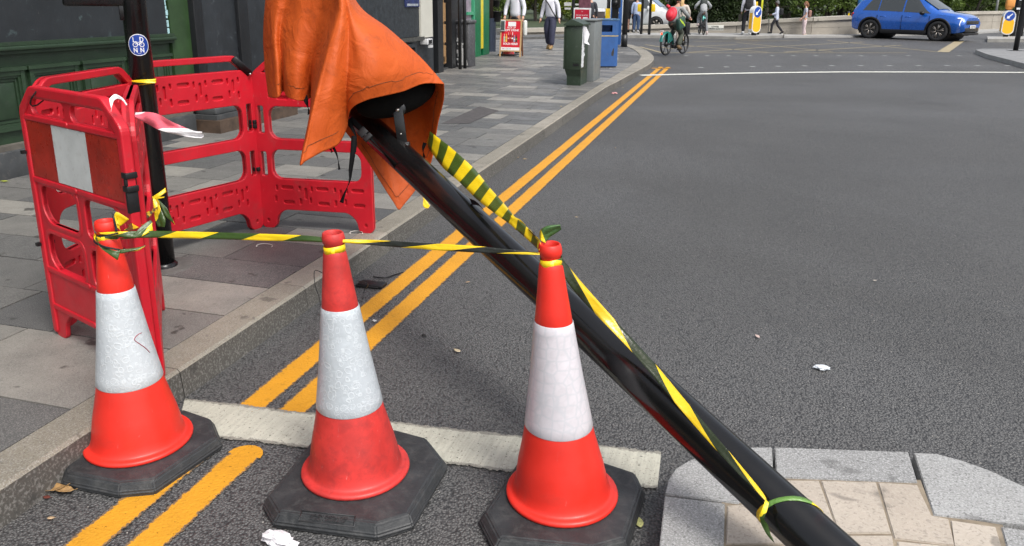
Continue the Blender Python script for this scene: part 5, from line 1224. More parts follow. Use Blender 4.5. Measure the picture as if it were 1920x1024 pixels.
# right island signal post
t, P = pole('traffic_signal', 'tall black traffic light post on the near right island', 'traffic signal', 1904, 95, .12, .075, 3.6, BT)
m = MB(); m.box((P.x+.1, P.y-.1, AY(1918, 20, P.y).z), (P.x+.3, P.y+.1, 2.1), 0, None, .01); m.build('push_box', YP, t)
m = MB(); m.box((P.x-.2, P.y-.25, .121), (P.x+.2, P.y+.25, .128)); m.build('cover_plate', mat('iron', (.06, .06, .06), .6), t)
t, P = pole('traffic_signal', 'black post with small white stickers just left of the near island post', 'traffic signal', 1898, 68, .14, .11, 3.6, BT); 
m = MB(); zb = AY(1906, 18, P.y).z; m.box((P.x-.06, P.y-.125, zb), (P.x+.1, P.y-.115, zb+.08)); m.box((P.x+.0, P.y-.125, zb+.4), (P.x+.14, P.y-.115, zb+.52)); m.build('sticker', SWHITE, t)
t, P = pole('traffic_signal', 'black post partly hidden right of the near island post', 'traffic signal', 1913, 68, .14, .09, 3.6, BT)
GPO = mat('galvanised', (.32, .33, .32), .5, .1)
t, P = pole('sign_pole', 'thin grey galvanised pole in front of the far parapet wall', 'post', 1862, 55, 0, .07, 4, GPO)
t, P = pole('covered_sign', 'sign pole with an orange bag over its head beyond the far keep left bollard', 'sign', 1886, 56, 0, .08, 1.9, mat('post_grey', (.04, .04, .04), .5))
zb = AY(1886, 14, P.y).z
m = MB(); m.box((P.x-.28, P.y-.2, zb-.02), (P.x+.24, P.y+.1, zb+.55), 0, None, .1); m.ball((P.x-.05, P.y-.05, zb), (.22, .12, .16)); m.build('orange_bag', mat('bag_orange', (.62, .26, .06), .6, .15, 3), t)
m = MB(); m.box((P.x-.3, P.y-.1, zb-.6), (P.x+.18, P.y+.05, zb-.12), 0, None, .04); m.build('lamp_box', BLK, t)
# keep left bollards
def bollard(label, px, py, z0, ang, s, wh=.46):
    P = G(px, py, z0); t = thing('keep_left_bollard', label, 'bollard', (P.x, P.y, z0), 0, 'illuminated keep left bollards'); M = frame(P, ang, z0) @ Matrix.Scale(s, 4)
    def cap(w, z0_, z1_, n=10): r = w/2; return [(r*math.cos(a), z1_-r+r*math.sin(a)) for a in [math.pi*k/n for k in range(n+1)]]+[(r*math.cos(a), z0_+r*.7+r*.7*math.sin(a)) for a in [math.pi+math.pi*k/n for k in range(n+1)]]
    def pl(mb, loop, y0, y1, mi=0):
        n = len(loop); vs = [M @ Vector((x, y0, z)) for x, z in loop]+[M @ Vector((x, y1, z)) for x, z in loop]
        mb.add(vs, [tuple(range(n)), tuple(range(n, 2*n))[::-1]]+[(i, n+i, n+(i+1) % n, (i+1) % n) for i in range(n)], mi)
    m = MB(); pl(m, cap(.50, .09, 1.12), -.10, .10); m.build('shell', mat('bollard_white', (.62, .62, .6), .35), t)
    m = MB(); pl(m, cap(.43, .13, .80), -.104, -.1002); m.build('yellow_face', mat('bollard_yellow', (.8, .42, .01), .35, .04), t)
    m = MB(); pl(m, [(.2*math.cos(a), .88+.2*math.sin(a)) for a in [math.pi*2*k/24 for k in range(24)]], -.110, -.1045); m.build('blue_disc', mat('disc_blue', (.01, .06, .33), .35), t)
    m = MB(); A = [(.10, .98), (.075, 1.005), (-.045, .885), (-.01, .85) if False else (-.06, .90), (-.10, .95), (-.125, .765), (.06, .79), (.01, .835)]
    arrow = [(.115, .965), (.085, .995), (-.055, .865), (-.095, .905), (-.115, .775), (.02, .79), (-.02, .83)]
    pl(m, arrow, -.114, -.1105); m.build('arrow', SWHITE, t)
    m = MB(); m.box((-.08, -.06, 0), (.08, .06, .12), 0, M); m.build('foot', BLK, t)
    m = MB(); pl(m, cap(.14, .2, .95), -.055, .055); [MB().box((a_, -.07, .25), (b_, .07, .85), 0, M).build('side_yellow', mat('bollard_yellow', (.8, .42, .01), .35, .04), t) for a_, b_ in ((.2502, .256), (-.256, -.2502))]
    return t
bollard('yellow keep left bollard facing us on the right island, arrow clearly visible', 1885, 69, .14, .1, 1.02)
bollard('yellow keep left bollard turned away from us beside the man with a rucksack', 1413, 66.5, .12, .85, 1.12)
# ================================================================== PARAPET WALL
WS = m_stone('wall_stone', (.29, .26, .215), (.36, .33, .28), .15, .75, tone=False, bump=.3, sc=.25, stain=.3)
def parapet(name, label, pts, cop=.07):
    """pts: (px, y_base, y_top)"""
    B = [G(x, yb, 0) for x, yb, yt in pts]; T = [AY(x, yt, b.y).z for (x, yb, yt), b in zip(pts, B)]
    t = thing(name, label, 'wall', (B[0].x, B[0].y, 0))
    m = MB(); c = MB()
    for i in range(len(B)-1):
        n = max(1, int((B[i+1]-B[i]).length/1.6))
        for k in range(n):
            a = B[i].lerp(B[i+1], k/n); b = B[i].lerp(B[i+1], (k+1)/n); za = T[i]+(T[i+1]-T[i])*k/n; zb_ = T[i]+(T[i+1]-T[i])*(k+1)/n
            d = (b-a).normalized(); nn = Vector((d.y, -d.x, 0)); g = d*.012; h0 = -.05
            for lo_, hi_ in (((-.05, -.05), (za*.46-.01, zb_*.46-.01)), ((za*.46, zb_*.46), (za-.16, zb_-.16))):
                v = [a+g, b-g, b-g-nn*.5, a+g-nn*.5]
                m.add([(v[0].x, v[0].y, lo_[0]), (v[1].x, v[1].y, lo_[1]), (v[2].x, v[2].y, lo_[1]), (v[3].x, v[3].y, lo_[0]), (v[0].x, v[0].y, hi_[0]), (v[1].x, v[1].y, hi_[1]), (v[2].x, v[2].y, hi_[1]), (v[3].x, v[3].y, hi_[0])], [(3, 2, 1, 0), (4, 5, 6, 7), (0, 1, 5, 4), (1, 2, 6, 5), (2, 3, 7, 6), (3, 0, 4, 7)])
            v = [a+nn*.08, b+nn*.08, b-nn*.6, a-nn*.6]
            c.add([(v[0].x, v[0].y, za-.158), (v[1].x, v[1].y, zb_-.158), (v[2].x, v[2].y, zb_-.158), (v[3].x, v[3].y, za-.158), (v[0].x, v[0].y, za), (v[1].x, v[1].y, zb_), (v[2].x, v[2].y, zb_), (v[3].x, v[3].y, za)], [(3, 2, 1, 0), (4, 5, 6, 7), (0, 1, 5, 4), (1, 2, 6, 5), (2, 3, 7, 6), (3, 0, 4, 7)])
    m.build('stonework', WS, t); c.build('coping', m_stone('coping_stone', (.36, .33, .28), (.42, .39, .33), .1, .7, tone=False, bump=.2, sc=.25) if 'coping' not in MC else MC['coping'], t); return t
parapet('stone_parapet', 'low pale stone wall behind the woman in navy trousers', [(940, 72, 54), (985, 71.5, 53.5), (1060, 70, 52), (1140, 67, 50)])
parapet('stone_parapet', 'low stone wall under the dark hedge carrying the street name plate', [(1140, 64, 50), (1285, 63.2, 45.5), (1380, 64, 41.5), (1440, 65, 37)])
parapet('stone_parapet', 'taller stone wall behind the walking pedestrians', [(1440, 67, 36.5), (1520, 68.5, 33), (1605, 67.5, 29), (1680, 64, 26)])
parapet('stone_parapet', 'long pale bridge parapet beyond the front of the blue car', [(1680, 64, 26), (1760, 60, 23.5), (1830, 58, 21.5), (1960, 55, 20)])
# kerb strip of the far footway
fk = MB(); pts = [(1470, 71.5), (1600, 70.5), (1700, 67), (1835, 63.5), (1880, 60.5), (1990, 59)]; pt2 = [(1470, 66), (1600, 66), (1700, 63), (1830, 57.5), (1880, 55), (1990, 53)]
for i in range(len(pts)-1):
    a, b, c, d = G(*pts[i]), G(*pts[i+1]), G(*pt2[i+1]), G(*pt2[i])
    fk.add([(a.x, a.y, .09), (b.x, b.y, .09), (c.x, c.y, .09), (d.x, d.y, .09), (a.x, a.y, -.01), (b.x, b.y, -.01)], [(0, 1, 2, 3), (4, 5, 1, 0)])
struct('far_footway', fk, CONC)
fk = MB(); pts = [(920, 75), (1000, 73.5), (1060, 72), (1140, 69)]; pt2 = [(920, 70), (1000, 69), (1060, 68), (1140, 66)]
for i in range(3):
    a, b, c, d = G(*pts[i], .12), G(*pts[i+1], .12), G(*pt2[i+1], .12), G(*pt2[i], .12)
    fk.add([(a.x, a.y, .2), (b.x, b.y, .2), (c.x, c.y, .2), (d.x, d.y, .2), (a.x, a.y, .0), (b.x, b.y, .0)], [(0, 1, 2, 3), (4, 5, 1, 0)])
struct('wall_base_kerb', fk, mat('dark_kerb', (.09, .09, .088), .8, .2))
# street name plate
A, B = G(1285+41, 63.5), G(1285+73, 63.8); P = G(1341, 64.3); P.y -= .12
t = thing('street_name_plate', 'white street name plate with black lettering on the low stone wall', 'sign', (P.x, P.y, .4))
zl = AY(1341, 57, P.y).z; zh = AY(1341, 47.5, P.y).z; x0 = AY(1325, 52, P.y).x; x1 = AY(1357, 52, P.y).x
m = MB(); m.box((x0, P.y-.04, zl), (x1, P.y, zh), 0, None, .005); m.build('plate', mat('plate_ivory', (.62, .62, .56), .4, .04), t)
m = MB(); TB = Matrix.Translation((0, P.y-.042, 0)); m.text('LOWER', .10, TM(TB, (x0+x1)/2, 0, zh-.07), bold=.003); m.text('RICHMOND ROAD S.W.', .095, TM(TB, (x0+x1)/2, 0, zl+.07), bold=.003, sx=.82); m.build('lettering', BLK, t)
# ================================================================== VEGETATION
def leafmat(name, a, b, rough=.55):
    m, nt, bs = newmat(name); gi_ = N(nt, 'ShaderNodeNewGeometry'); at = N(nt, 'ShaderNodeAttribute'); at.attribute_name = 'tone'
    tc = N(nt, 'ShaderNodeTexCoord').outputs['Object']; n = noise(nt, tc, 1.1, 3)
    c = mixc(nt, at.outputs['Fac'], a, b); c = mixc(nt, ramp(nt, n, [(.4, 0.0), (.65, .5)]), c, tuple(x*1.5 for x in b))
    L(nt, c, bs.inputs['Base Color']); bs.inputs['Roughness'].default_value = rough
    tr = N(nt, 'ShaderNodeBsdfTranslucent'); L(nt, c, tr.inputs[0]); mx = N(nt, 'ShaderNodeMixShader'); mx.inputs[0].default_value = .3
    L(nt, bs.outputs[0], mx.inputs[1]); L(nt, tr.outputs[0], mx.inputs[2]); L(nt, mx.outputs[0], nt.nodes['Material Output'].inputs[0]); return m
LD = leafmat('leaves_dark', (.012, .028, .008), (.035, .06, .014)); LM = leafmat('leaves_mid', (.04, .075, .014), (.11, .16, .03)); LY = leafmat('leaves_bright', (.09, .13, .02), (.24, .28, .04))
BARK = mat('bark', (.05, .042, .032), .85, .3, 6, bump=.5)
def leaves(clusters, nper, size, seed):
    rg = np.random.default_rng(seed); V = []; T = []
    for c, r in clusters:
        n = int(nper*(r[0]*r[1]*r[2])**(1/3)**1)
        d = rg.normal(size=(n, 3)); d /= np.linalg.norm(d, axis=1)[:, None]; rad = rg.uniform(.35, 1.0, (n, 1))**.6
        p = np.array(c)+d*rad*np.array(r)
        a = rg.normal(size=(n, 3)); a /= np.linalg.norm(a, axis=1)[:, None]; b = np.cross(a, rg.normal(size=(n, 3))); b /= np.linalg.norm(b, axis=1)[:, None]
        s = size*rg.uniform(.5, 1.3, (n, 1))
        V.append(np.stack([p-a*s, p+b*s*.45, p+a*s, p-b*s*.45], 1).reshape(-1, 3)); T.append(np.clip(rg.uniform(0, 1)*.5+rg.uniform(-.1, .6, n), 0, 1))
    return np.concatenate(V), np.concatenate(T)
def leafobj(name, V, T, m_, par):
    loc = ORG[par.name]; me = bpy.data.meshes.new(name); n = len(V)//4; V = V-np.array(loc)
    me.vertices.add(len(V)); me.vertices.foreach_set('co', V.ravel()); me.loops.add(n*4); me.loops.foreach_set('vertex_index', np.arange(n*4)); me.polygons.add(n); me.polygons.foreach_set('loop_start', np.arange(n)*4); me.polygons.foreach_set('loop_total', np.full(n, 4))
    me.update(); me.validate(); at = me.attributes.new('tone', 'FLOAT', 'FACE'); at.data.foreach_set('value', T[:len(me.polygons)]); me.materials.append(m_)
    o = bpy.data.objects.new(name, me); COL.objects.link(o); o.parent = par; return o
def tree(label, P, r, zlo, zhi, m_, seed, n=22, nper=520, size=.12, trunks=1, cat='tree', name='tree', grp='trees beyond the parapet wall'):
    t = thing(name, label, cat, (P[0], P[1], 0), 0, grp); rg = random.Random(seed)
    m = MB()
    for k in range(trunks):
        bx = P[0]+rg.uniform(-.4, .4)*(trunks > 1)*r*.6; by = P[1]+rg.uniform(-.2, .2)
        path = [(bx, by, -.5)]; x, y_ = bx, by; H_ = zhi*.8
        for q in range(1, 6): x += rg.uniform(-.2, .2)*r*.3; y_ += rg.uniform(-.1, .1)*r*.3; path.append((x, y_, H_*q/5))
        m.tube(catmull(path, 14), [.14*(1-.8*i/13)*(r/2.2)**.5 for i in range(14)], 0, 7)
        for q in range(5 if trunks == 1 else 4):
            s = Vector(path[rg.choice([1, 2, 3])]); a = rg.uniform(0, 6.28); e = s+Vector((math.cos(a)*r*.6, math.sin(a)*r*.5, rg.uniform(.5, 1.6))); mid = (s+e)/2+Vector((0, 0, .15)); m.tube([s, mid, e], [.05, .035, .012], 0, 5)
    m.build('trunk', BARK, t)
    cl = []
    for k in range(n):
        a = rg.uniform(0, 6.28); q = rg.uniform(.1, 1)**.5; z = rg.uniform(zlo, zhi); w = .35+.65*math.sin(math.pi*min(1, max(.12, (z-zlo+.3)/(zhi-zlo+.6))))
        s = rg.uniform(.28, .5)*r*.62; cl.append(((P[0]+math.cos(a)*q*r*w, P[1]+math.sin(a)*q*r*.7*w, z), (s, s*.9, s*.75)))
    V, T = leaves(cl, nper, size, seed); leafobj('crown', V, T, m_, t); return t
tl = [(925, 46, 1.8, LM), (955, 60, 2.6, LY), (1005, 58, 2.6, LY), (1050, 62, 2.8, LM), (1085, 58, 2.6, LY), (1120, 64, 3.0, LM), (1165, 66, 3.0, LM), (1440, 60, 2.6, LM), (1480, 66, 3.0, LD), (1520, 62, 2.7, LM), (1560, 66, 3.0, LM), (1605, 66, 3, LM), (1660, 72, 3.4, LM), (1720, 78, 3.6, LM), (1780, 82, 3.6, LM), (1830, 80, 3.2, LM), (1875, 86, 3.6, LM), (1920, 84, 3.6, LM)]
names = ['leafy tree at far left by the drainpipe', 'bright yellow green tree above the worker with the A-board', 'bright green tree between the worker and the woman in navy trousers', 'mid green tree behind the woman in navy trousers', 'light green tree behind the red poster board', 'mid green tree left of the white van', 'tree behind the white van', 'open tree right of the dark hedge with bare stems', 'dark tree over the man walking left', 'many stemmed tree between the two walkers', 'many stemmed tree right of the woman in pink', 'tree above the blue pole', 'tree behind the rear of the blue car', 'round tree behind the car windows', 'tree behind the car bonnet', 'tree left of the galvanised pole', 'tree behind the orange bagged sign', 'tree at the right edge beyond the parapet']
for k, (px, Y, r, m_) in enumerate(tl):
    P = AY(px, 40, Y); multi = 1440 <= px <= 1605
    tree(names[k], (P.x, P.y), r, (.4 if not multi else 1.2), 4.6, m_, 100+k, n=26 if not multi else 20, nper=330 if not multi else 240, size=.15, trunks=1 if not multi else 5)
# back row closing the view: a distant wood mass
wd_t = thing('distant_wood', 'mass of distant park trees filling the skyline beyond the road', 'wood', (0, 95, 0)); wd_t['kind'] = 'stuff'
cl = []; rg = random.Random(77)
for k in range(230):
    x = -40+rg.uniform(0, 95); cl.append(((x, 92+rg.uniform(-6, 6)+x*.1, rg.uniform(-.2, 7)), (rg.uniform(1.2, 2.2), 1.3, rg.uniform(.9, 1.6))))
V, T = leaves(cl, 230, .30, 5); o = leafobj('foliage', V, T, LM, wd_t); o['kind'] = 'stuff'
# hedge
A = G(1292, 57); 
hg = thing('hedge', 'dense dark green clipped hedge above the street name wall', 'hedge', (0, 42, 0)); cl = []; rg = random.Random(8)
h0 = AY(1262, 50, 43.2).x; h1 = AY(1420, 50, 43.2).x
for k in range(150): cl.append(((rg.uniform(h0, h1), 43.6+rg.uniform(-.25, .9), rg.uniform(.5, 3.3)), (.55, .35, .42)))
V, T = leaves(cl, 700, .085, 9); leafobj('foliage', V, T, leafmat('hedge_leaves', (.010, .022, .006), (.03, .05, .012)), hg)
m = MB()
for k in range(9): x = h0+(h1-h0)*(k+.5)/9; m.tube([(x, 43.8, 0), (x+.1, 43.7, 1.5), (x-.1, 43.8, 3)], [.05, .04, .02], 0, 6)
m.build('stem', BARK, hg)
# hanging planters by the drainpipe
for k, (px, py, s) in enumerate(((927, 8, .16), (929, 30, .18))):
    P = PD(px, py, 21.5); t = thing('hanging_planter', ['upper black hanging planter by the brown drainpipe', 'lower black hanging planter behind the A-board'][k], 'planter', P, 0, 'hanging planters')
    m = MB(); m.lathe([(s*.7, -s*.9), (s, s*.6), (s*1.08, s*.62), (s*1.08, s*.75), (s*.9, s*.7)], 18, 0, Matrix.Translation(P)); m.build('pot', BLK, t)
    m = MB(); m.tube([P+Vector((0, 0, -s*.9)), P+Vector((0, 0, -s*2.2))], .02, 0, 6) if k == 0 else m.tube([P+Vector((0, 0, s*.6)), P+Vector((0, 0, s*2))], .02, 0, 6); m.build('hanger', BLK, t)
    V, T = leaves([((P.x, P.y, P.z+s*.9), (s*1.3, s, s*.6))], 900, .035, 60+k); leafobj('plant', V, T, LM, t)
pg = MB(); flat_poly(pg, [(-120, 48), (-9, 37.5), (-3, 43.5), (2, 43), (9, 46), (22, 62), (160, 110), (160, 400), (-120, 400)], .02); struct('park_ground', pg, mat('park_grass', (.03, .045, .015), .9, .4, .8, bump=.3, bscale=4))
# ================================================================== PEOPLE
SK1 = mat('skin_light', (.48, .27, .19), .5, .08, 10); SK2 = mat('skin_brown', (.10, .05, .03), .5, .08, 10)
EYE = mat('eye_dark', (.02, .015, .012), .3)
def cloth(name, col, var=.12, rough=.8): return mat(name, col, rough, var, 9, bump=.35, bscale=14)
J0 = dict(pelvis=(0, 0, .93), waist=(0, .005, 1.06), chest=(0, 0, 1.26), neckb=(0, -.005, 1.42), neck=(0, .01, 1.50), headb=(0, .02, 1.56),
          shL=(-.175, 0, 1.39), elL=(-.23, -.02, 1.12), wrL=(-.24, .04, .88), shR=(.175, 0, 1.39), elR=(.23, -.02, 1.12), wrR=(.24, .04, .88),
          hiL=(-.095, 0, .90), knL=(-.10, .02, .49), anL=(-.10, 0, .09), toL=(-.11, .15, .035), hiR=(.095, 0, .90), knR=(.10, .02, .49), anR=(.10, 0, .09), toR=(.11, .15, .035))
BE = [('pelvis', 'waist'), ('waist', 'chest'), ('chest', 'neckb'), ('neckb', 'neck'), ('neck', 'headb'), ('neckb', 'shL'), ('shL', 'elL'), ('elL', 'wrL'), ('neckb', 'shR'), ('shR', 'elR'), ('elR', 'wrR'),
      ('pelvis', 'hiL'), ('hiL', 'knL'), ('knL', 'anL'), ('anL', 'toL'), ('pelvis', 'hiR'), ('hiR', 'knR'), ('knR', 'anR'), ('anR', 'toR')]
RB = dict(pelvis=(.14, .10), waist=(.12, .09), chest=(.15, .10), neckb=(.10, .07), neck=(.05, .05), headb=.055, shL=.055, shR=.055, elL=.04, elR=.04, wrL=.027, wrR=.027, hiL=.085, hiR=.085, knL=.055, knR=.055, anL=.036, anR=.036, toL=(.04, .022), toR=(.04, .022))
def person(label, P, yaw, H=1.7, pose={}, skin_=SK1, top=None, sleeve='long', legs=None, legw=1.0, shorts=False, shoes=None, hair=None, hairlen=0, topw=1.0, extra=None, z=None, headdir=0, group=None, hem=.0):
    t = thing('person', label, 'person', (P.x, P.y, P.z if z is None else z), yaw, group, H/1.74)
    J = dict(J0); J.update(pose); V = {k: Vector(v) for k, v in J.items()}
    hd = V['headb']+Vector((0, .005, .10)); 
    vs, fs = skin({k: (V[k], RB[k]) for k in V}, BE, 'pelvis', 2)
    m = MB(); m.add(vs, fs, 0, True)
    # head: egg with jaw, nose, ears
    Mh = Matrix.Translation(hd) @ Matrix.Rotation(headdir, 4, 'Z')
    hv = []; nu, nv = 20, 14
    for i in range(nv+1):
        th = math.pi*i/nv
        for j in range(nu):
            ph_ = 2*math.pi*j/nu; x = .076*math.sin(th)*math.cos(ph_); y_ = .096*math.sin(th)*math.sin(ph_); zz = .122*math.cos(th)
            if zz < -.03: k_ = 1-(-.03-zz)*3.2; x *= k_; y_ = y_*k_+.012*(1-k_)*4
            if y_ > .06 and abs(x) < .02 and -.045 < zz < .02: y_ += .022*(1-abs(x)/.02)
            hv.append(Mh @ Vector((x, y_, zz)))
    m.add(hv, [(i*nu+j, (i+1)*nu+j, (i+1)*nu+(j+1) % nu, i*nu+(j+1) % nu) for i in range(nv) for j in range(nu)], 0, True)
    for s_ in (-1, 1): m.ball((s_*.078, -.005, -.005), (.012, .018, .03), 0, Mh, 8, 6)
    # hands with five fingers
    for w, e in (('wrL', 'elL'), ('wrR', 'elR')):
        d = (V[w]-V[e]).normalized(); s_ = -1 if w == 'wrL' else 1; a = Vector((0, 1, 0)); a = (a-d*a.dot(d)).normalized(); b = d.cross(a)
        m.tube([V[w]-d*.01, V[w]+d*.04, V[w]+d*.085], [.026, .036, .032], 0, 8, flat=.5)
        for q, ln in enumerate((.062, .075, .07, .055)):
            o = V[w]+d*.08+a*(.024-.016*q); m.tube([o, o+d*ln*.5+b*.006*s_, o+d*ln*.85+b*.022*s_], [.009, .008, .0065], 0, 6)
        o = V[w]+d*.03+a*.03; m.tube([o, o+d*.03+a*.022, o+d*.058+a*.024], [.011, .0095, .008], 0, 6)
    m.build('body', skin_, t, local=True)
    m = MB()
    for s_ in (-1, 1): m.ball((s_*.028, .083, .008), (.010, .006, .006), 0, Mh, 8, 6)
    m.ball((0, .088, -.055), (.02, .005, .005), 0, Mh, 8, 5); m.build('face_features', EYE, t, local=True)
    if hair:
        m = MB(); hv = []; nu, nv = 20, 12
        for i in range(nv+1):
            th = math.pi*.62*i/nv
            for j in range(nu):
                ph_ = 2*math.pi*j/nu; front = max(0, math.sin(ph_)); th2 = th*(1-.42*front)
                hv.append(Mh @ Vector((.086*math.sin(th2)*math.cos(ph_), .106*math.sin(th2)*math.sin(ph_)-.008, .132*math.cos(th2)+.004)))
        m.add(hv, [(i*nu+j, (i+1)*nu+j, (i+1)*nu+(j+1) % nu, i*nu+(j+1) % nu) for i in range(nv) for j in range(nu)], 0, True)
        if hairlen > 0:
            m.tube([Mh @ Vector(v) for v in ((0, -.055, .03), (0, -.085, -.08), (0, -.10, -.08-hairlen*.6), (0, -.09, -.08-hairlen))], [.075, .085, .075, .03], 0, 12, flat=.6)
        m.build('hair', hair, t, local=True)
    if top:
        k = 1.14*topw; sd = ['pelvis', 'waist', 'chest', 'neckb', 'shL', 'shR', 'elL', 'elR']; ed = [('pelvis', 'waist'), ('waist', 'chest'), ('chest', 'neckb'), ('neckb', 'shL'), ('neckb', 'shR'), ('shL', 'elL'), ('shR', 'elR')]
        q = {n: (V[n].copy(), tuple(x*k+.012 for x in (RB[n] if isinstance(RB[n], tuple) else (RB[n], RB[n])))) for n in sd}
        q['neckb'] = (V['neckb'], (.10, .075)); q['pelvis'] = (V['pelvis']+Vector((0, 0, -.05-hem)), (.165*topw, .13*topw))
        if sleeve == 'long':
            for a_, b_ in (('elL', 'wrL'), ('elR', 'wrR')): q[b_] = (V[b_]-(V[b_]-V[a_])*.03, (.043*topw, .043*topw)); ed.append((a_, b_))
        else:
            for a_, b_ in (('shL', 'elL'), ('shR', 'elR')): q[b_] = (V[a_].lerp(V[b_], .7), (.058, .058))
        vs, fs = skin(q, ed, 'pelvis', 2); m = MB(); m.add(vs, fs, 0, True); m.build('top', top, t, local=True)
    if legs:
        k = legw; q = {n: (V[n].copy(), tuple(x*1.12*k+.012 for x in (RB[n] if isinstance(RB[n], tuple) else (RB[n], RB[n])))) for n in ('pelvis', 'hiL', 'hiR', 'knL', 'knR')}
        q['wst'] = (V['waist']+Vector((0, 0, -.04)), (.135, .10)); ed = [('pelvis', 'wst'), ('pelvis', 'hiL'), ('pelvis', 'hiR'), ('hiL', 'knL'), ('hiR', 'knR')]
        if shorts:
            for a_, b_ in (('hiL', 'knL'), ('hiR', 'knR')): q[b_] = (V[a_].lerp(V[b_], .85), (.085, .085))
        else:
            for a_, b_ in (('knL', 'anL'), ('knR', 'anR')): q[b_] = (V[b_]+(V[a_]-V[b_])*.04, (.052*k+.012, .052*k+.012)); ed.append((a_, b_))
        vs, fs = skin(q, ed, 'pelvis', 2); m = MB(); m.add(vs, fs, 0, True); m.build('trousers' if not shorts else 'shorts', legs, t, local=True)
    if shoes:
        for a_, b_ in (('anL', 'toL'), ('anR', 'toR')):
            d = V[b_]-V[a_]; m = MB(); m.tube([V[a_]+Vector((0, 0, .03))-d*.15, V[a_]+Vector((0, 0, -.035))-d*.22, V[a_]+d*.5+Vector((0, 0, -.012)), V[b_]+d*.28-Vector((0, 0, .005))], [.045, .05, .052, .03], 0, 10); m.build('shoe', shoes, t, local=True)
    return t, V
def bag(t, mb, name, m_): return mb.build(name, m_, t, local=True)
WSH = cloth('shirt_white', (.62, .62, .68), .06); NAV = cloth('trousers_navy', (.028, .03, .06)); BKT = cloth('trousers_black', (.012, .012, .016)); DKB = cloth('cloth_black', (.012, .012, .013))
YAWC = lambda P: math.atan2(P.x, P.y)   # heading helper
# woman walking towards us
P = G(1031, 92, .12)
hw = AY(1031, 2, P.y).z-.12
t, V = person('woman walking towards us in white long sleeved top and wide navy trousers', P, R_(180)-.1, 1.72, dict(anL=(-.085, .12, .09), toL=(-.09, .27, .04), knL=(-.09, .10, .50), anR=(.08, -.14, .12), toR=(.08, .0, .03), knR=(.09, .01, .5), wrL=(-.29, .06, .88), wrR=(.29, .04, .88), elL=(-.25, 0, 1.13), elR=(.25, -.01, 1.13)), top=WSH, topw=1.12, legs=NAV, legw=1.5, shoes=cloth('shoe_tan', (.25, .16, .06)), hair=cloth('hair_auburn', (.08, .02, .012)), hairlen=.12)
m = MB(); m.tube(catmull([(.13, .12, 1.42), (.0, .175, 1.28), (-.12, .165, 1.08), (-.20, .06, .92), (-.2, -.05, .9), (-.1, -.16, 1.1), (.1, -.12, 1.38), (.13, .12, 1.42)], 40), .020, 0, 8, flat=.35); bag(t, m, 'crossbody_strap', DKB)
# worker behind A-board
P = G(966, 99, .12)
t, V = person('worker in white shirt and black trousers leaning over the A-board', P, R_(180)-.15, 1.80, dict(elL=(-.26, .02, 1.14), wrL=(-.27, .12, .93), elR=(.27, .02, 1.14), wrR=(.25, .12, .93)), top=WSH, topw=1.02, legs=BKT, shoes=DKB, hair=cloth('hair_dark', (.02, .013, .01)))
m = MB(); m.box((-.36, .02, .44), (-.26, .14, .84), 0, None, .04); bgo = m.build('carrier_bag', mat('bag_white', (.6, .6, .58), .5, .1, 8, bump=.3), None, local=True)
bgo.parent = None; bgo.matrix_world = t.matrix_basis.copy(); tag(bgo, 'white plastic bag hanging from the hand of the worker at the A-board', 'bag')
# man in black top and shorts
P = G(1178, 61, .12)
P = G(1182, 61, .12)
t, V = person('person in loose black top and black shorts with bare legs, back to us', P, .0, 1.80, {}, top=DKB, topw=1.25, legs=DKB, legw=1.1, shorts=True, shoes=DKB, hair=cloth('hair_dark', (.02, .013, .01)), hem=.1)
P = G(1192, 61.5, .12)
t, V = person('person in pale blue shirt and blue jeans standing beside the white van', P, -.15, 1.62, {}, top=cloth('shirt_pale_blue', (.38, .45, .62)), topw=1.15, legs=cloth('jeans', (.03, .06, .13)), legw=1.3, shoes=cloth('shoe_grey', (.3, .3, .3)), hair=cloth('hair_dark', (.02, .013, .01)), hem=.12)
# man with rucksack and bag
P = G(1399, 65, .12)
t, V = person('man in white shirt and black trousers with black rucksack, seen from behind', P, .05, 1.92, dict(anL=(-.14, 0, .09), toL=(-.17, .14, .035), knL=(-.13, .02, .49), anR=(.13, .0, .09), toR=(.17, .13, .035), wrL=(-.25, .02, .88)), top=WSH, legs=BKT, legw=1.15, shoes=cloth('shoe_white', (.6, .6, .6)), hair=cloth('hair_dark', (.02, .013, .01)))
m = MB(); m.box((-.15, -.30, 1.0), (.15, -.13, 1.42), 0, None, .06); m.box((-.11, -.34, 1.02), (.11, -.28, 1.22), 0, None, .03)
for s_ in (-1, 1): m.tube(catmull([(s_*.11, -.17, 1.4), (s_*.11, .02, 1.47), (s_*.12, .14, 1.32), (s_*.14, .06, 1.12), (s_*.13, -.15, 1.05)], 20), .022, 0, 6, flat=.4)
rk = m.build('backpack', DKB, None, local=True); rk.location = t.location; rk.rotation_euler = t.rotation_euler; rk.scale = t.scale; tag(rk, 'black rucksack on the back of the man in white shirt', 'bag')
m = MB(); m.box((-.36, -.05, .50), (-.22, .05, .80), 0, None, .04); m.tube([(-.30, 0, .79), (-.27, 0, .86), (-.25, .0, .80)], .012, 0, 6); b2 = m.build('hand_bag', cloth('bag_olive', (.05, .045, .035)), None, local=True); b2.location = t.location; b2.rotation_euler = t.rotation_euler; b2.scale = t.scale; tag(b2, 'dark olive bag hanging from the left hand of the man with the rucksack', 'bag')
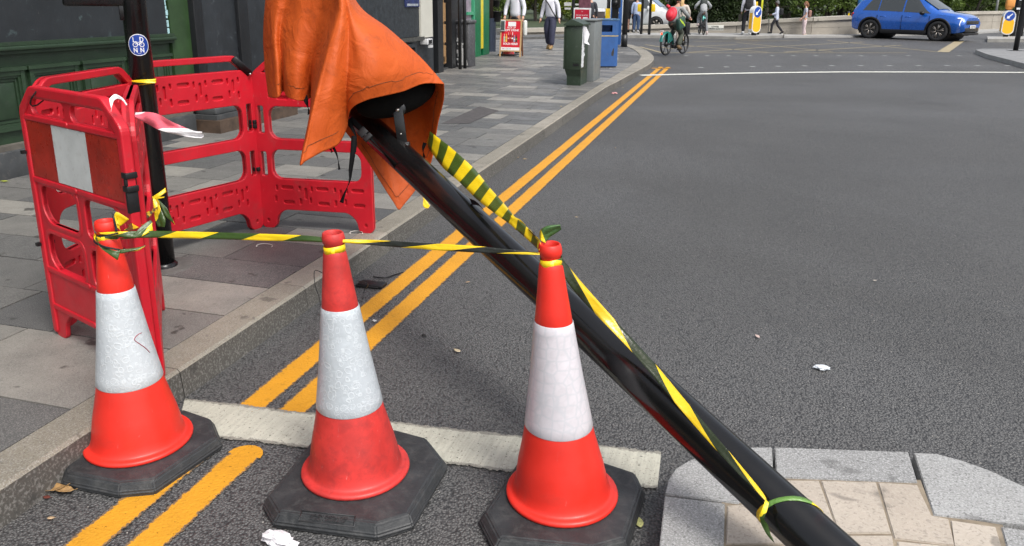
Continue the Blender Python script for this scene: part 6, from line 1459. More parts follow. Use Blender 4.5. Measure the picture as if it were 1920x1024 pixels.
# walking man, facing left (-x)
P = G(1453, 64.5, .12); YL = R_(90)
stride = dict(anL=(-.09, .22, .12), toL=(-.09, .36, .09), knL=(-.09, .20, .52), anR=(.09, -.38, .14), toR=(.09, -.27, .06), knR=(.09, -.08, .50), wrL=(-.2, .26, 1.05), elL=(-.22, .02, 1.12), wrR=(.22, .24, 1.02), elR=(.22, -.02, 1.12))
t, V = person('grey haired man in long pale shirt walking left with a small rucksack', P, YL, 1.45, stride, SK2, top=cloth('shirt_pale', (.5, .54, .66)), topw=1.1, legs=BKT, shoes=DKB, hair=cloth('hair_grey', (.12, .12, .12)), hem=.16)
m = MB(); m.box((-.14, -.32, 1.02), (.14, -.13, 1.38), 0, None, .05); rk = m.build('backpack', DKB, None, local=True); rk.location = t.location; rk.rotation_euler = t.rotation_euler; rk.scale = t.scale; tag(rk, 'small black rucksack on the grey haired man walking left', 'bag')
P = G(1506, 69, .0)
w2 = dict(anL=(-.08, .02, .09), toL=(-.09, .17, .04), anR=(.08, -.1, .10), toR=(.09, .04, .03), wrL=(-.21, .2, .93), elL=(-.22, .0, 1.12), wrR=(.22, .1, .9), elR=(.22, -.02, 1.12))
t, V = person('woman in sunglasses with pale tee and pink trousers walking left', P, YL+.1, 1.55, w2, SK1, top=cloth('tee_grey', (.42, .42, .48)), sleeve='short', legs=cloth('trousers_pink', (.52, .42, .42)), legw=1.1, shoes=cloth('shoe_cream', (.5, .42, .36)), hair=cloth('hair_brown', (.2, .09, .045)), hairlen=.1)
m = MB(); m.box((-.12, -.28, .98), (.12, -.13, 1.34), 0, None, .05); rk = m.build('backpack', cloth('bag_pinkbrown', (.28, .15, .12)), None, local=True); rk.location = t.location; rk.rotation_euler = t.rotation_euler; rk.scale = t.scale; tag(rk, 'dusty pink rucksack on the woman in pink trousers', 'bag')
P = G(1903, 56, .0)
t, V = person('man in light blue shirt half hidden behind the black posts on the right', P, R_(120), 1.62, {}, SK1, top=cloth('shirt_blue', (.2, .3, .55)), legs=BKT, shoes=DKB, hair=cloth('hair_grey', (.12, .12, .12)))
P = G(1106, 74, .12)
t, V = person('person in dark clothes seen over the dark street box', P, .3, 1.62, {}, SK1, top=cloth('coat_dark', (.03, .032, .04)), topw=1.1, legs=BKT, shoes=DKB, hair=cloth('hair_blonde_dark', (.3, .2, .1)))
# ---------------- bicycles (local: forward +Y, wheels on z=0)
def bicycle(label, P, yaw, s, frame_m, fender_m=None, rack=False, basket=False):
    t = thing('bicycle', label, 'bicycle', (P.x, P.y, P.z), yaw, None, s)
    for wy, nm in ((-.54, 'rear_wheel'), (.56, 'front_wheel')):
        M = Matrix.Translation((0, wy, .345)) @ Matrix.Rotation(R_(90), 4, 'Y')
        m = MB(); m.lathe([(.315, -.022), (.335, -.026), (.345, 0), (.335, .026), (.315, .022), (.308, 0), (.315, -.022)], 36, 0, M); w = m.build(nm, BLK, t, local=True)
        m = MB(); m.lathe([(.29, -.012), (.314, -.014), (.314, .014), (.29, .012), (.29, -.012)], 36, 0, M)
        for k in range(6):
            a = k*math.pi/3; m.tube([Vector((0, wy+.04*math.cos(a), .345+.04*math.sin(a))), Vector((0, wy+.3*math.cos(a), .345+.3*math.sin(a)))], [.02, .012], 0, 6)
        m.lathe([(0, -.05), (.065, -.045), (.065, .045), (0, .05)], 16, 0, M); m.build('spokes', mat('wheel_black', (.015, .015, .015), .4), w, local=True)
    m = MB(); m.tube(catmull([(0, .42, .86), (0, .30, .55), (0, .12, .36), (0, -.05, .28), (0, -.2, .3)], 20), [.045]*20, 0, 10); m.tube([(0, -.08, .28), (0, -.20, .80)], .026, 0, 8)
    for s_ in (-1, 1): m.tube([(s_*.06, -.54, .345), (s_*.04, -.1, .30)], .016, 0, 6); m.tube([(s_*.06, -.54, .345), (s_*.03, -.17, .68)], .012, 0, 6); m.tube([(s_*.05, .56, .345), (s_*.05, .46, .70), (0, .44, .72)], .018, 0, 6)
    m.tube([(0, .46, .68), (0, .40, 1.02)], .026, 0, 8); m.build('frame', frame_m, t, local=True)
    m = MB(); m.tube(catmull([(-.32, .20, 1.08), (-.2, .30, 1.10), (-.05, .39, 1.04), (.05, .39, 1.04), (.2, .30, 1.10), (.32, .20, 1.08)], 20), .014, 0, 6); m.build('handlebar', BLK, t, local=True)
    m = MB(); m.tube([(0, -.32, .90), (0, -.18, .93), (0, -.04, .91)], [.085, .07, .025], 0, 10, flat=.45); m.tube([(0, -.2, .88), (0, -.19, .78)], .016, 0, 6); m.build('saddle', cloth('saddle_brown', (.06, .03, .02)), t, local=True)
    m = MB(); m.lathe([(0, -.02), (.09, -.02), (.09, .02), (0, .02)], 16, 0, Matrix.Translation((.05, -.06, .28)) @ Matrix.Rotation(R_(90), 4, 'Y')); m.tube([(.08, -.06, .28), (.09, .06, .16)], .012, 0, 6); m.tube([(-.08, -.06, .28), (-.09, -.18, .40)], .012, 0, 6)
    m.box((.07, .02, .145), (.16, .10, .17)); m.box((-.16, -.22, .39), (-.07, -.14, .415)); m.build('pedals', BLK, t, local=True)
    if fender_m:
        m = MB(); rows = []
        for k in range(15):
            a = R_(-8+k*12.5); r_ = .37; rows.append([Vector((x, -.54+(r_+zo)*math.cos(a), .345+(r_+zo)*math.sin(a))) for x, zo in ((-.05, -.03), (-.045, .0), (0, .015), (.045, .0), (.05, -.03))])
        m.grid(rows)
        for s_ in (-1, 1):     # side skirt
            pts = [Vector((s_*.052, -.54, .345))]+[Vector((s_*.05, -.54+.35*math.cos(R_(a)), .345+.35*math.sin(R_(a)))) for a in range(20, 100, 10)]
            m.add(pts, [tuple(range(len(pts)))])
        m.build('rear_mudguard', fender_m, t, local=True)
        m = MB(); m.box((-.055, -.70, .70), (.055, -.66, .755), 0, None, .01); m.build('plate', mat('plate_white2', (.6, .6, .6), .4), t, local=True) if False else None
        m = MB(); m.box((-.10, -.79, .715), (.02, -.775, .755), 0, None, .005); m.build('name_plate', mat('plate_white2', (.6, .6, .6), .4), t, local=True)
        m = MB(); m.ball((-.0, -.86, .66), (.03, .02, .03)); 
        lm, nt_, b_ = newmat('tail_light'); b_.inputs['Base Color'].default_value = (.6, .02, .01, 1); b_.inputs['Emission Color'].default_value = (1, .08, .02, 1); b_.inputs['Emission Strength'].default_value = 1.5; m.build('tail_light', lm, t, local=True)
        m = MB(); m.box((-.07, -.16, .2), (.07, .12, .34), 0, None, .04); m.build('battery_case', BLK, t, local=True)
    if basket:
        m = MB(); m.box((-.13, .48, .62), (.13, .72, .98), 0, None, .03); m.box((-.16, .46, .60), (.16, .74, .64), 0, None, .01); m.build('front_carrier', BLK, t, local=True)
    return t
TEAL = mat('bike_teal', (.005, .13, .11), .3, .1, 5); MINT = mat('bike_mint', (.15, .5, .45), .35, .1, 5)
def attach_like(o, src): o.location = src.location; o.rotation_euler = src.rotation_euler; o.scale = src.scale
# near rider
Pr = G(1243, 107, 0); Pf = G(1283, 101.5, 0); Pm = (Pr+Pf)/2; yawb = -R_(24)
Pm.z = 0.02
bk = bicycle('teal hire bicycle ridden by the person with the red rucksack', Pm, yawb, .93, BLK, TEAL, basket=True)
ride = dict(pelvis=(0, -.22, .99), waist=(0, -.18, 1.12), chest=(0, -.06, 1.30), neckb=(0, .02, 1.44), neck=(0, .06, 1.51), headb=(0, .09, 1.56), shL=(-.17, .02, 1.41), shR=(.17, .02, 1.41), elL=(-.30, .10, 1.22), elR=(.30, .10, 1.22), wrL=(-.31, .26, 1.13), wrR=(.31, .26, 1.13),
            hiL=(-.09, -.2, .96), hiR=(.09, -.2, .96), knL=(-.12, .16, .78), anL=(-.13, -.12, .50), toL=(-.13, .02, .44), knR=(.13, .16, .66), anR=(.13, .02, .26), toR=(.13, .17, .20))
GREY = cloth('hoodie_grey', (.24, .25, .25)); OLV = cloth('camouflage_trousers', (.07, .08, .06), .5)
pr_, V = person('cyclist in grey hoodie and camouflage trousers riding the teal bicycle', Pm, yawb, 1.62, ride, top=GREY, topw=1.2, legs=OLV, legw=1.25, shoes=cloth('shoe_brown', (.14, .09, .04)), hair=cloth('hair_dark', (.02, .013, .01)), z=.02)
m = MB(); m.ball((0, 0, 0), (.18, .11, .23), 0, Matrix.Translation((-.03, -.27, 1.23)) @ Matrix.Rotation(R_(-24), 4, 'X'), 18, 12); m.ball((0, -.08, -.08), (.12, .07, .13), 0, Matrix.Translation((-.03, -.27, 1.26)) @ Matrix.Rotation(R_(-24), 4, 'X'), 14, 10); m.tube([(-.15, -.24, 1.44), (-.26, -.12, 1.47), (-.22, .02, 1.42)], [.03, .05, .03], 0, 8); rk = m.build('backpack', mat('bag_red', (.6, .02, .04), .6, .15, 6, bump=.3, bscale=20), None, local=True); attach_like(rk, pr_); tag(rk, 'bright red rucksack on the back of the cyclist in grey', 'bag')
m = MB(); MG = Matrix.Translation((.27, -.20, .98)) @ Matrix.Rotation(.25, 4, 'X'); m.box((-.06, -.20, -.18), (.06, .20, .16), 0, MG, .03); m.tube([MG @ Vector(v) for v in ((0, -.1, .15), (-.06, .02, .34), (-.05, .12, .4), (0, .12, .15))], .012, 0, 6); gb = m.build('tote', mat('bag_green', (.02, .06, .045), .6, .2, 6, bump=.3), None, local=True); attach_like(gb, pr_); tag(gb, 'dark green tote with lime zigzag hanging at the side of the cyclist in grey', 'bag')
m = MB()
for a_, b_ in (((-.14, .15), (.0, -.02)), ((.0, -.02), (-.02, .06)), ((-.02, .06), (.12, -.12))):
    d = Vector((0, b_[0]-a_[0], b_[1]-a_[1])); nn = Vector((0, -d.z, d.y)).normalized()*.02; p0 = Vector((.064, a_[0], a_[1])); p1 = Vector((.064, b_[0], b_[1])); m.add([MG @ (p0-nn), MG @ (p1-nn), MG @ (p1+nn), MG @ (p0+nn)], [(0, 1, 2, 3)])
zz = m.build('zigzag_print', mat('lime_print', (.45, .6, .03), .5), gb, local=True)
# blonde person beyond
P = G(1276, 90, 0)
P = G(1275, 80, 0)
t, V = person('long haired blonde person in a pale beige coat just beyond the teal bicycle', P, -R_(10), 1.70, dict(elR=(.27, .05, 1.14), wrR=(.24, .2, .98)), top=cloth('coat_beige', (.50, .44, .38)), topw=1.25, legs=cloth('trousers_beige', (.42, .36, .3)), legw=1.2, shoes=cloth('shoe_tan', (.25, .16, .06)), hair=cloth('hair_blonde', (.55, .36, .16)), hairlen=.30)
# second cyclist waiting, one foot down
P = G(1315, 64.5, .12)
bk3 = bicycle('mint framed bicycle of the cyclist waiting by the hedge', P, R_(12), 1.0, mat('frame_dark', (.02, .02, .02), .4), None)
m = MB(); m.tube([(.0, -.2, .80), (0, -.3, .55)], .035, 0, 8); m.tube([(0, -.32, .62), (.0, -.55, .72), (.0, -.68, .70)], [.03, .05, .03], 0, 8, flat=.6); m.build('mudguard', MINT, bk3, local=True)
wait = dict(ride); wait.update(knR=(.16, .06, .55), anR=(.22, -.12, .10), toR=(.24, .02, .035), knL=(-.16, .14, .72), anL=(-.18, -.06, .44), toL=(-.2, .08, .40), elL=(-.34, .0, 1.22), elR=(.34, .0, 1.22))
t, V = person('cyclist in grey tracksuit with dark rucksack waiting astride a bicycle', P, R_(12), 1.72, wait, top=cloth('track_grey', (.3, .31, .32)), topw=1.1, legs=cloth('track_trousers', (.17, .18, .19)), legw=1.0, shoes=cloth('shoe_pink', (.5, .4, .38)), hair=cloth('hair_dark', (.02, .013, .01)), z=.12)
m = MB(); m.box((-.15, -.40, 1.08), (.15, -.20, 1.52), 0, Matrix.Rotation(R_(-6), 4, 'X') @ Matrix.Translation((0, .10, 0)), .07); rk = m.build('backpack', mat('bag_darkgreen', (.02, .028, .025), .6), None, local=True); attach_like(rk, t); tag(rk, 'dark green rucksack on the cyclist waiting by the hedge', 'bag')
# ================================================================== VEHICLES (local: forward +X)
def vehicle(name, label, cat, P, yaw, s, st, body_m, mid_glass, wheels, wr_=.36, lower=None, wins=(), zc=.60, trim=True):
    t = thing(name, label, cat, (P.x, P.y, P.z), yaw, None, s)
    def ring(x, q):
        zb, ws, wm, zbelt, wb, zr, wr2 = q
        H_ = [(0, zb), (ws*.92, zb), (ws, zb+.09), (wm, zb+(zbelt-zb)*.45), (wm*.985, zb+(zbelt-zb)*.72), (wb, zbelt), (wb-(wb-wr2)*.55, zbelt+(zr-zbelt)*.55), (wr2, zr-.05*min(1, (zr-zbelt)/.2)), (wr2*.82, zr-.008), (0, zr)]
        return [Vector((x, -a, z)) for a, z in H_]+[Vector((x, a, z)) for a, z in H_[::-1][1:-1]]
    xs = sorted(st); K = 60; X = [xs[0]+(xs[-1]-xs[0])*k/K for k in range(K+1)]
    def interp(x):
        for a, b in zip(xs, xs[1:]):
            if x <= b+1e-9:
                f = (x-a)/(b-a); return [u+(v-u)*f for u, v in zip(st[a], st[b])]
        return st[xs[-1]]
    rows = [ring(x, interp(x)) for x in X]
    m = MB(); m.grid(rows, 0, True, closed=True); n = len(rows[0]); m.add(rows[0], [tuple(range(n))[::-1]]); m.add(rows[-1], [tuple(range(n))])
    o = m.build('body', body_m, t, local=True, weld=True)
    for wx in wheels:      # cut the wheel housings
        cb_ = MB(); cb_.lathe([(0, -1.5), (wr_+.05, -1.5), (wr_+.05, 1.5), (0, 1.5)], 32, 0, Matrix.Translation((wx, 0, wr_)) @ Matrix.Rotation(R_(90), 4, 'X')); co = cb_.build('cutter', body_m, t, local=True, weld=True)
        md = o.modifiers.new('b', 'BOOLEAN'); md.operation = 'DIFFERENCE'; md.object = co; md.solver = 'EXACT'; bpy.context.view_layer.update()
        dg = bpy.context.evaluated_depsgraph_get(); me = bpy.data.meshes.new_from_object(o.evaluated_get(dg)); o.modifiers.clear(); o.data = me; bpy.data.objects.remove(co)
    sharp(o, 30)
    def surf(x, v, off=.004, sgn=-1):
        """v in 0..1 between belt and roof edge"""
        q = interp(x); zb, ws, wm, zbelt, wb, zr, wr2 = q
        A = (wb, zbelt); B = (wb-(wb-wr2)*.55, zbelt+(zr-zbelt)*.55); C = (wr2, zr-.05*min(1, (zr-zbelt)/.2))
        a, z = (A[0]+(B[0]-A[0])*v/.55, A[1]+(B[1]-A[1])*v/.55) if v < .55 else (B[0]+(C[0]-B[0])*(v-.55)/.45, B[1]+(C[1]-B[1])*(v-.55)/.45)
        return Vector((x, sgn*(a+off), z+off*.3))
    for sgn in (-1, 1):
        for (x0b, x1b, x0t, x1t) in wins:
            m = MB(); R_rows = []
            for i in range(7):
                v = .06+.86*i/6; R_rows.append([surf(x0b+(x0t-x0b)*i/6+((x1b+(x1t-x1b)*i/6)-(x0b+(x0t-x0b)*i/6))*k/12, v, .005, sgn) for k in range(13)])
            m.grid(R_rows); m.build('window', mid_glass, t, local=True)
    # arches, sills in black plastic
    if trim:
        for sgn in (-1, 1):
            for wx in wheels:
                q = interp(wx); m = MB(); rr0, rr1 = wr_+.038, wr_+.115; rows = []
                for k in range(25):
                    a = math.pi*(-.06+1.12*k/24); row = []
                    for rr_ in (rr0, rr1):
                        x = wx+rr_*math.cos(a); z = wr_+rr_*math.sin(a); qq = interp(max(xs[0], min(xs[-1], x))); zb, ws, wm, zbelt = qq[:4]; mz = zb+(zbelt-zb)*.45
                        a_w = ws+(wm-ws)*min(1, max(0, (z-zb-.09)/(mz-zb-.09))) if z < mz else wm+(wm*.985-wm)*min(1, (z-mz)/((zbelt-zb)*.27))
                        row.append(Vector((x, sgn*(a_w+.014), z)))
                    rows.append([Vector((row[0].x, sgn*(abs(row[0].y)-.05), row[0].z))]+row+[Vector((row[1].x, sgn*(abs(row[1].y)-.03), row[1].z))])
                m.grid(rows); m.build('wheel_arch', BLK, t, local=True)
            m = MB(); w0_, w1_ = wheels[0]+wr_+.06, wheels[1]-wr_-.06; qq = interp(0); m.box((w0_, sgn*(qq[1]-.06), qq[0]-.06), (w1_, sgn*(qq[1]+.022), qq[0]+.11), 0, None, .02); m.build('sill', BLK, t, local=True)
    for wx in wheels:
        for sgn in (-1, 1):
            yy = sgn*(interp(wx)[2]-.115); M = Matrix.Translation((wx, yy, wr_)) @ Matrix.Rotation(R_(90)*(1 if sgn < 0 else -1), 4, 'X')
            m = MB(); m.lathe([(wr_*.70, .10), (wr_*.74, .112), (wr_*.93, .112), (wr_, .085), (wr_, -.085), (wr_*.93, -.11), (wr_*.6, -.11)], 40, 0, M); w = m.build('wheel', mat('tyre', (.02, .02, .021), .7, .2, 20), t, local=True)
            m = MB(); m.lathe([(wr_*.70, .098), (wr_*.68, .07), (wr_*.62, .05), (0, .05)], 30, 0, M); m.lathe([(0, .10), (.05, .098), (.06, .06)], 16, 0, M); m.build('rim', mat('rim_dark', (.03, .028, .025), .35), w, local=True)
            m = MB()
            for k in range(6):
                a = k*math.pi/3+.3
                for da in (-.13, .13):
                    p0 = M @ Vector((.05*math.cos(a), .05*math.sin(a), .095)); p1 = M @ Vector((wr_*.66*math.cos(a+da), wr_*.66*math.sin(a+da), .085)); m.tube([p0, p1], [.016, .022], 0, 4, flat=.5)
            m.build('spokes', mat('alloy', (.42, .38, .34), .3, .05, 5, metal=.8), w, local=True)
    # wheel housing interior
    m = MB(); 
    for wx in wheels: m.lathe([(wr_+.04, -.86), (wr_+.04, .86)], 24, 0, Matrix.Translation((wx, 0, wr_)) @ Matrix.Rotation(R_(90), 4, 'X'))
    m.box((xs[0]+.3, -.6, .2), (xs[-1]-.3, .6, .5)); m.build('underbody', BLK, t, local=True)
    return t, interp, surf
CARB = mat('car_blue', (.006, .10, .46), .25, .05, 2, coat=1, metal=.2)
def m_glass(name, col):
    m, nt, b = newmat(name); b.inputs['Base Color'].default_value = (*col, 1); b.inputs['Roughness'].default_value = .04; b.inputs['Specular IOR Level'].default_value = .9; return m
GLS = m_glass('car_glass', (.04, .045, .045))
st = {-2.25: (.54, .70, .78, .92, .76, 1.02, .62), -2.19: (.36, .82, .88, 1.0, .84, 1.22, .62), -2.0: (.30, .88, .93, 1.03, .87, 1.45, .62), -1.65: (.26, .90, .935, 1.05, .88, 1.60, .61), -.9: (.24, .90, .93, 1.03, .875, 1.66, .62), 0: (.24, .90, .93, 1.0, .87, 1.655, .62), .45: (.24, .90, .93, .985, .87, 1.58, .62), .95: (.24, .90, .93, .975, .87, 1.26, .66), 1.28: (.24, .90, .93, .965, .86, 1.06, .70), 1.5: (.25, .90, .93, .95, .85, 1.03, .70), 1.95: (.27, .87, .91, .90, .80, .965, .62), 2.15: (.30, .80, .86, .84, .72, .90, .52), 2.25: (.36, .70, .78, .76, .64, .82, .46)}
st = {k: (v[0]+.05, v[1], v[2], v[3]+.05, v[4], v[5]+.08, v[6]) for k, v in st.items()}
Pw = G(1708, 73.5, 0); cyaw = -R_(34)
car, ci, cs = vehicle('parked_car', 'bright blue compact SUV crossing the junction, facing right', 'car', Pw, cyaw, 1.08, st, CARB, GLS, (-1.36, 1.34), .385, wins=((-1.75, -1.12, -1.45, -1.12), (-1.08, -.12, -1.08, -.12), (-.06, 1.0, -.06, .38)))
car.name = 'blue_car'
# windscreen
m = MB(); rows = []
for i in range(7):
    x = 1.18-(1.18-.55)*i/6; q = ci(x); w = (q[6]*.9+(.02)); z = q[5]; rows.append([Vector((x, w*(k/4-1), z+.008+.02*(1-(k/4-1)**2))) for k in range(9)])
m.grid(rows); m.build('windscreen', GLS, car, local=True)
m = MB()
for sgn in (-1,): pass
for sgn in (-1, 1):
    m = MB(); m.ball((.72, sgn*1.02, 1.06), (.10, .11, .075)); m.tube([(.72, sgn*.86, 1.02), (.72, sgn*.98, 1.04)], .03, 0, 6); m.build('wing_mirror', BLK, car, local=True)
    m = MB()
    # bumper mouth and lamp surround at front corner
    m.tube(catmull([(2.0, sgn*.86, .885), (2.13, sgn*.80, .87), (2.12, sgn*.83, .78), (2.10, sgn*.85, .66), (2.12, sgn*.84, .58)], 16), .022, 0, 6); 
    dm, nt_, b_ = newmat('running_light'); b_.inputs['Base Color'].default_value = (.8, .8, .8, 1); b_.inputs['Emission Color'].default_value = (1, 1, .95, 1); b_.inputs['Emission Strength'].default_value = .35; m.build('headlight', dm, car, local=True)
    m = MB(); m.ball((2.13, sgn*.70, .76), (.06, .12, .10)); m.build('headlight_lens', mat('lens_dark', (.03, .03, .035), .15), car, local=True)
    m = MB(); m.tube(catmull([(-2.14, sgn*.87, 1.01), (-2.23, sgn*.80, .97), (-2.22, sgn*.80, .88)], 10), .035, 0, 6); m.build('tail_light', mat('tail_red', (.5, .01, .01), .2), car, local=True)
    for xx in (-.95, .05):
        m = MB(); m.tube([(xx-.02, sgn*.935, .90), (xx+.10, sgn*.945, .905), (xx+.20, sgn*.935, .90)], .015, 0, 6); m.build('door_handle', CARB, car, local=True)
    m = MB(); 
    for xx in (-1.1, -.09, .98): m.box((xx-.004, sgn*.90, .34), (xx+.004, sgn*.937, .96))
    m.build('door_seam', BLK, car, local=True)
m = MB(); m.box((2.16, -.62, .64), (2.262, .62, .80), 0, None, .03); m.build('grille', mat('grille_black', (.01, .01, .01), .4, .3, 60, bump=.8, bscale=80), car, local=True)
m = MB(); m.box((2.12, -.66, .34), (2.272, .66, .54), 0, None, .04); m.build('lower_grille', mat('grille_black', (.01, .01, .01), .4), car, local=True)
m = MB(); m.box((1.9, -.78, .24), (2.24, .78, .33), 0, None, .02); m.build('front_skirt', BLK, car, local=True)
m = MB(); m.box((2.27, -.27, .50), (2.285, .27, .615), 0, None, .004); m.build('number_plate', mat('plate_ivory2', (.7, .7, .66), .4), car, local=True)
m = MB(); m.text('BJ70 HWR', .105, Matrix(((0, 0, 1, 2.287), (1, 0, 0, 0), (0, 1, 0, .557), (0, 0, 0, 1)))); m.build('plate_lettering', BLK, car, local=True)
# white van
VW = mat('van_white', (.55, .56, .56), .3, .04, 3, coat=.5)
st2 = {-2.3: (.35, .80, .86, 1.05, .84, 1.85, .74), -2.2: (.28, .88, .92, 1.1, .9, 1.95, .78), 0: (.26, .90, .93, 1.1, .9, 1.98, .78), .6: (.26, .90, .93, 1.06, .9, 1.90, .76), 1.2: (.26, .90, .93, 1.02, .88, 1.40, .72), 1.6: (.27, .89, .92, .98, .86, 1.10, .70), 2.0: (.30, .84, .88, .88, .78, .96, .6), 2.2: (.38, .72, .78, .72, .64, .80, .5)}
Pv = G(1188, 56, 0)
van, vi, vs_ = vehicle('white_van', 'white van waiting behind the crossing poles, front wheel showing', 'van', Pv, -.12, 1.05, st2, VW, GLS, (-1.4, 1.35), .34, wins=((-.1, 1.25, -.1, .75),), trim=False)
m = MB(); rows = []
for i in range(7):
    x = 1.5-(1.5-.72)*i/6; q = vi(x); rows.append([Vector((x, q[6]*.92*(k/4-1), q[5]+.008+.02*(1-(k/4-1)**2))) for k in range(9)])
m.grid(rows); m.build('windscreen', m_glass('screen_blue_reflection', (.05, .12, .25)), van, local=True)  # blue reflection on the windscreen is painted into its base colour
m = MB(); m.ball((.95, -1.03, 1.10), (.07, .12, .13)); m.build('wing_mirror', VW, van, local=True)
# ================================================================== LITTER AND LEAVES
def leaf(label, px, py, s, col, ang, z=.006, curl=.3, name='fallen_leaf', grp=None):
    P = G(px, py, z); m = MB(); out = [(-1, 0), (-.6, .38), (-.1, .55), (.4, .42), (.75, .2), (1, 0), (.7, -.25), (.3, -.45), (-.2, -.5), (-.65, -.33)]
    ca, sa = math.cos(ang), math.sin(ang); rg = random.Random(px)
    def tr(x, y_): zz = z+.002+curl*s*(y_*y_*1.2+.25*x*x)+rg.uniform(0, .15)*s*.4; return (P.x+s*(x*ca-y_*sa), P.y+s*(x*sa+y_*ca), zz)
    n = len(out); V = [tr(x, y_) for x, y_ in out]+[tr(x*.5, y_*.4) for x, y_ in out]+[tr(0, 0)]
    m.add(V, [(i, (i+1) % n, n+(i+1) % n, n+i) for i in range(n)]+[(n+i, n+(i+1) % n, 2*n) for i in range(n)], 0, True)
    m.tube([tr(1, 0), tr(1.3, .05)], s*.03, 0, 4)
    o = m.build(name, mat('leaf_%d' % int(col[0]*1000+col[1]*77), col, .6, .35, 60, dirt=.1), None); o.modifiers.new('s', 'SOLIDIFY').thickness = .0008; tag(o, label, 'leaf', grp); return o
leaf('pale yellow green leaf beside the right corner of the bright cone base', 1198, 981, .026, (.36, .36, .14), 1.9, .004)
leaf('large curled brown leaf in the gutter left of the kerbside cone', 97, 920, .042, (.27, .16, .06), .5, .006, .8)
leaf('second curled leaf touching the kerbside cone base', 122, 922, .032, (.28, .17, .07), .2, .006, .7)
leaf('thin dry leaf leaning against the kerb face by the cone base', 108, 868, .022, (.32, .24, .08), 1.2, .03, .5)
leaf('tiny dark red leaf under the curled leaves in the gutter', 88, 934, .014, (.12, .03, .02), .1, .004, .4)
leaf('yellow green leaf lying on the paving below the green pub', 8, 341, .035, (.3, .34, .05), .2, .124, .4)
leaf('small twig coloured leaf on the road left of the yellow lines', 96, 973, .012, (.42, .3, .18), .4, .004, .4)
small = [(1081, 408, (.45, .35, .2), 'small dry leaf alone on the road behind the bright cone top'), (971, 296, (.4, .25, .12), 'brown leaf bit in the gutter, left of the pair, above the broad tape'), (857, 659, (.5, .42, .28), 'pale leaf fragment on the road right of the scuffed cone sleeve'), (877, 530, (.4, .28, .16), 'tan leaf fragment just below the leaning pole middle'),
 (1420, 632, (.5, .38, .34), 'pinkish leaf fragment on the open road right of the pole'), (984, 299, (.5, .35, .15), 'golden leaf bit in the gutter above the broad tape'), (1154, 278, (.3, .2, .1), 'lone leaf fragment right of the outer yellow line'), (481, 631, (.5, .25, .05), 'orange leaf bit against the kerb foot left of the scuffed cone'),
 (1052, 200, (.5, .4, .2), 'pale leaf on the far kerbstone below the green cabinet'), (1120, 196, (.4, .28, .1), 'leaf fragment in the gutter below the grey cabinet'), (1168, 165, (.5, .4, .1), 'yellow leaf in the far gutter near the litter bin'), (928, 128, (.5, .4, .25), 'pale leaf on the pavement in front of the A-board'), (30, 958, (.4, .12, .05), 'reddish leaf bit in the bottom left gutter corner'),
 (704, 416, (.3, .2, .1), 'brown leaf speck on the kerb beside the far barrier foot'), (905, 380, (.45, .3, .15), 'leaf crumb on the first yellow line under the broad tape'), (1640, 527, (.4, .35, .3), 'grey brown leaf fragment far right on the open road')]
for k, (x, y_, c_, lb_) in enumerate(small):
    onp = y_ in (128, 200, 416); leaf(lb_, x, y_, .014+.004*(k % 3), c_, k*1.3, .124 if onp else .006, .5, 'leaf_fragment', 'dry leaf fragments scattered on road and kerb')
def crumple(label, px, py, sx, sy, sz, col, z, name, cat, seed):
    P = G(px, py, z); bm = bmesh.new(); bmesh.ops.create_icosphere(bm, subdivisions=3, radius=1); rg = random.Random(seed)
    for v in bm.verts:
        d = MN.noise(v.co*2.1+Vector((seed, 0, 0)))*.5+MN.noise(v.co*5+Vector((0, seed, 0)))*.25; v.co *= 1+d; v.co.x *= sx; v.co.y *= sy; v.co.z = max(0, v.co.z+.5)*sz
    m = MB(); m.bm(bm, 0, Matrix.Translation((P.x, P.y, z+.003)), False); o = m.build(name, mat('paper_'+name, col, .55, .1, 30), None); tag(o, label, cat); return o
crumple('flattened white paper scrap lying on the open road at right', 1540, 692, .030, .018, .008, (.58, .62, .66), .004, 'paper_scrap', 'litter', 3)
crumple('crumpled white wrapper on the asphalt in front of the middle cone', 525, 1019, .052, .022, .02, (.66, .64, .66), .004, 'crumpled_wrapper', 'litter', 8)
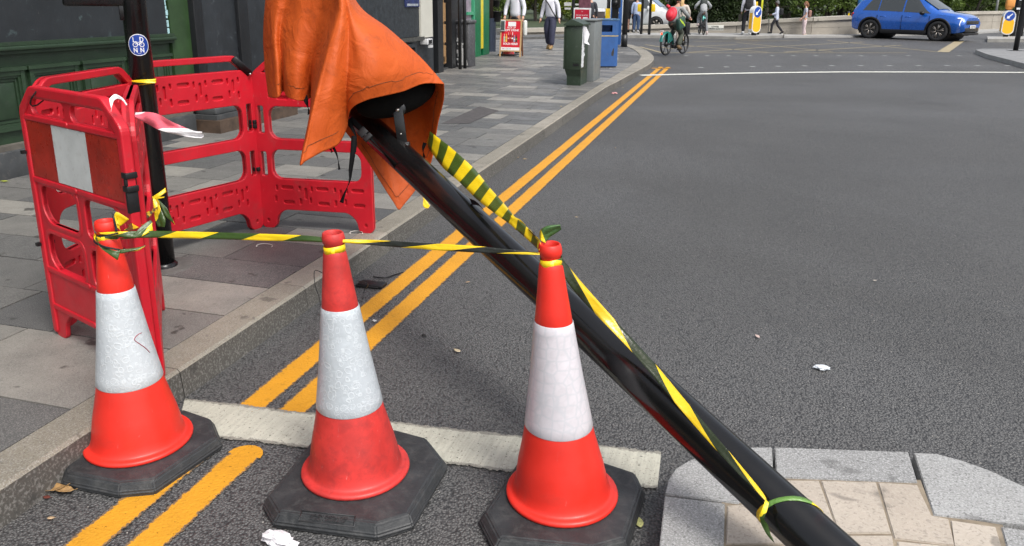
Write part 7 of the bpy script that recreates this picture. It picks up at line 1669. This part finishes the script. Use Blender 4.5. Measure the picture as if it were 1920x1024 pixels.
crumple('small white scrap on the road between yellow line and scuffed cone', 702, 603, .010, .006, .004, (.5, .5, .5), .004, 'paper_bit', 'litter', 5)
crumple('tiny red and white litter piece in the far gutter', 1152, 176, .05, .03, .015, (.5, .25, .25), .004, 'gutter_litter', 'litter', 6)
crumple('small black crumb of rubber on the road beyond the scuffed cone', 795, 632, .011, .006, .008, (.015, .015, .015), .004, 'rubber_bit', 'litter', 9)
m = MB(); a, b = G(672, 533, .012), G(724, 533, .012); m.box((a.x, a.y-.012, .004), (b.x, b.y+.014, .02), 0, None, .003); m.box((a.x-.01, a.y-.02, .004), (b.x-.02, b.y-.006, .014), 0, None, .003); tag(m.build('black_strip', BLK, None), 'flat black plastic strip on the road beside the first yellow line', 'debris')
m = MB(); m.tube(catmull([G(700, 519, .006), G(722, 521, .012), G(740, 515, .008), G(756, 511, .006)], 16), .0035, 0, 6); tag(m.build('black_twig', BLK, None), 'thin black plastic sliver on the first yellow line', 'debris')
m = MB(); m.tube(catmull([AY(605, 512, 2.9), AY(590, 508, 2.9), AY(591, 535, 2.85), AY(599, 560, 2.78), AY(601, 590, 2.7), G(594, 588, .004)], 30), .0018, 0, 5); tag(m.build('black_wire', BLK, None), 'thin black wire hanging over the kerb edge behind the scuffed cone', 'wire')
m = MB(); m.tube(catmull([AY(672, 527, 2.75), AY(690, 533, 2.75), G(683, 545, .03), G(680, 560, .004)], 20), .0018, 0, 5); tag(m.build('black_wire', BLK, None), 'short black wire curl at the right side of the scuffed cone', 'wire')
def zipt(label, px, py, sx, sy):
    m = MB(); pts = [G(px+sx*math.cos(a), py+sy*math.sin(a), .128) for a in [R_(a) for a in range(170, 400, 20)]]; m.tube(catmull(pts, 24), .0022, 0, 6); m.ball(pts[0], .005); tag(m.build('cable_tie', mat('nylon_white', (.55, .53, .48), .4), None), label, 'cable tie')
zipt('white cable tie on the paving in front of the far barrier', 496, 461, 15, 4); zipt('white cable tie ring near the right foot of the far barrier', 668, 437, 12, 4)
